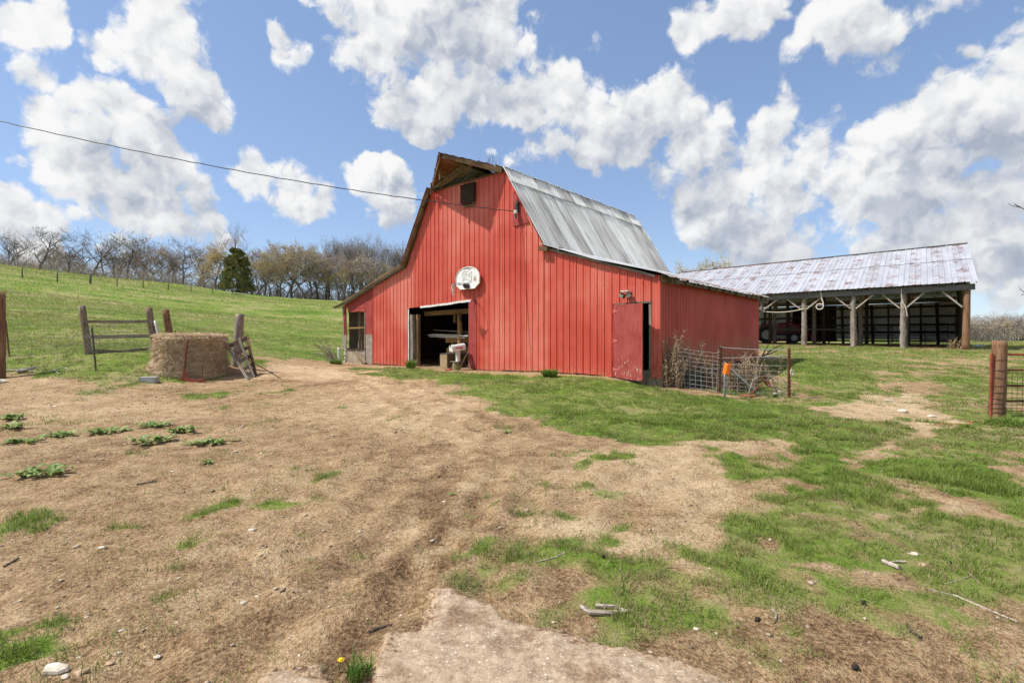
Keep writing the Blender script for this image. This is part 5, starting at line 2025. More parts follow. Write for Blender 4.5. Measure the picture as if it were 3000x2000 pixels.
def shed_contents():
    # rope between two posts and hose hung from the eave
    a, b = sw(-9.3, -0.02, 3.05), sw(-7.04, -0.16, 3.10)
    m = MB()
    m.tube([a.lerp(b, i / 14) - Vector((0, 0, 0.13 * 4 * (i / 14) * (1 - i / 14))) for i in range(15)], 0.026, 6)
    tag(m.build('slack_rope', MAT['rope']), 'pale rope strung slack between two shed posts', 'rope')
    m = MB()
    c = sw(-6.15, -0.2, 0)
    px = lambda u, z: Vector((c.x + u * 0.775, c.y - u * 0.632, z))
    pts = [px(0.0, 4.02), px(0.03, 3.7), px(0.1, 3.45), px(0.13, 3.22), px(0.06, 3.08), px(-0.08, 3.03), px(-0.2, 3.10), px(-0.24, 3.22), px(-0.17, 3.33), px(-0.03, 3.36), px(0.09, 3.30)]
    m.tube(pts, 0.034, 6)
    tag(m.build('hanging_hose', MAT['rope']), 'white hose hung from the shed eave ending in a loop', 'hose')
    m = MB()
    c2 = sw(-10.35, -0.2, 0)
    px2 = lambda u, z: Vector((c2.x + u * 0.775, c2.y - u * 0.632, z))
    m.tube([px2(0.0, 3.95), px2(0.02, 3.4), px2(0.2, 2.9), px2(0.34, 2.78), px2(0.24, 2.95), px2(0.12, 3.3), px2(0.2, 3.7), px2(0.22, 3.9)], 0.03, 6)
    tag(m.build('hanging_hose', MAT['rope']), 'pale rope loop hung at the shed eave beside the barn corner', 'hose')
    m = MB()
    c3 = sw(-2.455, -0.2, 0)
    px3 = lambda u, z: Vector((c3.x + u * 0.775, c3.y - u * 0.632, z))
    m.tube([px3(-0.06, 4.0), px3(-0.06, 3.7), px3(-0.02, 3.35), px3(0.1, 3.1), px3(0.16, 2.8), px3(0.19, 2.55)], 0.02, 5)
    tag(m.build('dangling_cord', MAT['rope']), 'pale cord running down the rough post nearest the right shed corner', 'cord')

    # small red tractor with loader, nose to the right, in the dark of the shed
    g = sw(-9.9, 7.2)
    t = thing('tractor', 'red tractor with front loader parked in the dark shed', 'tractor', g, SHED_A + 0.25)
    Rr = MAT['tractor_red']
    body = MB().prism([(-0.2, 0.75), (1.45, 0.75), (1.5, 1.05), (1.42, 1.32), (0.2, 1.42), (-0.2, 1.30)], -0.3, 0.3).build('hood', Rr, t)
    MB().box((1.46, -0.25, 0.8), (1.53, 0.25, 1.2)).build('grille', MAT['black'], body)
    MB().box((-1.0, -0.22, 0.55), (1.3, 0.22, 0.78)).build('chassis', MAT['dark_iron'], t)
    for s in (-1, 1):
        fn = MB()
        fn.prism([(-1.25, 0.95), (-1.0, 1.32), (-0.55, 1.42), (-0.2, 1.25), (-0.22, 1.15), (-0.55, 1.30), (-0.95, 1.20), (-1.15, 0.92)], 0.35 * s, 0.68 * s)
        fn.build('fender', Rr, t)
        for cx, r, w in ((-0.72, 0.62, 0.32), (1.05, 0.38, 0.22)):
            ax = Matrix.Translation((cx, 0.55 * s, r)) @ Matrix.Rotation(math.pi / 2, 4, 'X')
            wh = MB().lathe([(r * 0.55, -w / 2), (r * 0.93, -w / 2), (r, -w * 0.3), (r, w * 0.3), (r * 0.93, w / 2), (r * 0.55, w / 2)], 24, ax).build('wheel', MAT['black'], t)
            MB().lathe([(0.001, -w * 0.2), (r * 0.2, -w * 0.22), (r * 0.5, -w * 0.1), (r * 0.56, -w * 0.45), (r * 0.56, w * 0.45), (r * 0.5, w * 0.1), (r * 0.2, w * 0.22), (0.001, w * 0.2)], 20, ax).build('wheel_hub', MAT['white_worn'], wh)
        MB().tube([(0.1, 0.42 * s, 1.38), (0.9, 0.44 * s, 1.50), (1.75, 0.44 * s, 0.95), (2.15, 0.44 * s, 0.38)], 0.06, 6).build('loader_arm', Rr, t)
        MB().tube([(0.35, 0.44 * s, 0.95), (1.15, 0.44 * s, 1.25)], 0.035, 6).build('hydraulic_ram', MAT['iron'], t)
    bk = MB()
    bk.prism([(2.1, 0.12), (2.65, 0.06), (2.7, 0.12), (2.2, 0.2), (2.15, 0.55), (2.3, 0.66), (2.22, 0.7), (2.06, 0.55)], -0.7, 0.7)
    bk.build('bucket', Rr, t)
    MB().box((-0.85, -0.24, 0.95), (-0.4, 0.24, 1.05)).box((-0.95, -0.24, 1.05), (-0.85, 0.24, 1.45)).build('seat', MAT['black'], t)
    MB().tube([(-0.2, 0, 1.3), (-0.38, 0, 1.55)], 0.02, 5).tube([(-0.38 + 0.1 * math.cos(a) * 0.5, 0.18 * math.sin(a), 1.55 + 0.1 * math.cos(a)) for a in [i * 0.524 for i in range(13)]], 0.016, 5).build('steering_wheel', MAT['black'], t)
    MB().tube([(1.0, 0.12, 1.35), (1.0, 0.12, 1.85)], 0.03, 6).build('exhaust', MAT['dark_iron'], t)
    MB().tube([(-1.0, -0.45, 0.8), (-1.0, -0.45, 1.75), (-1.0, 0.45, 1.75), (-1.0, 0.45, 0.8)], 0.04, 6).build('roll_bar', MAT['dark_iron'], t)

    # tube gates leaning inside
    def tube_gate(x, y, w, label, lean=0.15):
        g = sw(x, y)
        t = thing('tube_gate', label, 'gate', g, SHED_A, 'tube gates inside the shed')
        for s in (0, w):
            MB().tube([(s, 0, 0.05), (s, lean, 1.35)], 0.024, 6).build('upright', MAT['dark_iron'], t)
        for h in (0.08, 0.32, 0.58, 0.84, 1.08, 1.32):
            MB().tube([(0, lean * h / 1.35, h), (w, lean * h / 1.35, h)], 0.022, 6).build('rail', MAT['dark_iron'], t)
        MB().tube([(w / 2, 0.01, 0.08), (w / 2, lean, 1.33)], 0.018, 6).build('upright', MAT['dark_iron'], t)
    tube_gate(-2.6, 8.2, 2.2, 'dark tube gate standing inside the shed behind its right bay')
    tube_gate(-5.2, 8.7, 2.0, 'dark tube gate near the back wall of the shed')

    # blue tarp heap outside the right corner and a tangle of roots at the corner post
    p = ground_at(2868, 1016)
    m = MB()
    rr = random.Random(9)
    N = 9
    vs, fs = [], []
    for j in range(N):
        for i in range(N):
            u, v = i / (N - 1) - 0.5, j / (N - 1) - 0.5
            e = max(0, 1 - (u * u + v * v) * 4)
            vs.append((u * 0.75 + rr.uniform(-.03, .03), v * 0.8, e * (0.12 + rr.uniform(-.06, .07)) - 0.02))
    for j in range(N - 1):
        for i in range(N - 1):
            k = j * N + i
            fs.append((k, k + 1, k + N + 1, k + N))
    m.add(vs, fs)
    tag(m.build('plastic_sheet', MAT['tarp'], None, Matrix.Translation(p)), 'crumpled blue plastic sheet on the grass beside the shed corner', 'plastic sheet')

    def roots(pxx, pyy, label, n, size, seed):
        p = ground_at(pxx, pyy)
        m = MB()
        r = random.Random(seed)
        for i in range(n):
            a = r.uniform(0, 6.28)
            q = Vector((r.uniform(-.25, .25), r.uniform(-.2, .2), 0)) * size
            e = q + Vector((math.cos(a) * 0.35, math.sin(a) * 0.25, r.uniform(.1, .65))) * size
            mid = q.lerp(e, 0.5) + Vector((r.uniform(-.1, .1), r.uniform(-.1, .1), r.uniform(-.05, .15))) * size
            m.tube([q, mid, e], [0.03 * size, 0.022 * size, 0.01 * size], 4)
        o = m.build('root_tangle', MAT['weed'], None, Matrix.Translation(p))
        tag(o, label, 'branches', 'dry roots at the shed posts')
    roots(2803, 1022, 'dry root tangle beside the orange brown corner post', 22, 0.95, 3)
    roots(2512, 1012, 'dry weed tangle at the foot of a middle shed post', 14, 0.85, 4)
    p = ground_at(2725, 1020)
    o = MB().box((-0.28, -0.06, 0), (0.28, 0.06, 0.04)).build('loose_board', MAT['orange_wood'], None, Matrix.Translation(p) @ Matrix.Rotation(-0.6, 4, 'Z'))
    tag(o, 'short reddish board lying in the grass before the shed', 'board')


MAT['tarp'] = plain('blue_grey_plastic', (0.20, 0.25, 0.34), (0.50, 0.54, 0.60), 8, 0.35)
shed_contents()

# ------------------------------------------------------------------ old fence line, bale and scrap at the left
def up_z(base, py):
    """height of a point seen at py straight above a base point"""
    return EYE + (HY - py) / F * base.y


def top_of(base, px, py):
    return Vector(((px - CX) / F * base.y, base.y, up_z(base, py)))


def dig(p, d=0.12):
    return Vector((p.x, p.y, p.z - d))


def left_fence():
    b0 = ground_at(4, 1107)
    o = pole('gate_post', dig(b0), top_of(b0, 4, 852), 0.095, 0.085, MAT['post_wood'], None, 14, 0.05, segs=12, splinter=0.10)
    tag(o, 'tall split topped wooden post at the left picture edge', 'post')
    # rail fence panel with two leaning posts
    b1, b2 = ground_at(262, 1037), ground_at(457, 1031)
    b2.y = b1.y + 0.3
    b2.x = (457 - CX) / F * b2.y
    b2.z = T(b2.x, b2.y)
    t1, t2 = top_of(b1, 240, 896), top_of(b2, 435, 901)
    t = thing('rail_fence', 'leaning wooden rail fence with three rails between two round posts', 'fence', b1)
    L = Matrix.Translation(-b1)
    pole('post', L @ dig(b1), L @ t1, 0.092, 0.085, MAT['grey_post'], t, 13, 0.04)
    pole('post', L @ dig(b2), L @ t2, 0.095, 0.088, MAT['grey_post'], t, 13, 0.04)
    for (xa, ya), (xb, yb), w in (((252, 943), (440, 942), 0.085), ((257, 987), (445, 983), 0.095), ((263, 1026), (452, 1020), 0.085)):
        p, q = top_of(b1, xa, ya), top_of(b2, xb, yb)
        p.y -= 0.09
        q.y -= 0.09
        if ya > 1010:
            mid = p.lerp(q, 0.5) - Vector((0, 0, 0.07))
            board('rail', L @ p, L @ mid, w, 0.04, MAT['grey_wood'], t, warp=0.01)
            board('rail', L @ mid, L @ q, w, 0.04, MAT['grey_wood'], t, warp=0.01)
        else:
            board('rail', L @ p, L @ q, w, 0.04, MAT['grey_wood'], t, warp=0.008)
    w = MB()
    p, q = L @ top_of(b1, 262, 955), L @ top_of(b2, 447, 956)
    w.tube([p, p.lerp(q, .5) - Vector((0, 0, .02)), q], 0.006, 4)
    for k in range(5):
        c = p.lerp(q, (k + .5) / 5)
        w.tube([c + Vector((0, 0, -.03)), c + Vector((0.01, 0, .03))], 0.005, 3)
    w.build('barbed_wire', MAT['dark_iron'], t)
    rings = MB()
    c = L @ b2.lerp(t2, 0.56)
    rings.tube([(c.x + 0.1 * math.cos(a), c.y + 0.1 * math.sin(a), c.z + 0.01 * math.sin(a)) for a in [i * 0.45 for i in range(15)]], 0.006, 4, cap=False)
    rings.build('wire_wrap', MAT['dark_iron'], t)
    # leaning brace pole painted white, and the post behind
    b3 = ground_at(505, 1040)
    b3.y = b2.y + 0.35
    b3.x = (508 - CX) / F * b3.y
    b3.z = T(b3.x, b3.y)
    o = pole('fence_post', dig(b3), top_of(b3, 484, 908), 0.105, 0.098, MAT['post_wood'], None, 13, 0.04)
    tag(o, 'brown leaning round post right behind the hay bale', 'post')
    e0 = top_of(b2, 451, 940)
    e1 = ground_at(500, 1032)
    o = pole('brace_pole', e0 + Vector((0.06, -0.05, 0)), Vector((e1.x, b2.y - 0.1, T(e1.x, b2.y - .1))), 0.03, 0.035, MAT['white_worn'], None, 8, 0.04)
    tag(o, 'thin white brace pole slanting down from the rail fence post', 'pole')
    # big grey post beside the leaning panel
    b4 = ground_at(692, 1073)
    o = pole('fence_post', dig(b4), top_of(b4, 703, 919), 0.145, 0.125, MAT['grey_wood'], None, 16, 0.05, segs=12, splinter=0.01)
    tag(o, 'thick grey weathered post right of the hay bale', 'post')
    # steel line posts
    for i, ((bx, by), (tx, ty), lab, m) in enumerate((((28, 1043), (16, 940), 'rusty leaning steel post beside the tall split post', 'rust'), ((282, 1086), (269, 959), 'dark steel post standing before the rail fence', 'dark_iron'),
                                                      ((576, 1005), (576, 962), 'short pale stake on the grass behind the hay bale', 'grey_wood'), ((517, 1010), (513, 968), 'short rusty steel stake behind the brown leaning post', 'rust'))):
        b = ground_at(bx, by) if i < 2 else Vector(at(bx, by, 18.0))
        if i >= 2:
            b.z = T(b.x, b.y)
        top = top_of(b, tx, ty)
        t = thing('steel_post' if i != 2 else 'stake', lab, 'post', b, 0, 'steel line posts' if i < 2 else None)
        q = MB()
        v = top - b
        f = frame_x((0, 0, -0.1), tuple(v))
        Lh = v.length + 0.1
        q.add([(0, -.02, -.004), (Lh, -.02, -.004), (Lh, .02, -.004), (0, .02, -.004), (0, -.02, .004), (Lh, -.02, .004), (Lh, .02, .004), (0, .02, .004)],
              [(0, 3, 2, 1), (4, 5, 6, 7), (0, 1, 5, 4), (1, 2, 6, 5), (2, 3, 7, 6), (3, 0, 4, 7)])
        q.box((0, -0.004, 0.0045), (Lh, 0.004, 0.028))
        q.build('shaft', MAT[m], t, f)
        if i < 2:
            s = MB()
            for k in range(int(Lh / 0.09)):
                s.box((0.1 + k * 0.09, -0.007, 0.0285), (0.125 + k * 0.09, 0.007, 0.034))
            o2 = s.build('studs', MAT[m], t, f)
            o2['kind'] = 'stuff'
    # woven wire run from the tall post to the rail fence
    A, Bm, C = b0, ground_at(28, 1043), ground_at(282, 1086)
    pts = [Vector((A.x + 0.1, A.y, A.z)), Vector((C.x, C.y, C.z)), Vector((b1.x, b1.y - 0.1, b1.z)), Vector((b2.x, b2.y - .1, b2.z))]
    t = thing('wire_fence', 'thin woven wire fence running left of the hay bale', 'fence', pts[0])
    Lw = Matrix.Translation(-pts[0])
    for h in (0.08, 0.22, 0.38, 0.56, 0.76, 0.98):
        w = MB()
        w.tube([Lw @ (p + Vector((0, 0, h * (1 if i < 2 else .8)))) for i, p in enumerate(pts)], 0.0032, 3)
        w.build('line_wire', MAT['iron'], t)
    w = MB()
    for p, q in zip(pts[:-1], pts[1:]):
        n = int((q - p).length / 0.3)
        for k in range(n):
            c = Lw @ p.lerp(q, k / n)
            w.tube([c + Vector((0, 0, .08)), c + Vector((0, 0, .95))], 0.0026, 3)
    o = w.build('stay_wires', MAT['iron'], t)
    o['kind'] = 'stuff'


MAT['grey_post'] = wood('grey_brown_post', (0.085, 0.058, 0.036), (0.20, 0.145, 0.095), (0.33, 0.26, 0.19), vary=0.12)
left_fence()


def hay_bale():
    b = ground_at(560, 1115)
    sh = (b.y + 0.92) / b.y
    b = Vector((b.x * sh, b.y + 0.92, 0))
    b.z = 0.33
    t = thing('hay_bale', 'weathered round hay bale standing on end in net wrap', 'hay bale', b)
    rnd = random.Random(44)
    s, zs = 56, 26
    H = 1.17
    vs, fs = [], []

    def rad(a, z):
        f = z / H
        r = 0.875 + 0.10 * (1 - f) ** 2.2 - 0.02 * math.sin(f * 3.1)
        r += 0.30 * max(0, 1 - f * 2.2) * max(0, math.cos(a - math.pi * 1.08)) ** 2     # slumped skirt at its left
        r += 0.013 * math.sin(f * 47 + 0.7 * math.sin(a * 3)) * (0.4 + 0.6 * f) + 0.018 * math.sin(a * 5 + f * 4) + 0.012 * math.sin(a * 11 + 2)
        return r
    for j in range(zs + 1):
        z = H * j / zs
        for i in range(s):
            a = 2 * math.pi * i / s
            r = rad(a, z) + rnd.uniform(-.03, .03)
            if j == zs:
                r *= 0.955
            dz = 0.03 * math.sin(a * 2 + 1) * (z / H) + rnd.uniform(-.01, .01)
            vs.append((r * math.cos(a), r * math.sin(a), z + dz - (0.1 if j == 0 else 0)))
    for j in range(zs):
        for i in range(s):
            q = (i + 1) % s
            fs.append((j * s + i, j * s + q, (j + 1) * s + q, (j + 1) * s + i))
    prev = zs * s
    for k, (rr, zz) in enumerate(((0.72, 0.045), (0.45, 0.07), (0.2, 0.06))):
        st = len(vs)
        for i in range(s):
            a = 2 * math.pi * i / s
            vs.append((rr * math.cos(a), rr * math.sin(a), H + zz + rnd.uniform(-.05, .05)))
        for i in range(s):
            q = (i + 1) % s
            fs.append((prev + i, prev + q, st + q, st + i))
        prev = st
    vs.append((0, 0, H + 0.06))
    for i in range(s):
        fs.append((prev + i, prev + (i + 1) % s, len(vs) - 1))
    MBm = MB().add(vs, fs)
    MBm.build('bale_body', MAT['hay'], t)
    # loose strands standing off the surface
    m = MB()
    for i in range(15000):
        a = rnd.uniform(0, 6.283)
        topside = rnd.random() < 0.35
        if topside:
            r = 0.88 * math.sqrt(rnd.random())
            p = Vector((r * math.cos(a), r * math.sin(a), H + 0.04))
            d = Vector((rnd.uniform(-1, 1), rnd.uniform(-1, 1), rnd.uniform(-.15, .5)))
        else:
            z = H * rnd.random() ** 1.1
            r = rad(a, z)
            p = Vector((r * math.cos(a), r * math.sin(a), z))
            tang = Vector((-math.sin(a), math.cos(a), 0))
            d = tang * rnd.uniform(-1, 1) + Vector((math.cos(a), math.sin(a), 0)) * rnd.uniform(0.02, .55) + Vector((0, 0, rnd.uniform(-.7, .35)))
        d.normalize()
        L = rnd.uniform(0.06, 0.26)
        n = d.orthogonal().normalized() * 0.0045
        o = len(m.v)
        q = p + d * L - Vector((0, 0, L * 0.25))
        m.v += [tuple(p - n), tuple(p + n), tuple(q)]
        m.f.append((o, o + 1, o + 2))
    o = m.build('loose_strands', MAT['strand'], t)
    o['kind'] = 'stuff'
    # frayed net wrap bunched on its front
    nw = MB()
    for i in range(15):
        a0 = -math.pi / 2 + rnd.uniform(0.0, .8)
        z0 = rnd.uniform(.55, 1.05)
        pts = []
        a1 = a0 + rnd.uniform(-.55, .35)
        z1 = rnd.uniform(0, .3)
        for k in range(7):
            f = k / 6
            a = a0 + (a1 - a0) * f + 0.12 * math.sin(f * 5 + i)
            z = z0 + (z1 - z0) * f
            r = rad(a, max(z, 0)) + 0.02 + 0.06 * math.sin(f * math.pi) * rnd.random()
            pts.append((r * math.cos(a), r * math.sin(a), z))
        nw.tube(pts, 0.0042, 3)
    o = nw.build('frayed_net_wrap', MAT['wrap'], t)
    o['kind'] = 'stuff'


MAT['wrap'] = plain('bleached_net_wrap', (0.30, 0.23, 0.17), (0.46, 0.38, 0.30), 30, 0.8, bmp=0)
hay_bale()


def left_scrap():
    b = ground_at(437, 1118)
    o = MB().box((-0.20, -0.10, -0.03), (0.20, 0.10, 0.13)).build('concrete_block', MAT['pale_block'], None, Matrix.Translation(b) @ Matrix.Rotation(0.08, 4, 'Z'))
    tag(o, 'grey concrete block on the ground left of the bale', 'block')
    # red drag blade with an upright
    b = ground_at(562, 1118)
    t = thing('drag_blade', 'rusty red steel drag with upright bar in front of the bale', 'farm tool', b)
    k = b.y / F
    MB().box((-0.34, -0.05, 0.0), (0.37, 0.03, 0.07)).build('blade', MAT['rust_red'], t, Matrix.Rotation(-0.06, 4, 'Z'))
    pole('upright', ((535 - 562) * k, 0.02, 0.04), ((547 - 562) * k, 0.04, (1118 - 993) * k), 0.028, 0.022, MAT['rust'], t, 8, 0.04)
    MB().prism([((538 - 562) * k, 0.05), ((556 - 562) * k, 0.05), ((541 - 562) * k, (1118 - 1078) * k)], -0.025, -0.005).build('gusset', MAT['rust_red'], t)
    pole('short_bar', ((591 - 562) * k, 0.01, 0.03), ((591 - 562) * k, 0.03, (1118 - 1068) * k), 0.018, 0.016, MAT['brown_wood'], t, 7, 0.05)
    # leaning wooden panel with wire, against the grey post
    bl, br = ground_at(727, 1112), ground_at(750, 1099)
    tl, tr = top_of(bl, 662, 1010), top_of(br, 722, 978)
    tl.y += 0.75
    tr.y += 0.55
    tl.x *= tl.y / bl.y
    tr.x *= tr.y / br.y
    tl.z = EYE + (HY - 1008) / F * tl.y
    tr.z = EYE + (HY - 980) / F * tr.y
    t = thing('slatted_hurdle', 'broken slatted wood and wire hurdle leaning on the grey post', 'hurdle', bl)
    L = Matrix.Translation(-bl)
    pts = {'bl': L @ bl, 'br': L @ br, 'tl': L @ tl, 'tr': L @ tr}
    nrm = (pts['br'] - pts['bl']).cross(pts['tl'] - pts['bl']).normalized()
    board('stile', pts['bl'], pts['tl'], 0.07, 0.03, MAT['grey_wood'], t, up=nrm)
    board('stile', pts['br'], pts['tr'], 0.07, 0.03, MAT['brown_wood'], t, up=nrm)
    mb0, mb1 = pts['bl'].lerp(pts['br'], .5), pts['tl'].lerp(pts['tr'], .55)
    board('stile', mb0 + Vector((0.05, 0, 0)), mb1 + Vector((0.05, 0, .02)), 0.08, 0.025, MAT['grey_wood'], t, up=nrm)
    for f, w in ((0.93, 0.13), (0.70, 0.10), (0.48, 0.11), (0.28, 0.10)):
        p, q = pts['bl'].lerp(pts['tl'], f), pts['br'].lerp(pts['tr'], f)
        d = (q - p) * 0.12
        board('slat', p + (q - p) * (0.25 if f < .9 else -0.05) - nrm * 0.03, q + d - nrm * 0.03, w, 0.022, MAT['brown_wood'], t, up=(0, 0, 1))
    w = MB()
    for i in range(13):
        f = i / 12
        p, q = pts['bl'].lerp(pts['br'], f), pts['tl'].lerp(pts['tr'], f)
        w.tube([p + nrm * .03, q + nrm * .03], 0.005, 3)
    for i in range(9):
        f = i / 9
        w.tube([pts['bl'].lerp(pts['tl'], f) + nrm * .03, pts['br'].lerp(pts['tr'], f) + nrm * .03], 0.004, 3)
    o = w.build('wire_netting', MAT['dark_iron'], t)
    o['kind'] = 'stuff'
    # rusty rod leaning from bale to ground
    g = ground_at(823, 1110)
    bb = ground_at(560, 1113)
    top = Vector(((667 - CX) / F * (bb.y - 0.05), bb.y - 0.05, EYE + (HY - 1016) / F * (bb.y - 0.05)))
    o = pole('rusty_rod', top, Vector((g.x, g.y, g.z + 0.01)), 0.014, 0.014, MAT['rust'], None, 6, 0.02)
    tag(o, 'long rusty rod leaning from the bale down to the dirt track', 'rod')
    # sticks and a length of pipe lying by the tall post
    def stick(pts, r, label, nm='stick', mat='driftwood'):
        P = [ground_at(*p) + Vector((0, 0, r * 1.2)) for p in pts]
        m = MB().tube(P, [r * (1 - 0.5 * i / (len(P) - 1)) for i in range(len(P))], 6)
        tag(m.build(nm, MAT[mat]), label, 'stick')
    stick([(12, 1087), (60, 1088), (108, 1091)], 0.025, 'bleached stick lying right of the tall left post')
    stick([(148, 1090), (172, 1082), (190, 1079), (208, 1089)], 0.018, 'bent bleached stick in the grass before the wire fence')
    stick([(52, 1094), (80, 1090), (106, 1083)], 0.06, 'short dark log lying beside the bleached stick', 'log', 'iron')
    stick([(158, 1085), (172, 1096)], 0.016, 'small forked twig below the bent stick')
    # fallen branch on the hill
    p = ground_at(690, 863)
    m = MB()
    k = p.y / F
    for a, b, c in (((-34, 3), (0, 4), (25, -2)), ((-8, 3), (2, 0), (12, -5)), ((-34, 3), (-28, 7), (-24, 6)), ((10, 1), (26, -3), (30, -8))):
        m.tube([(q[0] * k, -q[1] * 0.05, max(.05, (q[1] + 2) * k * 0.5)) for q in (a, b, c)], [0.09, 0.08, 0.04], 5)
    tag(m.build('fallen_branch', MAT['driftwood'], None, Matrix.Translation(p)), 'grey fallen branch lying on the hill below the cedar', 'branch')
    # brush heap and downpipe at the far left barn corner
    b = bw(-15.1, -0.35, 0.3)
    b.z = gz(b.x, b.y)
    m = MB()
    r = random.Random(5)
    for i in range(16):
        q = Vector((r.uniform(-.15, .15), r.uniform(-.15, .15), 0))
        e = q + Vector((-r.uniform(.2, .9), r.uniform(-.4, .1), r.uniform(.1, 1.1)))
        m.tube([q, q.lerp(e, .5) + Vector((0, 0, .12)), e], [0.018, 0.014, 0.006], 4)
    tag(m.build('brush_heap', MAT['driftwood'], None, Matrix.Translation(b)), 'bare cut brush piled at the far left corner of the barn', 'branches')
    b = bw(-15.12, -0.12, 0.3)
    o = pole('drain_pipe', Vector((b.x, b.y, gz(b.x, b.y))), Vector((b.x, b.y, gz(b.x, b.y) + 0.62)), 0.06, 0.06, MAT['white_worn'], None, 10, 0.02)
    tag(o, 'short grey plastic pipe standing at the left barn corner', 'pipe')
    a, c = bw(-13.75, -0.12, 0.82), bw(-13.05, -0.10, 0.40)
    o = board('leaning_board', a, c, 0.14, 0.03, MAT['pale_wood'], None, up=(0, 0, 1))
    tag(o, 'short pale board leaning under the lean-to window', 'board')


MAT['pale_block'] = plain('pale_concrete_block', (0.30, 0.29, 0.28), (0.48, 0.47, 0.45), 9, 0.9, bmp=0.5, bdist=0.01)
left_scrap()


def hill_fence():
    posts = [(65, 815, 783), (168, 827, 795), (265, 832, 803), (343, 839, 812), (419, 844, 817), (493, 850, 826), (560, 855, 833), (622, 859, 840), (681, 862, 845), (738, 866, 851), (790, 869, 855), (836, 872, 857), (879, 875, 855), (925, 878, 864), (970, 880, 867), (1015, 883, 870), (-40, 805, 770)]
    P = [ground_at(x, y) for x, y, _ in posts]
    t = thing('pasture_fence', 'wire pasture fence on thin posts running across the hillside', 'fence', P[0])
    L = Matrix.Translation(-P[0])
    order = sorted(range(len(P)), key=lambda i: P[i].x / P[i].y)
    for i, (p, (x, y, ty)) in enumerate(zip(P, posts)):
        h = (y - ty) / F * p.y
        r, m = (0.055, 'dark_iron')
        if x in (265, 879):
            r, m = 0.12, 'grey_wood'
        pole('post', L @ dig(p), L @ (p + Vector((0, 0, h))), r, r, MAT[m], t, 6, 0.03, segs=2)
    for hf in (0.25, 0.5, 0.75, 0.98):
        w = MB()
        w.tube([L @ (P[i] + Vector((0, 0, hf * 1.15))) for i in order], 0.006, 3)
        w.build('wire', MAT['dark_iron'], t)


hill_fence()

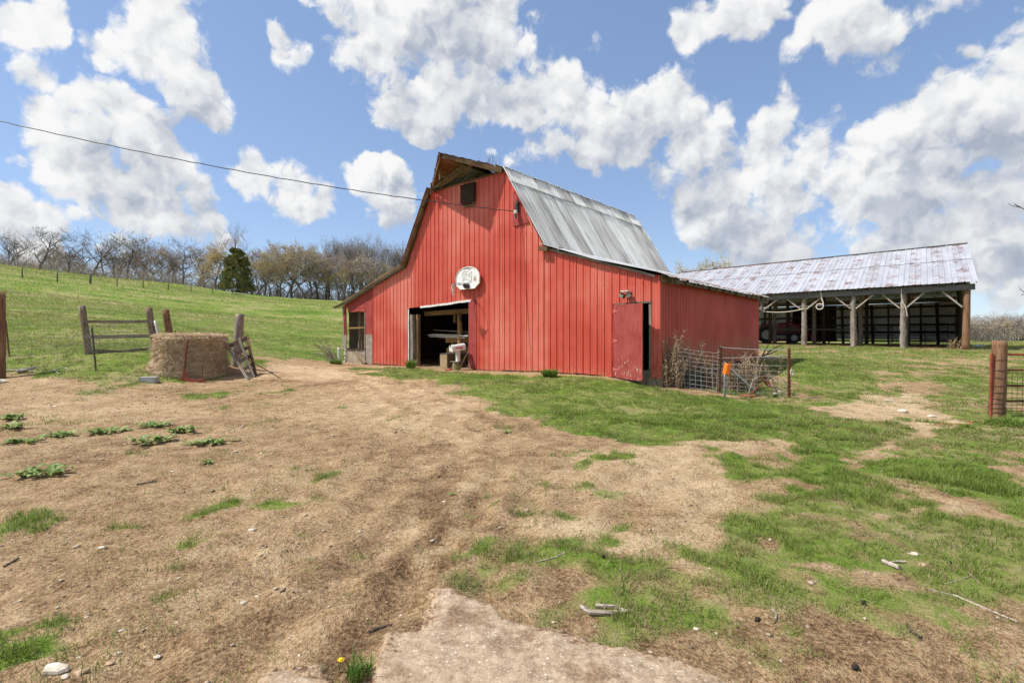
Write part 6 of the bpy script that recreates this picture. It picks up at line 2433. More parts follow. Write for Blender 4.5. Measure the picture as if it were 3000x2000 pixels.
# ------------------------------------------------------------------ things in and before the barn doorway
def doorway():
    def bg(x, y):
        p = bw(x, y, 0)
        return gz(p.x, p.y)
    # mailbox on its old post
    g = bw(-7.02, -0.42, 0)
    g.z = gz(g.x, g.y)
    t = thing('mailbox', 'white mailbox with red flag on a post at the barn doorway', 'mailbox', g, BARN_A)
    tilt = Matrix.Translation((0.05, 0, 0.66)) @ Matrix.Rotation(math.radians(-9), 4, 'Z') @ Matrix.Rotation(math.radians(7), 4, 'X') @ Matrix.Rotation(math.radians(4), 4, 'Y')
    prof = [(-0.095, 0.0), (0.095, 0.0), (0.095, 0.13)] + [(0.095 * math.cos(a), 0.13 + 0.085 * math.sin(a)) for a in [math.pi * i / 10 for i in range(1, 10)]] + [(-0.095, 0.13)]
    b = MB().prism(prof, -0.27, 0.25).build('box', MAT['white_worn'], t, tilt)
    MB().prism([(x * 1.05, z * 1.03 - 0.004) for x, z in prof], -0.285, -0.272).build('lid', MAT['white'], b)
    MB().tube([(0, -0.29, 0.16), (0, -0.30, 0.21), (0, -0.27, 0.235)], 0.014, 5).build('latch', MAT['black'], b)
    MB().box((0.098, -0.14, 0.09), (0.104, 0.10, 0.12)).box((0.098, 0.05, 0.05), (0.104, 0.10, 0.0895)).build('flag', MAT['flag_red'], b)
    board('post', (0.02, 0.02, 0.28), (0.04, 0.0, 0.665), 0.115, 0.10, MAT['white_worn'], t, up=(1, 0, 0))
    st = pole('stump', (-0.03, 0.0, -0.05), (-0.03, 0.0, 0.27), 0.155, 0.125, MAT['moss_wood'], t, 12, 0.08)
    MB().box((-0.20, -0.14, 0.275), (0.14, 0.14, 0.292)).build('base_plate', MAT['grey_wood'], t)
    # stone by its foot
    # tipped wooden cabinet
    c = bw(-7.95, 0.10, 0)
    c.z = bg(-7.95, 0.10)
    t = thing('wooden_cabinet', 'old tipped wooden cabinet lying just inside the barn doorway', 'cabinet', c, BARN_A + math.radians(2))
    MB().box((-0.17, -0.30, 0.02), (0.17, 0.62, 0.50)).build('carcass', MAT['cab_wood'], t)
    MB().box((-0.175, -0.322, 0.015), (0.175, -0.302, 0.505)).build('end_panel', MAT['cab_light'], t)
    MB().box((-0.18, -0.33, 0.503), (0.18, 0.64, 0.525)).build('top_panel', MAT['dark_grey_wood'], t)
    MB().lathe([(0.001, 0), (0.03, 0), (0.03, 0.012), (0.001, 0.012)], 10, Matrix.Translation((0.172, -0.1, 0.2)) @ Matrix.Rotation(math.pi / 2, 4, 'Y')).build('knob_hole', MAT['black'], t)
    o = pole('walking_stick', bw(-7.32, 0.0, bg(-7.32, 0) + 0.02), bw(-6.98, 0.05, 0.98), 0.016, 0.014, MAT['grey_wood'], None, 6, 0.06)
    tag(o, 'thin grey stick leaning between cabinet and mailbox', 'stick')
    # plank pen fence standing in the dark
    o = bw(-9.2, 0.9, 0)
    o.z = bg(-9.2, 0.9)
    t = thing('plank_pen', 'broken plank pen fence standing inside the barn doorway', 'fence', o, BARN_A)
    board('plank', (0.12, 0.0, 1.02), (1.42, 0.10, 1.06), 0.24, 0.035, MAT['honey_wood'], t)
    board('plank', (0.16, 0.0, 0.60), (1.42, 0.10, 0.65), 0.20, 0.035, MAT['honey_wood'], t)
    board('plank', (0.28, -0.25, 0.16), (1.36, -0.05, 0.36), 0.20, 0.035, MAT['brown_wood'], t)
    board('plank', (-0.6, 0.3, 0.26), (0.3, 0.3, 0.2), 0.18, 0.035, MAT['grey_wood'], t)
    board('plank', (-0.7, 0.35, 1.12), (2.7, 0.5, 1.14), 0.18, 0.04, MAT['brown_wood'], t)
    board('picket', (0.45, 0.05, 0.15), (0.45, 0.05, 1.0), 0.10, 0.06, MAT['honey_wood'], t, up=(1, 0, 0))
    board('picket', (1.28, 0.12, 0.05), (1.18, 0.12, 1.0), 0.09, 0.06, MAT['grey_wood'], t, up=(1, 0, 0))
    board('picket', (2.05, 0.4, 0.3), (2.05, 0.4, 1.5), 0.10, 0.06, MAT['brown_wood'], t, up=(1, 0, 0))
    board('picket', (2.25, 0.4, 1.45), (2.5, 0.4, 0.9), 0.07, 0.05, MAT['brown_wood'], t, up=(1, 0, 0))
    # pile of white trim boards on top
    rnd = random.Random(14)
    for i, (x0, x1, y, z, w, lab) in enumerate(((-9.92, -7.75, 0.80, 1.50, 0.10, 'lowest white trim board of the pile inside the doorway'), (-9.92, -7.50, 0.72, 1.56, 0.10, 'middle white trim board of the pile inside the doorway'),
                                                (-9.92, -7.2, 0.90, 1.60, 0.09, 'pale wooden board with ragged end on the trim pile'), (-9.92, -7.4, 0.98, 1.69, 0.06, 'uppermost bowed board of the trim pile in the doorway'))):
        mt = MAT['white_worn'] if i < 2 else MAT['pale_wood' if i == 2 else 'grey_wood']
        o = board('trim_board', bw(x0, y, z + (0.06 if i == 3 else 0)), bw(x1, y - 0.12, z - 0.05), 0.035, w, mt, None)
        tag(o, lab, 'board', 'boards stacked in the doorway')
    # ragged clod and loose bits
    o = bw(-7.15, -0.66, 0)
    o.z = gz(o.x, o.y)
    s = MB().lathe([(0.001, -0.03), (0.11, -0.02), (0.13, 0.03), (0.08, 0.07), (0.001, 0.08)], 8).build('brick_piece', MAT['rust_red'], None, Matrix.Translation(o) @ Matrix.Diagonal((1.1, .7, .8, 1)))
    tag(s, 'reddish broken brick lying at the foot of the mailbox', 'brick')


MAT['moss_wood'] = wood('mossy_stump', (0.09, 0.085, 0.03), (0.20, 0.18, 0.08), (0.33, 0.29, 0.16), vary=0.1)
MAT['cab_wood'] = wood('old_cabinet_wood', (0.07, 0.045, 0.022), (0.15, 0.10, 0.05), (0.22, 0.15, 0.08), vary=0.1)
MAT['cab_light'] = wood('cabinet_end_wood', (0.22, 0.155, 0.08), (0.32, 0.24, 0.13), (0.40, 0.31, 0.18), vary=0.1)
doorway()


# ------------------------------------------------------------------ the small pen at the right barn corner
def between(pxx, f):
    """a spot in the pen: share f of the way from its wire front to the barn wall, along one bearing"""
    tx = (pxx - CX) / F
    a, b, c = Vector((3.85, 12.62)), Vector((4.93, 12.0)), Vector((6.34, 11.5))
    p, q = (a, b) if tx < b.x / b.y else (b, c)
    d = q - p
    t = (tx * p.y - p.x) / (d.x - tx * d.y)
    y0 = p.y + d.y * t
    w = (3.78 - 0.8755 * 12.6) / (tx - 0.8755)
    y1 = min(w, y0 + 3.0) if w > y0 else y0 + 1.2
    Y = y0 + (y1 - y0) * f
    v = Vector((tx * Y, Y, 0))
    v.z = gz(v.x, v.y)
    return v


def pen():
    s0 = ground_at(1944, 1130)
    p1 = ground_at(2104, 1151)
    p2 = ground_at(2311, 1166)
    o = pole('wood_stake', dig(s0), top_of(s0, 1953, 986), 0.022, 0.02, MAT['pale_wood'], None, 7, 0.06)
    tag(o, 'pale thin wooden stake beside the right barn corner', 'post')
    for b, tp, lab, m, r in ((p1 + Vector((0.02, 0, 0)), (2113, 1012), 'rusty pen post standing behind the orange box', 'rust', 0.034), (ground_at(2099, 1149), (2106, 1024), 'green steel post left beside the rusty pen post', 'green_steel', 0.024),
                             (p2, (2311, 1017), 'rusty notched post at the right end of the pen', 'rust', 0.032)):
        t = thing('pen_post', lab, 'post', b, 0, 'posts of the small pen')
        top = top_of(b, *tp) - b
        pole('shaft', (0, 0, -0.1), tuple(top), r, r * 0.92, MAT[m], t, 8, 0.06, segs=14)
        if m == 'rust':
            q = MB()
            for k in range(14):
                z = 0.1 + k * 0.075
                q.box((-r * 1.3, -r * 1.35, z), (r * 0.9, -r * 0.8, z + 0.03))
            w = q.build('notches', MAT[m], t)
            w['kind'] = 'stuff'
    q = MB()
    c = top_of(p2, 2316, 1090)
    q.tube([(c.x + 0.03 * math.cos(a), c.y - 0.05, c.z + 0.06 * math.sin(a)) for a in [i * 0.6 for i in range(12)]], 0.010, 4, cap=False)
    tag(q.build('chain_clip', MAT['white_worn']), 'pale wire clip hooked on the right rusty pen post', 'clip')

    # two stock panels
    def panel(A, B, hts_a, hts_b, nv, label, r=0.0042, keep=None):
        t = thing('stock_panel', label, 'fence panel', A)
        rr = random.Random(len(label))
        for ha, hb in zip(hts_a, hts_b):
            a, b = Vector((0, 0, ha)), B - A + Vector((0, 0, hb))
            MB().tube([a, a.lerp(b, .35) + Vector((0, 0, rr.uniform(-.015, .015))), a.lerp(b, .7) + Vector((0, 0, rr.uniform(-.015, .015))), b], r, 5).build('rail_wire', MAT['bright_wire'], t)
        for k in range(nv + 1):
            f = k / nv
            if keep and not keep(f):
                continue
            p = (B - A) * f
            lo = hts_a[0] + (hts_b[0] - hts_a[0]) * f
            hi = hts_a[-1] + (hts_b[-1] - hts_a[-1]) * f
            top = hi if (k % 4 == 0) else lo + (hi - lo) * 0.62
            MB().tube([p + Vector((0, -.008, lo)), p + Vector((rr.uniform(-.01, .01), -.008, top))], r * 0.9, 5).build('stay_wire', MAT['bright_wire'], t)
        return t
    A = s0 + Vector((0.12, -0.02, 0))
    panel(A, p1, [0.03, 0.12, 0.24, 0.36, 0.47, 0.58, 0.69, 0.80, 0.90, 1.0], [0.02, 0.12, 0.24, 0.35, 0.46, 0.56, 0.66, 0.76, 0.86, 0.95], 9, 'galvanised wire stock panel before the dead weeds at the barn corner')
    panel(p1 + Vector((0.06, -.03, 0)), p2, [0.02, 0.10, 0.18, 0.27, 0.36, 0.46, 0.57, 0.68], [0.02, 0.10, 0.18, 0.27, 0.37, 0.48, 0.60, 0.74], 8, 'low galvanised wire panel behind the plough disc')
    for i, (ha, hb, sag) in enumerate(((1.10, 1.12, 0.03), (0.84, 0.98, 0.02))):
        a, b = p1 + Vector((0, 0, ha)), p2 + Vector((0, 0, hb))
        q = MB().tube([a.lerp(b, k / 8) - Vector((0, 0, 4 * sag * (k / 8) * (1 - k / 8))) for k in range(9)], 0.008, 5)
        tag(q.build('pen_wire', MAT['bright_wire']), ('upper' if i == 0 else 'lower') + ' twisted wire strung between the two rusty pen posts', 'wire')
    # diagonal brace
    e = ground_at(2233, 1162)
    o = pole('brace_pipe', top_of(p1, 2115, 1055), dig(e, 0.03), 0.026, 0.026, MAT['green_steel'], None, 8, 0.02)
    tag(o, 'grey green diagonal brace pipe behind the orange box', 'pipe')
    # orange fence box on a pipe
    b = ground_at(2122, 1167)
    t = thing('fence_box', 'bright orange plastic box on a grey pipe post', 'box', b)
    pole('pipe', (0, 0, -0.1), tuple(top_of(b, 2124, 1094) - b), 0.030, 0.030, MAT['iron'], t, 10, 0.01)
    m = frame_x(tuple(top_of(b, 2126, 1097) - b), tuple(top_of(b, 2132, 1067) - b))
    q = MB()
    q.box((0.0, -0.05, -0.085), (0.25, 0.055, 0.085))
    o = q.build('orange_box', MAT['orange'], t, m)
    bv = o.modifiers.new('soft_edges', 'BEVEL')
    bv.width = 0.018
    bv.segments = 3
    # plough disc stand
    b = ground_at(2192, 1160)
    k = b.y / F
    t = thing('plough_disc_stand', 'rusty plough disc tilted on a rod with disc base', 'farm tool', b)
    MB().lathe([(0.001, 0.05), (0.08, 0.055), (0.17, 0.04), (0.195, 0.012), (0.195, 0.0), (0.001, 0.0)], 22).build('base_disc', MAT['rust'], t)
    tipv = Vector(((2233 - 2192) * k, 0.0, (1160 - 1124) * k))
    pole('rod', (0.06, 0, 0.05), tuple(tipv), 0.021, 0.020, MAT['rust'], t, 8, 0.02)
    n = Vector((0.62, -0.52, 0.60)).normalized()
    zz = n
    xx = zz.orthogonal().normalized()
    yy = zz.cross(xx)
    c = tipv + Vector(((2241 - 2233) * k, 0, (1124 - 1118) * k))
    MB().lathe([(0.001, -0.03), (0.07, -0.024), (0.14, 0.0), (0.195, 0.035), (0.198, 0.042), (0.14, 0.010), (0.07, -0.012), (0.001, -0.018)], 24, to_rot(xx, yy, zz, c)).build('tilted_disc', MAT['rust'], t)
    MB().tube([tuple(c + Vector((-.1, .05, .12))), tuple(c + Vector((-.25, .05, .05))), tuple(c + Vector((-.36, .0, -.2))), tuple(c + Vector((-.38, 0, -.32)))], 0.008, 5).build('wire_hook', MAT['bright_wire'], t)
    # black rubber tubs in the pen
    def tub(pxx, pyy, r, h, lab, mt, back=0.5, tilt=0.0):
        b = between(pxx, back)
        m = Matrix.Translation(b) @ Matrix.Rotation(tilt, 4, 'X')
        t = thing('rubber_tub', lab, 'tub', (0, 0, 0), 0, 'tubs in the pen')
        t.matrix_basis = m
        MB().lathe([(0.001, 0.0), (r * 0.9, 0.0), (r, h * 0.92), (r * 1.04, h), (r * 0.97, h), (r * 0.93, h * 0.9), (r * 0.82, 0.05), (0.001, 0.04)], 26).build('tub', MAT[mt], t)
        MB().tube([(r * 1.03 * math.cos(a), r * 1.03 * math.sin(a), h * 0.97) for a in [2 * math.pi * i / 26 for i in range(27)]], 0.02, 5, cap=False).build('rolled_rim', MAT[mt], t)
    tub(2016, 1132, 0.37, 0.36, 'large dusty black rubber tub behind the wire panel', 'tank', 0.36)
    tub(2080, 1118, 0.30, 0.28, 'smaller grey black tub tilted beside the green post', 'tank', 0.5, 0.35)
    b = ground_at(2058, 1140)
    o = board('teal_stake', dig(b, .05), top_of(b, 2053, 1110), 0.03, 0.012, MAT['teal'], None, up=(1, 0, 0))
    tag(o, 'small teal plastic stake at the foot of the wire panel', 'stake')
    # small pale pebbles thrown about
    # fallen dark limb at the far barn corner
    m = MB()
    A = ground_at(2220, 1062)
    for (x0, y0), (x1, y1), (x2, y2) in (((2218, 1055), (2245, 1038), (2262, 1022)), ((2240, 1040), (2262, 1034), (2280, 1024)), ((2232, 1046), (2240, 1028), (2252, 1010)), ((2250, 1032), (2272, 1018), (2295, 1008))):
        m.tube([top_of(A, x0, y0) - A, top_of(A, x1, y1) - A, top_of(A, x2, y2) - A], [0.03, 0.02, 0.008], 5)
    tag(m.build('dead_limb', MAT['dark_iron'], None, Matrix.Translation(A)), 'dark bare limb sticking up at the far right barn corner', 'branch')


MAT['bright_wire'] = plain('galvanised_wire', (0.30, 0.29, 0.27), (0.46, 0.45, 0.42), 25, 0.45, 0.3, bmp=0)
pen()


def dry_weed(pxx, top_py, label, seed, stalks=5, f=0.3, lean=0.16):
    b = between(pxx, f)
    hgt = max(0.3, EYE + (HY - top_py) / F * b.y - b.z)
    r = random.Random(seed)
    t = thing('dry_weed', label, 'dead weed', b, 0, 'dead weeds in the pen')
    st, lf = MB(), MB()
    for i in range(stalks):
        q = Vector((r.uniform(-.10, .10), r.uniform(-.08, .08), -0.03))
        h = hgt * r.uniform(0.6, 1.05)
        d = Vector((r.uniform(-lean, lean), r.uniform(-lean, lean), 1)).normalized()
        pts = [q]
        for k in range(1, 7):
            d = (d + Vector((r.uniform(-.12, .12), r.uniform(-.12, .12), 0))).normalized()
            pts.append(pts[-1] + d * h / 6)
        st.tube(pts, [0.010, 0.0095, 0.009, 0.008, 0.007, 0.006, 0.004], 4)
        for k in range(1, 7):
            for _ in range(3):
                a = r.uniform(0, 6.28)
                p = pts[k] + Vector((0, 0, r.uniform(-.06, .04)))
                L = r.uniform(.05, .17) * (1.2 - k / 9)
                e = p + Vector((math.cos(a) * L, math.sin(a) * L, L * r.uniform(.4, 1.3)))
                st.tube([p, e], [0.0055, 0.0035], 3)
                for _ in range(3):
                    w = r.uniform(.008, .016)
                    c = p.lerp(e, r.uniform(.3, 1.1))
                    u = Vector((r.uniform(-1, 1), r.uniform(-1, 1), r.uniform(-1, 1))).normalized()
                    v = u.orthogonal().normalized()
                    lf.add([c - u * w, c + v * w * .7, c + u * w * 1.6, c - v * w * .7], [(0, 1, 2, 3)])
    st.build('stalks', MAT['weed'], t)
    o = lf.build('seed_heads', MAT['weed'], t)
    o['kind'] = 'stuff'


WEEDS = [(1937, 990, 'dead weed clump tight against the red barn corner', 8, .3), (1954, 966, 'tallest dead weed, beside the thin wooden stake', 9, .4), (1968, 985, 'dead weed just right of the thin wooden stake', 9, .35),
         (1984, 990, 'dead weed left behind the first wire panel', 8, .3), (2000, 994, 'tall dead weed above the big black tub', 9, .35), (2018, 1000, 'dead weed over the right half of the big tub', 8, .3), (2036, 1002, 'dead weed at the middle of the first wire panel', 8, .3),
         (2054, 1030, 'dead weed behind the teal stake', 7, .25), (2078, 1060, 'low dead weed left of the green post', 6, .2), (2118, 1085, 'low dead weed behind the orange box', 6, .2),
         (2150, 1055, 'dead weed between the diagonal brace and orange box', 7, .15), (2172, 1045, 'dead weed behind the plough disc base', 7, .2), (2196, 1025, 'tall dead weed under the rust stained barn wall end', 9, .25),
         (2212, 1045, 'dead weed rising behind the tilted plough disc', 7, .15), (2266, 1058, 'single dead weed in the middle of the low wire panel', 3, .12), (2292, 1085, 'small dead weed left of the right rusty post', 3, .1),
         (1946, 1040, 'short dead weed leaning on the barn corner trim', 7, .1), (1992, 1050, 'short dead weed close behind the wire panel', 7, .1), (2070, 1075, 'short dead weed beside the smaller tub', 5, .4)]
for i, (x, ty, lab, n, f) in enumerate(WEEDS):
    dry_weed(x, ty, lab, 100 + i, int(n * 1.25), f)


# ------------------------------------------------------------------ gate at the right picture edge
def right_gate():
    b = ground_at(2918, 1227)
    k = b.y / F
    t = thing('gate_post', 'stout brown wooden gate post wound with wire at right', 'post', b)
    top = top_of(b, 2930, 998) - b
    pole('shaft', (0, 0, -0.15), tuple(top), 0.118, 0.106, MAT['post_wood'], t, 18, 0.03, segs=16, splinter=0.02)
    for py in (1054, 1083, 1106, 1128, 1147, 1165, 1180, 1192, 1205):
        z = (1227 - py) * k
        off = top * (z / top.z)
        q = MB()
        rr = 0.124 - 0.008 * z
        q.tube([(off.x + rr * math.cos(a), off.y + rr * math.sin(a), z + 0.008 * math.sin(a * 2 + py)) for a in [2 * math.pi * i / 18 for i in range(19)]], 0.0045, 4, cap=False)
        q.build('wire_wrap', MAT['dark_iron'], t)
    # red angle iron hinge stile left of it
    a0 = ground_at(2896, 1226)
    a0.y = b.y - 0.02
    a0.z = gz(a0.x, a0.y)
    o = board('gate_stile', a0 + Vector((0, 0, 0.02)), top_of(a0, 2906, 1036), 0.05, 0.035, MAT['rust_red'], None, up=(1, 0, 0), warp=0.002)
    tag(o, 'rusty red iron upright fixed left of the gate post', 'upright')
    # pipe gate with mesh, running off to the right
    g = Vector((b.x + 0.16, b.y + 0.03, b.z))
    t = thing('mesh_gate', 'rusty pipe gate with wire mesh right of the gate post', 'gate', g)
    W = 2.3
    rails = [(1038, 0.020, 'rust_red'), (1084, 0.018, 'rust_red'), (1130, 0.020, 'rust'), (1175, 0.020, 'rust')]
    for py, r, m in rails:
        z = (1227 - py) * k
        MB().tube([(-0.05, 0, z), (W, 0.12, z - 0.02)], r, 8).build('rail', MAT[m], t)
    for x in (0.02, W):
        MB().tube([(x, 0.06 * x, 0.08), (x, 0.06 * x, (1227 - 1038) * k)], 0.018, 8).build('stile', MAT['rust'], t)
    for i in range(24):
        x = 0.03 + i * 0.098
        MB().tube([(x, 0.05 * x - 0.03, 0.06), (x + 0.01, 0.05 * x - 0.03, (1227 - 1092) * k)], 0.0038, 4).build('mesh_stay', MAT['dark_iron'], t)
    zs = [0.06, 0.10, 0.14, 0.19, 0.25, 0.31, 0.38, 0.46, 0.55, 0.65, 0.75, 0.83]
    for z in zs:
        MB().tube([(-0.03, -0.03, z), (W, 0.085, z - 0.01)], 0.0038, 4).build('mesh_line', MAT['dark_iron'], t)


right_gate()


# ------------------------------------------------------------------ small things on the ground
def rock(pxx, pyy, wpx, label, seed, flat=0.45, mat='stone', cat='stone', name='stone', group='pale stones in the yard', sink=0.25):
    b = ground_at(pxx, pyy)
    b.z = gz(b.x, b.y)
    r = wpx / F * b.y / 2
    rnd = random.Random(seed)
    vs, fs = [], []
    n, m = 9, 5
    ph = [rnd.uniform(0.7, 1.25) for _ in range(n)]
    for j in range(m):
        t = -0.5 * math.pi + math.pi * (j + 0.6) / (m + 0.2)
        for i in range(n):
            a = 2 * math.pi * i / n
            q = ph[i] * rnd.uniform(0.9, 1.1)
            vs.append((r * math.cos(t) ** 0.7 * math.cos(a) * q, r * 0.72 * math.cos(t) ** 0.7 * math.sin(a) * q, r * flat * math.sin(t) * rnd.uniform(.85, 1.1)))
    for j in range(m - 1):
        for i in range(n):
            q = (i + 1) % n
            fs.append((j * n + i, j * n + q, (j + 1) * n + q, (j + 1) * n + i))
    fs.append(tuple(reversed(range(n))))
    fs.append(tuple((m - 1) * n + i for i in range(n)))
    o = link(name, mesh(name, vs, fs, MAT[mat]), None, Matrix.Translation((b.x, b.y, b.z + r * flat * (1 - 2 * sink))) @ Matrix.Rotation(rnd.uniform(-.4, .4), 4, 'Z'))
    tag(o, label, cat, group)
    return o


MAT['brown_stone'] = plain('brown_sandstone', (0.26, 0.14, 0.08), (0.46, 0.33, 0.22), 8, 0.85, bmp=0.6, bdist=0.01)
ROCKS = [(163, 1968, 92, 'largest white stone, flat, at the lower left'), (238, 1978, 46, 'tan flat stone right of the largest white stone'), (190, 1990, 30, 'small stone below the largest white stone'), (322, 1942, 30, 'small pale stone up right of the tan flat stone'),
         (347, 1914, 22, 'small white stone above the pale flat stones lower left'), (232, 1918, 20, 'tiny white stone above the largest white stone'), (461, 1912, 28, 'white stone alone among bare soil lower left'), (713, 1768, 26, 'flat white stone left of the round white pebble'),
         (753, 1750, 14, 'round white pebble above the flat white stone'), (300, 1607, 26, 'thin white stone chip in the middle left soil'), (255, 1806, 16, 'small pale stone above the lower left grass tuft'), (355, 1852, 20, 'pale stone between the lower left grass tufts'),
         (160, 1192, 18, 'small white stone near the top of the left soil'), (690, 1330, 16, 'pale stone right of the broadleaf weeds'), (765, 1327, 14, 'small white stone on the soil left of the track'), (505, 1380, 16, 'pale chip below the broadleaf weeds'),
         (740, 1555, 26, 'thin pale splinter of stone in the middle soil'), (1620, 1823, 14, 'white pebble beside the concrete slab edge'), (2605, 1175, 26, 'bright white stone on the right track'), (2650, 1165, 18, 'white stone chip farthest right on the track'),
         (2645, 1207, 34, 'flat white stone below the bright white stone'), (2730, 1219, 26, 'flat pale stone left of the orange twine'), (2285, 1148, 22, 'white stone inside the low wire panel'), (2270, 1155, 26, 'wide white stone below the stone in the pen'),
         (2316, 1157, 16, 'small pale stone right beside the right rusty post'), (2004, 1206, 12, 'small white pebble on the lawn before the pen'), (2680, 1628, 34, 'white stone in the right foreground grass'), (2705, 1660, 26, 'reddish brown stone below the white stone at right'),
         (2040, 1838, 20, 'white stone chip in the twiggy soil at lower right'), (3, 1120, 40, 'pale stone at the foot of the tall left post'), (1300, 1474, 14, 'pale stone on the wheel track'), (975, 1278, 12, 'pale chip under the small tufts at left of track')]
for i, (x, y, w, lab) in enumerate(ROCKS):
    rock(x, y, w * 0.88, lab, 300 + i, 0.38 if i % 3 else 0.3, mat='brown_stone' if 'reddish' in lab or 'tan flat' in lab else 'stone')
HUSKS = [(1935, 1684, 17, 'dark walnut husk left of the middle right grass'), (2220, 1815, 22, 'black walnut husk in the soil above the slab end'), (2528, 1773, 24, 'black walnut husk farthest right of the four'), (2506, 1960, 28, 'dark walnut husk nearest the bottom picture edge'),
         (1767, 1646, 14, 'smallest dark walnut husk on bare soil'), (2855, 1590, 12, 'tiny dark husk in the right grass'), (2785, 1655, 14, 'dark husk beside the reddish stone')]
for i, (x, y, w, lab) in enumerate(HUSKS):
    rock(x, y, w * 0.78, lab, 400 + i, 0.85, 'husk', 'walnut', 'walnut_husk', 'fallen walnut husks', sink=0.12)


def drift(pts, rad, label, seed):
    P = [ground_at(x, y) for x, y in pts]
    P = [Vector((p.x, p.y, gz(p.x, p.y) + rad * 0.9)) for p in P]
    r = random.Random(seed)
    m = MB().tube(P, [rad * r.uniform(.7, 1.15) for _ in P], 7)
    return m


def ground_wood():
    m = drift([(1700, 1782), (1728, 1797), (1780, 1796), (1835, 1790)], 0.013, '', 1)
    m2 = drift([(1745, 1778), (1800, 1778), (1840, 1788)], 0.010, '', 2)
    m.add(m2.v, m2.f)
    tag(m.build('bleached_branch', MAT['driftwood']), 'bleached split branch lying right of the concrete slab', 'branch')
    m = drift([(2586, 1648), (2615, 1662), (2636, 1672)], 0.016, '', 3)
    m2 = drift([(2590, 1650), (2630, 1650), (2653, 1652)], 0.009, '', 4)
    m.add(m2.v, m2.f)
    tag(m.build('bleached_branch', MAT['driftwood']), 'small bleached chip of wood in the right foreground', 'branch')
    TW = [([(1080, 1845), (1110, 1830), (1150, 1817)], .006, 'dark curved twig on the soil left of the slab'), ([(2720, 1725), (2800, 1745), (2900, 1780), (2980, 1825)], .005, 'long thin pale twig in the right foreground grass'),
          ([(1600, 1880), (1680, 1905), (1760, 1890), (1790, 1905)], .004, 'thin dark twig lying across the slab'), ([(1700, 1890), (1760, 1915), (1770, 1935), (1870, 1950)], .004, 'forked twig at the right side of the slab'),
          ([(2660, 1840), (2670, 1862), (2700, 1880)], .007, 'short curled twig at lower right'), ([(2260, 1790), (2275, 1805), (2272, 1820)], .005, 'curved twig beside the black walnut husk'),
          ([(1590, 1960), (1640, 1962), (1650, 1985)], .004, 'small twig on the slab near the bottom'), ([(400, 1418), (460, 1408)], .010, 'brown stick on the soil below the broadleaf weeds'),
          ([(1570, 1640), (1630, 1632), (1655, 1620)], .006, 'thin curved twig on the pale soil'), ([(2795, 1335), (2830, 1350), (2920, 1352)], .006, 'bleached stem in the grass below the gate post'),
          ([(2770, 1710), (2850, 1690), (2870, 1715)], .004, 'thin stalk arching in the right grass'), ([(10, 1665), (55, 1645)], .010, 'brown stick at the left edge')]
    for i, (pts, r, lab) in enumerate(TW):
        m = drift(pts, r, lab, 20 + i)
        tag(m.build('twig', MAT['dark_twig' if 'dark' in lab or 'brown' in lab or 'curled' in lab else 'driftwood']), lab, 'twig', 'twigs on the ground')
    p = [(2748, 1238), (2760, 1243), (2800, 1242), (2835, 1240), (2850, 1234)]
    P = [ground_at(*q) for q in p]
    m = MB().tube([Vector((q.x, q.y, gz(q.x, q.y) + 0.012)) for q in P], 0.006, 5)
    tag(m.build('orange_twine', MAT['orange']), 'strand of orange baling twine on the grass by the gate', 'twine')


MAT['dark_twig'] = plain('dark_twig', (0.045, 0.03, 0.022), (0.11, 0.08, 0.06), 30, 0.9)
ground_wood()


def leaf_rosette(pxx, pyy, wpx, label, seed, tall=0.35):
    b = ground_at(pxx, pyy)
    b.z = gz(b.x, b.y)
    R = wpx / F * b.y / 2
    r = random.Random(seed)
    t = thing('broadleaf_weed', label, 'weed', b, 0, 'broadleaf weeds on the bare soil')
    n = 30 if wpx > 60 else 16
    for i in range(n):
        a = r.uniform(0, 6.28)
        L = R * r.uniform(.35, 1.0)
        c = Vector((r.uniform(-.6, .6) * R, r.uniform(-.5, .5) * R * 0.8, 0))
        L = min(L, 0.16)
        wd = L * r.uniform(.16, .28)
        d = Vector((math.cos(a), math.sin(a), 0))
        s = Vector((-math.sin(a), math.cos(a), 0))
        h = L * r.uniform(.15, tall + .3)
        q = MB()
        vs = []
        for f, wf, hf in ((0.0, .25, 0.0), (.3, .8, .55), (.6, 1.0, .9), (.85, .7, .9), (1.0, .08, .6)):
            for sd in (-1, 0, 1):
                jag = r.uniform(.75, 1.15)
                vs.append(c + d * L * f + s * wd * wf * sd * jag + Vector((0, 0, h * hf + (0.18 * wd if sd else 0) + .004)))
        fs = []
        for j in range(4):
            for k in range(2):
                o = j * 3 + k
                fs.append((o, o + 1, o + 4, o + 3))
        q.add(vs, fs)
        q.build('leaf', MAT['broadleaf'], t)


ROS = [(116, 1390, 165, 'largest broadleaf weed rosette alone at the left'), (73, 1294, 90, 'broadleaf weed at the left end of the second row'), (168, 1277, 90, 'thin broadleaf weed right of the left end weed'), (314, 1266, 145, 'wide low broadleaf weed in the middle of the row'),
       (455, 1252, 100, 'uppermost broadleaf weed of the right group'), (535, 1267, 90, 'broadleaf weed right of the uppermost one'), (440, 1297, 155, 'wide broadleaf weed at the front of the right group'), (572, 1302, 70, 'dark broadleaf weed before the right end weed'),
       (645, 1300, 80, 'broadleaf weed at the right end of the group'), (610, 1357, 44, 'small lone broadleaf weed below the right group'), (36, 1226, 80, 'broadleaf weed at the upper left edge'), (30, 1254, 70, 'broadleaf weed between the two left edge weeds'),
       (1323, 1464, 26, 'tiny broadleaf weed on the wheel track'), (1490, 1265, 30, 'small grey broadleaf weed near the lawn edge')]
for i, (x, y, w, lab) in enumerate(ROS):
    leaf_rosette(x, y, w, lab, 500 + i)


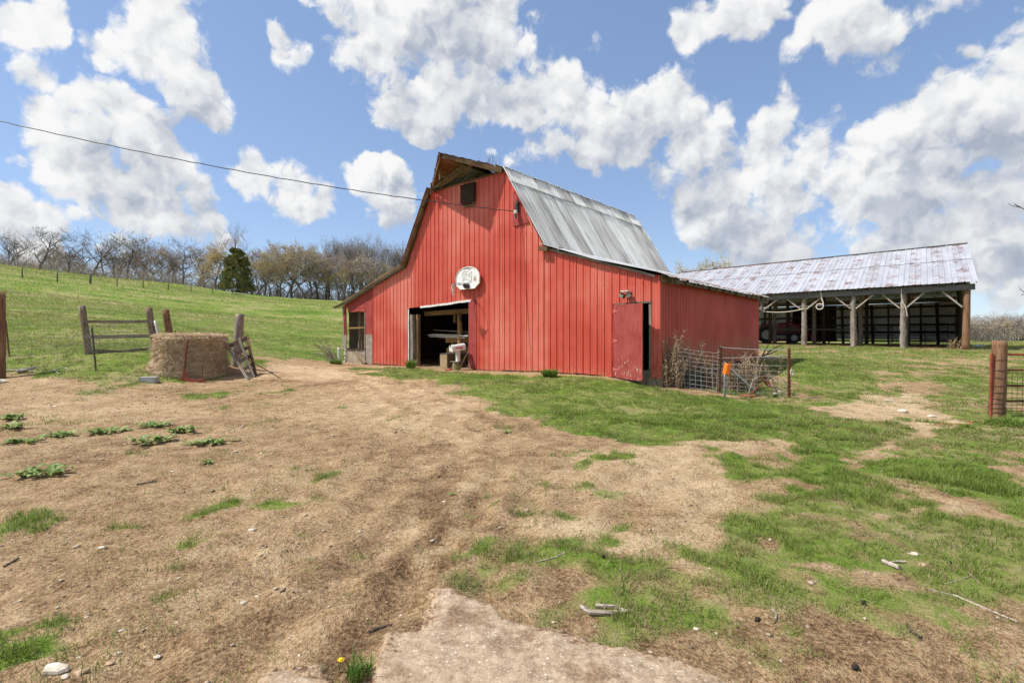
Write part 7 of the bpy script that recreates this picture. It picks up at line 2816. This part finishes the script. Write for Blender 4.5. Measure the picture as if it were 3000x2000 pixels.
def green_clump(p, R, H, n, label, seed, cat='plant', name='green_plant', stiff=1.0):
    r = random.Random(seed)
    t = thing(name, label, cat, p)
    m = MB()
    for i in range(n):
        a = r.uniform(0, 6.28)
        q = Vector((r.uniform(-1, 1) * R * .5, r.uniform(-1, 1) * R * .5, -0.01))
        h = H * r.uniform(.45, 1.1)
        o = Vector((math.cos(a), math.sin(a), 0)) * R * r.uniform(.2, .9) / stiff
        s = Vector((-math.sin(a), math.cos(a), 0)) * r.uniform(.004, .008) * (0.35 + p.y / 12)
        k = len(m.v)
        m.v += [tuple(q - s), tuple(q + s), tuple(q + o * .4 + Vector((0, 0, h * .65)) + s * .8), tuple(q + o * .4 + Vector((0, 0, h * .65)) - s * .8), tuple(q + o + Vector((0, 0, h)))]
        m.f += [(k, k + 1, k + 2, k + 3), (k + 3, k + 2, k + 4)]
    o = m.build('blades', MAT['clump'], t)
    o['kind'] = 'stuff'
    return t


MAT['clump'] = mat_leafy('lush_green_blade', (0.075, 0.15, 0.02), (0.20, 0.29, 0.06), 0.3, scale=8)


def clumps():
    g = lambda x, y: (lambda p: Vector((p.x, p.y, gz(p.x, p.y))))(ground_at(x, y))
    green_clump(g(1610, 1103), 0.34, 0.22, 520, 'round bright green tuft against the barn wall', 1, 'grass tuft', 'grass_tuft')
    green_clump(g(1204, 1078), 0.28, 0.34, 220, 'leafy green weed at the left doorway post', 2)
    green_clump(g(1050, 1062), 0.5, 0.24, 420, 'low green weeds under the lean-to window', 3)
    green_clump(g(1395, 1082), 0.22, 0.22, 150, 'small green weeds right of the mailbox stump', 4)
    green_clump(g(985, 1066), 0.4, 0.22, 260, 'green weeds at the outer left barn corner', 5)
    green_clump(g(2960, 1245), 0.45, 0.16, 420, 'long grass at the foot of the mesh gate', 6, 'grass tuft', 'grass_tuft')
    green_clump(g(1050, 1992), 0.09, 0.10, 90, 'lush grass tuft growing in the gap beside the slab', 7, 'grass tuft', 'grass_tuft')
    b = g(992, 1978)
    t = thing('dandelion', 'yellow dandelion flower beside the concrete slab', 'flower', b)
    MB().tube([(0, 0, 0), (0.01, 0, 0.05)], 0.003, 4).build('stem', MAT['clump'], t)
    hd = MB()
    for i in range(22):
        a = i * 2.4
        d = Vector((math.cos(a), math.sin(a), .35)) * 0.019
        s = Vector((-math.sin(a), math.cos(a), 0)) * .004
        c = Vector((.01, 0, .05))
        hd.add([c - s, c + s, c + d], [(0, 1, 2)])
    hd.lathe([(0.012, .05), (0.008, .06), (0.001, .063)], 8, Matrix.Translation((.01, 0, 0)))
    hd.build('petals', MAT['yellow'], t)
    # a few dry blades at the doorway sill
    m = MB()
    r = random.Random(3)
    a0 = bw(-9.7, -0.12, 0)
    for i in range(70):
        x = r.uniform(-9.7, -6.6)
        p = bw(x, r.uniform(-.25, -.02), 0)
        p.z = gz(p.x, p.y) - .01
        h = r.uniform(.04, .16)
        q = p + Vector((r.uniform(-.06, .06), r.uniform(-.05, .05), h))
        m.tube([p, p.lerp(q, .6) + Vector((r.uniform(-.02, .02), 0, .01)), q], [.005, .004, .002], 3)
    o = m.build('dry_stalks', MAT['weed'])
    o['kind'] = 'stuff'
    tag(o, 'dry grass stalks along the barn doorway threshold', 'dry grass')


clumps()


# ------------------------------------------------------------------ broken concrete apron at the bottom
def slab(outline, name, label, seed=1):
    """broken concrete: its rim breaks down into the soil along a ragged line"""
    P = [ground_at(x, y) for x, y in outline]
    poly = [(p.x, p.y) for p in P]
    st = 0.022
    gx = np.arange(min(p[0] for p in poly) - .1, max(p[0] for p in poly) + .1, st)
    gy = np.arange(min(p[1] for p in poly) - .1, max(p[1] for p in poly) + .1, st)
    X, Y = np.meshgrid(gx, gy)
    wx = X + (fbm(X * 7, Y * 7, 4, 70 + seed, .6) - .5) * .16
    wy = Y + (fbm(X * 7, Y * 7, 4, 80 + seed, .6) - .5) * .16
    d = -poly_dist(poly, wx, wy)
    top = 0.045 + (fbm(X * 5, Y * 5, 4, 71) - .5) * 0.03 + (fbm(X * 30, Y * 30, 2, 72) - .5) * 0.006
    f = np.clip(d / 0.04, -1, 1)
    Z = terrain(X, Y) + np.where(f > 0, top * np.clip(f * 1.6, 0, 1) ** .6 + np.minimum(np.maximum(d, 0), .3) * .03, f * 0.06)
    keep = d > -0.05
    idx = -np.ones(X.shape, int)
    idx[keep] = np.arange(keep.sum())
    co = np.stack([X[keep], Y[keep], Z[keep]], 1)
    q = np.stack([idx[:-1, :-1], idx[:-1, 1:], idx[1:, 1:], idx[1:, :-1]], -1).reshape(-1, 4)
    q = q[(q >= 0).all(1)]
    t = np.concatenate([q[:, [0, 1, 2]], q[:, [0, 2, 3]]], 0)
    me = raw_mesh(name, co, t, MAT['aggregate'])
    me.polygons.foreach_set('use_smooth', np.ones(len(t), bool))
    ra = me.attributes.new('rim', 'FLOAT', 'POINT')
    ra.data.foreach_set('value', np.clip(d[keep] / 0.28, 0, 1).astype(np.float32))
    o = link(name, me)
    o['kind'] = 'structure'
    o['label'] = label


slab([(1290, 1735), (1340, 1745), (1400, 1775), (1460, 1800), (1520, 1835), (1600, 1850), (1660, 1850), (1760, 1895), (1900, 1925), (2020, 1965), (2160, 2010), (2300, 2080), (2300, 2400), (1000, 2400), (1085, 2010), (1110, 1930), (1090, 1890), (1150, 1870), (1230, 1850), (1270, 1790), (1240, 1755)], 'concrete_slab', 'broken pale aggregate concrete slab at the bottom', seed=1)
slab([(780, 1990), (830, 1965), (880, 1960), (950, 1980), (1000, 2015), (980, 2300), (700, 2300)], 'concrete_fragment', 'small broken corner of concrete at the bottom edge', seed=2)

# ------------------------------------------------------------------ trees
class Strips:
    """branches as tapering tubes and twigs as thin blades, kept as plain lists"""
    def __init__(self):
        self.v, self.f = [], []

    def tube(self, pts, rs, sides):
        o = len(self.v)
        n = len(pts)
        for i in range(n):
            a, b = pts[max(i - 1, 0)], pts[min(i + 1, n - 1)]
            d = (b - a).normalized()
            y = d.orthogonal().normalized() if abs(d.z) > 0.95 else d.cross(Vector((0, 0, 1))).normalized()
            z = d.cross(y)
            for k in range(sides):
                t = 2 * math.pi * k / sides
                self.v.append(tuple(pts[i] + (y * math.cos(t) + z * math.sin(t)) * rs[i]))
        for i in range(n - 1):
            for k in range(sides):
                q = (k + 1) % sides
                self.f.append((o + i * sides + k, o + i * sides + q, o + (i + 1) * sides + q, o + (i + 1) * sides + k))

    def blade(self, p, q, w, rnd):
        d = q - p
        s = d.cross(Vector((rnd.uniform(-1, 1), rnd.uniform(-1, 1), rnd.uniform(-1, 1))))
        if s.length < 1e-5:
            return
        s = s.normalized() * w
        o = len(self.v)
        self.v += [tuple(p - s), tuple(p + s), tuple(q)]
        self.f.append((o, o + 1, o + 2))


def grow(rnd, H, trunk_h=0.25, limbs=6, spread=0.9, up=0.45, dense=1.0, crooked=0.18, r0=None, trunks=1, buds=0.0, twig_w=0.011, levels=3, twig_len=0.06):
    """returns trunk-and-limb mesh, twig mesh and bud mesh data, base at the origin"""
    wood_, twig_, bud_ = Strips(), Strips(), []
    r0 = r0 or H * 0.024

    def bud(p):
        s = rnd.uniform(0.04, 0.085)
        u = Vector((rnd.uniform(-1, 1), rnd.uniform(-1, 1), rnd.uniform(-1, 1))).normalized() * s
        v = u.orthogonal().normalized() * s * 0.7
        bud_.append((p - u, p + v, p + u, p - v))

    def branch(p, d, L, r, lev):
        n = 5 if lev <= 1 else 4
        pts, rs = [p], [r]
        c, dd = p, d
        for i in range(n):
            dd = (dd + Vector((rnd.gauss(0, crooked), rnd.gauss(0, crooked), rnd.gauss(0, crooked) + up * 0.10))).normalized()
            c = c + dd * L / n
            pts.append(c)
            rs.append(r * (1 - 0.72 * (i + 1) / n))
        (wood_ if lev <= 2 else twig_).tube(pts, rs, 5 if lev == 0 else (4 if lev == 1 else 3))
        if lev >= levels:
            k = int(rnd.uniform(5, 9) * dense)
            for _ in range(k):
                t = rnd.uniform(0.15, 1.0)
                i = min(int(t * n), n - 1)
                b = pts[i].lerp(pts[i + 1], t * n - i)
                a = (dd + Vector((rnd.gauss(0, .6), rnd.gauss(0, .6), rnd.gauss(0.15, .5)))).normalized()
                e = b + a * H * twig_len * rnd.uniform(.5, 1.5)
                twig_.blade(b, e, twig_w, rnd)
                if rnd.random() < 0.6:
                    m = b.lerp(e, .5)
                    a2 = (a + Vector((rnd.gauss(0, .7), rnd.gauss(0, .7), rnd.gauss(0, .6)))).normalized()
                    twig_.blade(m, m + a2 * H * twig_len * 0.6, twig_w * 0.8, rnd)
                if buds and rnd.random() < buds:
                    bud(e)
                    bud(b.lerp(e, .6))
            return
        kids = {0: limbs, 1: 5, 2: 5}.get(lev, 4)
        kids = max(2, int(kids * (0.8 + 0.4 * rnd.random())))
        for j in range(kids):
            t = (0.35 + 0.65 * (j + rnd.random()) / kids) if lev else (trunk_h + (1 - trunk_h) * (j + rnd.random() * .7) / kids)
            t = min(t, 0.98)
            i = min(int(t * n), n - 1)
            b = pts[i].lerp(pts[i + 1], t * n - i)
            az = rnd.uniform(0, 6.283) if lev else 2.4 * j + rnd.uniform(-.5, .5)
            side = Vector((math.cos(az), math.sin(az), 0))
            a = (dd * (0.55 if lev else 0.62) + side * spread * rnd.uniform(.7, 1.2) + Vector((0, 0, up * rnd.uniform(.3, 1.1)))).normalized()
            rr = rs[i] * rnd.uniform(.5, .72)
            ll = L * (rnd.uniform(.5, .72) if lev else rnd.uniform(.42, .66) * (1.15 - 0.45 * t))
            branch(b, a, ll, rr, lev + 1)
    for k in range(trunks):
        a = 6.283 * k / max(trunks, 1) + rnd.random()
        lean = 0.0 if trunks == 1 else rnd.uniform(.15, .4)
        d = Vector((math.cos(a) * lean + rnd.gauss(0, .05), math.sin(a) * lean + rnd.gauss(0, .05), 1)).normalized()
        branch(Vector((math.cos(a) * .25 * (trunks > 1), math.sin(a) * .25 * (trunks > 1), -0.3)), d, H * 0.78 * rnd.uniform(.9, 1.05), r0 * (1 if trunks == 1 else .7), 0)
    return wood_, twig_, bud_


def tree_proto(name, label, cat, seed, twig_mat='twig', bark='bark', **kw):
    rnd = random.Random(seed)
    w, t, b = grow(rnd, **kw)
    o = thing(name, label, cat, (0, 0, 0))
    link('trunk', mesh('trunk', w.v, w.f, MAT[bark]), o)
    link('crown', mesh('crown', t.v, t.f, MAT[twig_mat]), o)
    if b:
        vs, fs = [], []
        for q in b:
            i = len(vs)
            vs += [tuple(p) for p in q]
            fs.append((i, i + 1, i + 2, i + 3))
        u = link('buds', mesh('buds', vs, fs, MAT['bud']), o)
        u['kind'] = 'stuff'
    return o


PROTO = {  # oak twigs take the darker bark tone: backlit look put into their colour
    'oak_a': dict(seed=1, H=8.0, trunk_h=.22, limbs=8, spread=1.0, up=.35, crooked=.17, dense=.9, twig_w=.015, twig_mat='bark'),
    'oak_b': dict(seed=2, H=8.0, trunk_h=.28, limbs=8, spread=.85, up=.5, crooked=.15, dense=.9, twig_w=.015, twig_mat='bark'),
    'oak_c': dict(seed=3, H=8.0, trunk_h=.18, limbs=9, spread=1.1, up=.3, crooked=.2, dense=1.0, twig_w=.015, twig_mat='bark'),
    'tall_a': dict(seed=4, H=10.0, trunk_h=.3, limbs=9, spread=.55, up=.75, crooked=.1, dense=1.0, trunks=2, twig_w=.013),
    'tall_b': dict(seed=5, H=10.0, trunk_h=.35, limbs=9, spread=.5, up=.8, crooked=.1, dense=1.0, trunks=3, twig_w=.013),
    'bushy': dict(seed=6, H=7.0, trunk_h=.12, limbs=10, spread=1.0, up=.4, crooked=.2, dense=1.35, trunks=2, twig_w=.016, twig_len=.08, twig_mat='twig_brush'),
    'budding': dict(seed=7, H=7.5, trunk_h=.15, limbs=10, spread=.95, up=.45, crooked=.18, dense=1.5, buds=.8, twig_w=.016, twig_len=.075, twig_mat='twig_tan'),
    'budding_b': dict(seed=8, H=7.5, trunk_h=.2, limbs=10, spread=.9, up=.5, crooked=.16, dense=1.5, buds=.75, twig_w=.016, twig_len=.075, twig_mat='twig_tan', trunks=2),
    'sparse': dict(seed=9, H=9.0, trunk_h=.4, limbs=7, spread=.6, up=.5, crooked=.12, dense=.6, twig_w=.012),
}
_made = {}


def plant(kind, px, Y, top_py, label, seed, group, name='bare_tree', cat='tree', wide=1.0, base=None):
    """stand a tree at a bearing and distance, as tall as it shows"""
    X = (px - CX) / F * Y
    z = T(X, Y) if base is None else base
    top = EYE + (HY - top_py) / F * Y
    kw = dict(PROTO[kind])
    h = max(2.0, top - z)
    rnd = random.Random(seed)
    if kind not in _made:
        tm = kw.pop('twig_mat', 'twig')
        sd = kw.pop('seed')
        o = tree_proto(name, label, cat, sd, tm, **kw)
        # true height of the grown shape, so copies can be scaled to what shows
        hh = max(v.co.z for c in o.children for v in c.data.vertices)
        _made[kind] = (o, hh)
        o['group'] = group
        s = h / hh
        o.matrix_basis = Matrix.Translation((X, Y, z)) @ Matrix.Rotation(rnd.uniform(0, 6.28), 4, 'Z') @ Matrix.Diagonal((s * wide, s * wide, s, 1))
        return o
    o, hh = _made[kind]
    s = h / hh
    c = copy_thing(o, (X, Y, z), rnd.uniform(0, 6.28), label, (s * wide, s * wide, s))
    c.name = name
    c['group'] = group
    return c


LG = 'bare trees along the hilltop'
LEFT = [('oak_a', -60, 78, 690, 'bare tree just beyond the left picture edge', 1.0), ('oak_b', 22, 80, 685, 'leftmost bare tree on the hilltop', .9), ('oak_a', 112, 82, 668, 'wide crowned bare oak second from the left', 1.15),
        ('oak_b', 60, 90, 700, 'thin bare tree between the two leftmost trees', .8), ('oak_c', 200, 86, 700, 'small crooked bare tree right of the wide oak', .8), ('oak_b', 268, 84, 680, 'tall dark bare oak standing alone against the white cloud', 1.05),
        ('oak_c', 335, 92, 715, 'low bare tree right of the dark oak', .9), ('oak_a', 372, 90, 700, 'bare tree with upright limbs in the left tree line', .85), ('oak_b', 420, 96, 712, 'thin bare tree before the twiggy round tree', .8),
        ('bushy', 470, 92, 714, 'round twiggy bare tree with wide dark trunk', 1.0), ('oak_c', 535, 94, 712, 'dark bare tree left of the tan budding tree', .9), ('oak_b', 575, 104, 705, 'far bare tree behind the tan budding tree', .8),
        ('budding', 632, 92, 712, 'tan budding tree left of the green cedar', 1.15), ('sparse', 705, 96, 640, 'tall sparse tree rising behind the green cedar', 1.0), ('bushy', 770, 98, 715, 'twiggy grey tree right behind the cedar', 1.0),
        ('budding_b', 800, 92, 720, 'yellow budding tree next right of the cedar', .9), ('budding', 855, 96, 704, 'large yellow budding tree in the middle of the line', 1.1), ('bushy', 905, 94, 708, 'spreading dark trunked tree before the woods', 1.2),
        ('tall_a', 960, 104, 700, 'bare tree with slim upright limbs left of the tall group', .8), ('tall_b', 1000, 106, 684, 'tall bare tree nearest left of the barn roof', 1.0), ('tall_a', 1045, 104, 678, 'tallest bare tree above the barn lean-to', 1.0),
        ('tall_b', 1090, 108, 690, 'tall bare tree half hidden by the barn roof', .9), ('tall_a', 1140, 106, 700, 'bare tree showing just above the lean-to roof', .9), ('tall_b', 1190, 108, 705, 'bare tree touching the steep barn roof edge', .9),
        ('bushy', 1075, 100, 770, 'low twiggy tree behind the barn lean-to roof', 1.1), ('budding_b', 985, 96, 770, 'small tan tree under the tall bare trees', 1.0), ('bushy', 1140, 102, 780, 'low brush tree behind the lean-to eave', 1.0),
        ('tall_a', 1250, 112, 720, 'bare tree hidden behind the barn gable', .9)]
LEFT += [('bushy', 150, 92, 712, 'low grey tree behind the wide crowned oak', 1.0), ('oak_c', 300, 98, 700, 'faint bare tree right behind the tall dark oak', 1.0), ('bushy', 400, 98, 722, 'low twiggy tree under the upright limbed one', 1.1), ('bushy', 510, 100, 722, 'grey twiggy tree right of the round one', 1.0),
         ('oak_a', 445, 104, 704, 'faint far tree above the round twiggy tree', .9), ('bushy', 600, 100, 722, 'grey tree between dark tree and tan budding tree', 1.0), ('budding_b', 745, 94, 735, 'low tan tree growing against the cedar', 1.1), ('bushy', 830, 102, 712, 'grey twiggy tree behind the yellow budding trees', 1.1),
         ('budding', 930, 98, 722, 'tan budding tree right of the spreading dark tree', 1.0), ('bushy', 960, 98, 730, 'dense grey brush tree left of the tall trees', 1.0), ('bushy', 1030, 98, 735, 'dense grey brush tree under the tallest trees', 1.0), ('tall_b', 1020, 112, 694, 'far tall tree between the two tallest trees', 1.0),
         ('tall_a', 1070, 112, 688, 'far tall tree right of the tallest tree', 1.0), ('tall_a', 1165, 110, 698, 'far tall tree left of the steep roof edge', 1.0), ('bushy', 1110, 98, 745, 'dense grey brush tree above the lean-to roof', 1.0), ('oak_b', 235, 94, 706, 'thin bare tree left of the tall dark oak', .8),
         ('oak_a', 15, 92, 702, 'far bare tree behind the leftmost one', .9), ('bushy', 215, 98, 735, 'low brush tree between the wide and dark oaks', 1.0), ('bushy', 345, 100, 738, 'low brush tree right of the tall dark oak', 1.0)]
for i, (kd, px, Y, tp, lab, wd) in enumerate(LEFT):
    plant(kd, px, Y, tp - (22 if kd.startswith('oak') else 8), lab, 40 + i, LG, 'budding_tree' if 'budding' in kd else 'bare_tree', 'tree', wd)


def cedar(px, Y, top_py, label, wide, seed):
    X = (px - CX) / F * Y
    z = T(X, Y)
    H = EYE + (HY - top_py) / F * Y - z
    r = random.Random(seed)
    t = thing('cedar_tree', label, 'tree', (X, Y, z))
    MB().tube([(0, 0, -.2), (0.05, 0, H * .5), (0, 0, H * .9)], [H * .025, H * .015, H * .004], 6).build('trunk', MAT['bark'], t)
    vs, fs = [], []
    lobes = []
    for i in range(110):
        f = r.random() ** 0.95
        rad = wide * (1 - f) ** 0.42 * (0.6 + 0.55 * r.random()) + 0.12
        a = r.uniform(0, 6.283)
        lobes.append((Vector((math.cos(a) * rad * .72, math.sin(a) * rad * .72, H * (0.03 + 0.93 * f))), wide * (.235 - .11 * f)))
    for c, s in lobes:
        for k in range(165):
            d = Vector((r.gauss(0, 1), r.gauss(0, 1), r.gauss(0, .8)))
            d = d.normalized() * s * r.random() ** 0.35
            p = c + d
            if p.z < 0.05:
                continue
            u = (Vector((d.x, d.y, abs(d.z) + s * .5)).normalized() + Vector((r.gauss(0, .5), r.gauss(0, .5), r.gauss(0, .5)))).normalized() * r.uniform(.14, .30)
            w = u.orthogonal().normalized() * r.uniform(.045, .085)
            o = len(vs)
            vs += [tuple(p - w), tuple(p + w), tuple(p + u)]
            fs.append((o, o + 1, o + 2))
    link('crown', mesh('crown', vs, fs, MAT['cedar']), t)


cedar(694, 88, 726, 'broad dark green cedar standing out in the bare tree line', 3.2, 5)
cedar(2985, 122, 978, 'small dark green cedar before the right woods', 2.0, 7)


def brush_mass(name, label, spots, seed, mat, hmin, hmax, per, w):
    """undergrowth nobody could count: thin stems and twigs"""
    r = random.Random(seed)
    s = Strips()
    for X, Y in spots:
        z = T(X, Y)
        for _ in range(per):
            p = Vector((X + r.gauss(0, 1.0), Y + r.gauss(0, .8), z - .1))
            d = Vector((r.gauss(0, .35), r.gauss(0, .35), 1)).normalized()
            h = r.uniform(hmin, hmax)
            q = p + d * h
            s.blade(p, q, w * 1.5, r)
            for _ in range(7):
                m = p.lerp(q, r.uniform(.2, 1))
                e = m + Vector((r.gauss(0, .5), r.gauss(0, .5), r.uniform(.0, .8))) * h * .35
                s.blade(m, e, w, r)
    o = link(name, mesh(name, s.v, s.f, MAT[mat]))
    o['kind'] = 'stuff'
    tag(o, label, 'undergrowth')


rr = random.Random(77)
spots = []
for i in range(330):
    px = rr.uniform(-100, 1200)
    Y = 76 + (max(px, 0) / 1200) * 26 + rr.uniform(1, 12)
    spots.append(((px - CX) / F * Y, Y))
brush_mass('hill_undergrowth', 'tangled bare brush under the hilltop trees', spots, 3, 'twig_brush', .8, 3.4, 13, .02)

# two budding trees that show over the shed roof beside the barn
plant('budding', 1985, 58, 750, 'budding tree showing left over the shed roof by the barn', 91, 'trees behind the shed', 'budding_tree', wide=.95)
plant('budding_b', 2045, 60, 738, 'budding tree in the middle over the shed roof', 92, 'trees behind the shed', 'budding_tree', wide=.95)
plant('budding', 2100, 58, 734, 'budding tree right over the shed roof ridge', 93, 'trees behind the shed', 'budding_tree', wide=.95)

# woods at the far right
RG = 'woods edge at the far right'
RIGHT = [('bushy', 2850, 118, 930, 'twiggy tree nearest the shed at the right woods edge'), ('budding_b', 2885, 122, 935, 'tan budding tree second from the shed in the right woods'), ('bushy', 2915, 126, 924, 'round bare tree in the middle of the right woods'),
         ('budding', 2945, 120, 932, 'yellowish tree above the gate post'), ('bushy', 2975, 124, 922, 'bare tree right above the gate post'), ('oak_c', 3000, 128, 915, 'bare tree at the right picture edge'), ('bushy', 3040, 124, 915, 'bare tree just past the right picture edge'),
         ('oak_a', 2865, 134, 920, 'farther bare tree behind the first woods tree'), ('oak_c', 2900, 138, 917, 'farther bare tree behind the second woods tree'), ('oak_a', 2935, 136, 915, 'farther bare tree over the middle of the woods'), ('oak_b', 2965, 140, 914, 'highest far bare tree of the right woods'),
         ('oak_c', 2995, 142, 912, 'far bare tree at the upper right woods edge'), ('oak_a', 2830, 132, 925, 'bare tree half hidden by the shed end'), ('bushy', 2800, 126, 930, 'twiggy tree hidden behind the shed end'), ('oak_c', 3060, 140, 912, 'far bare tree beyond the picture edge')]
for i, (kd, px, Y, tp, lab) in enumerate(RIGHT):
    plant(kd, px, Y, tp, lab, 140 + i, RG, 'woods_tree', 'tree', 1.25)
spots = []
for i in range(110):
    px = rr.uniform(2780, 3120)
    Y = rr.uniform(116, 150)
    spots.append(((px - CX) / F * Y, Y))
brush_mass('woods_undergrowth', 'grey brown brush filling the right woods', spots, 4, 'twig', 2.0, 7.2, 16, .032)
# dark bush beside the shed corner
spots = [(at(2862 + rr.uniform(-14, 16), 1005, 46).x, 46 + rr.uniform(-1, 1)) for i in range(7)]
brush_mass('corner_bush', 'dark bare bush growing beside the right shed end', spots, 5, 'bark', 1.0, 2.2, 26, .012)


# pasture fence before the right woods
def far_fence():
    P = []
    for i in range(26):
        px = 2840 + i * 9
        X = (px - CX) / F * 88
        P.append(Vector((X, 88, T(X, 88))))
    t = thing('field_fence', 'thin pale wire fence before the right woods', 'fence', P[0])
    L = Matrix.Translation(-P[0])
    for p in P:
        pole('post', L @ dig(p), L @ (p + Vector((0, 0, 1.35))), 0.05, 0.05, MAT['grey_wood'], t, 5, 0.03, segs=1)
    for h in (.35, .8, 1.2):
        w = MB()
        w.tube([L @ (p + Vector((0, 0, h))) for p in P], 0.02, 3)
        w.build('wire', MAT['iron'], t)


far_fence()


# bare limb reaching in at the right edge from a tree outside the picture
def edge_limb():
    base = Vector((11.2, 8.6, 0))
    base.z = T(base.x, base.y)
    t = thing('edge_tree', 'bare twigs reaching in at the right picture edge', 'tree', base)
    L = Matrix.Translation(-base)
    s = MB()
    s.tube([L @ base, L @ (base + Vector((0, 0, 2.0))), L @ (base + Vector((.1, 0, 4.6)))], [.11, .09, .05], 8)
    s.build('trunk', MAT['bark'], t)
    c = MB()
    tips = [[(3060, 640), (2990, 608), (2968, 604), (2952, 596)], [(2990, 608), (2975, 600), (2972, 596)], [(3060, 890), (3010, 862), (2992, 850), (2985, 842)], [(3010, 862), (2996, 862), (2990, 866)]]
    for tp in tips:
        pts = [L @ Vector(at(x, y, 8.6)) for x, y in tp]
        if tp[0][0] > 3050:
            pts = [L @ (base + Vector((0, 0, max(2.2, EYE + (HY - tp[0][1]) / F * 8.6 - .5))))] + pts
        n = len(pts)
        c.tube(pts, [.011 * (1 - .7 * i / (n - 1)) for i in range(n)], 5)
    c.build('limbs', MAT['bark'], t)


edge_limb()
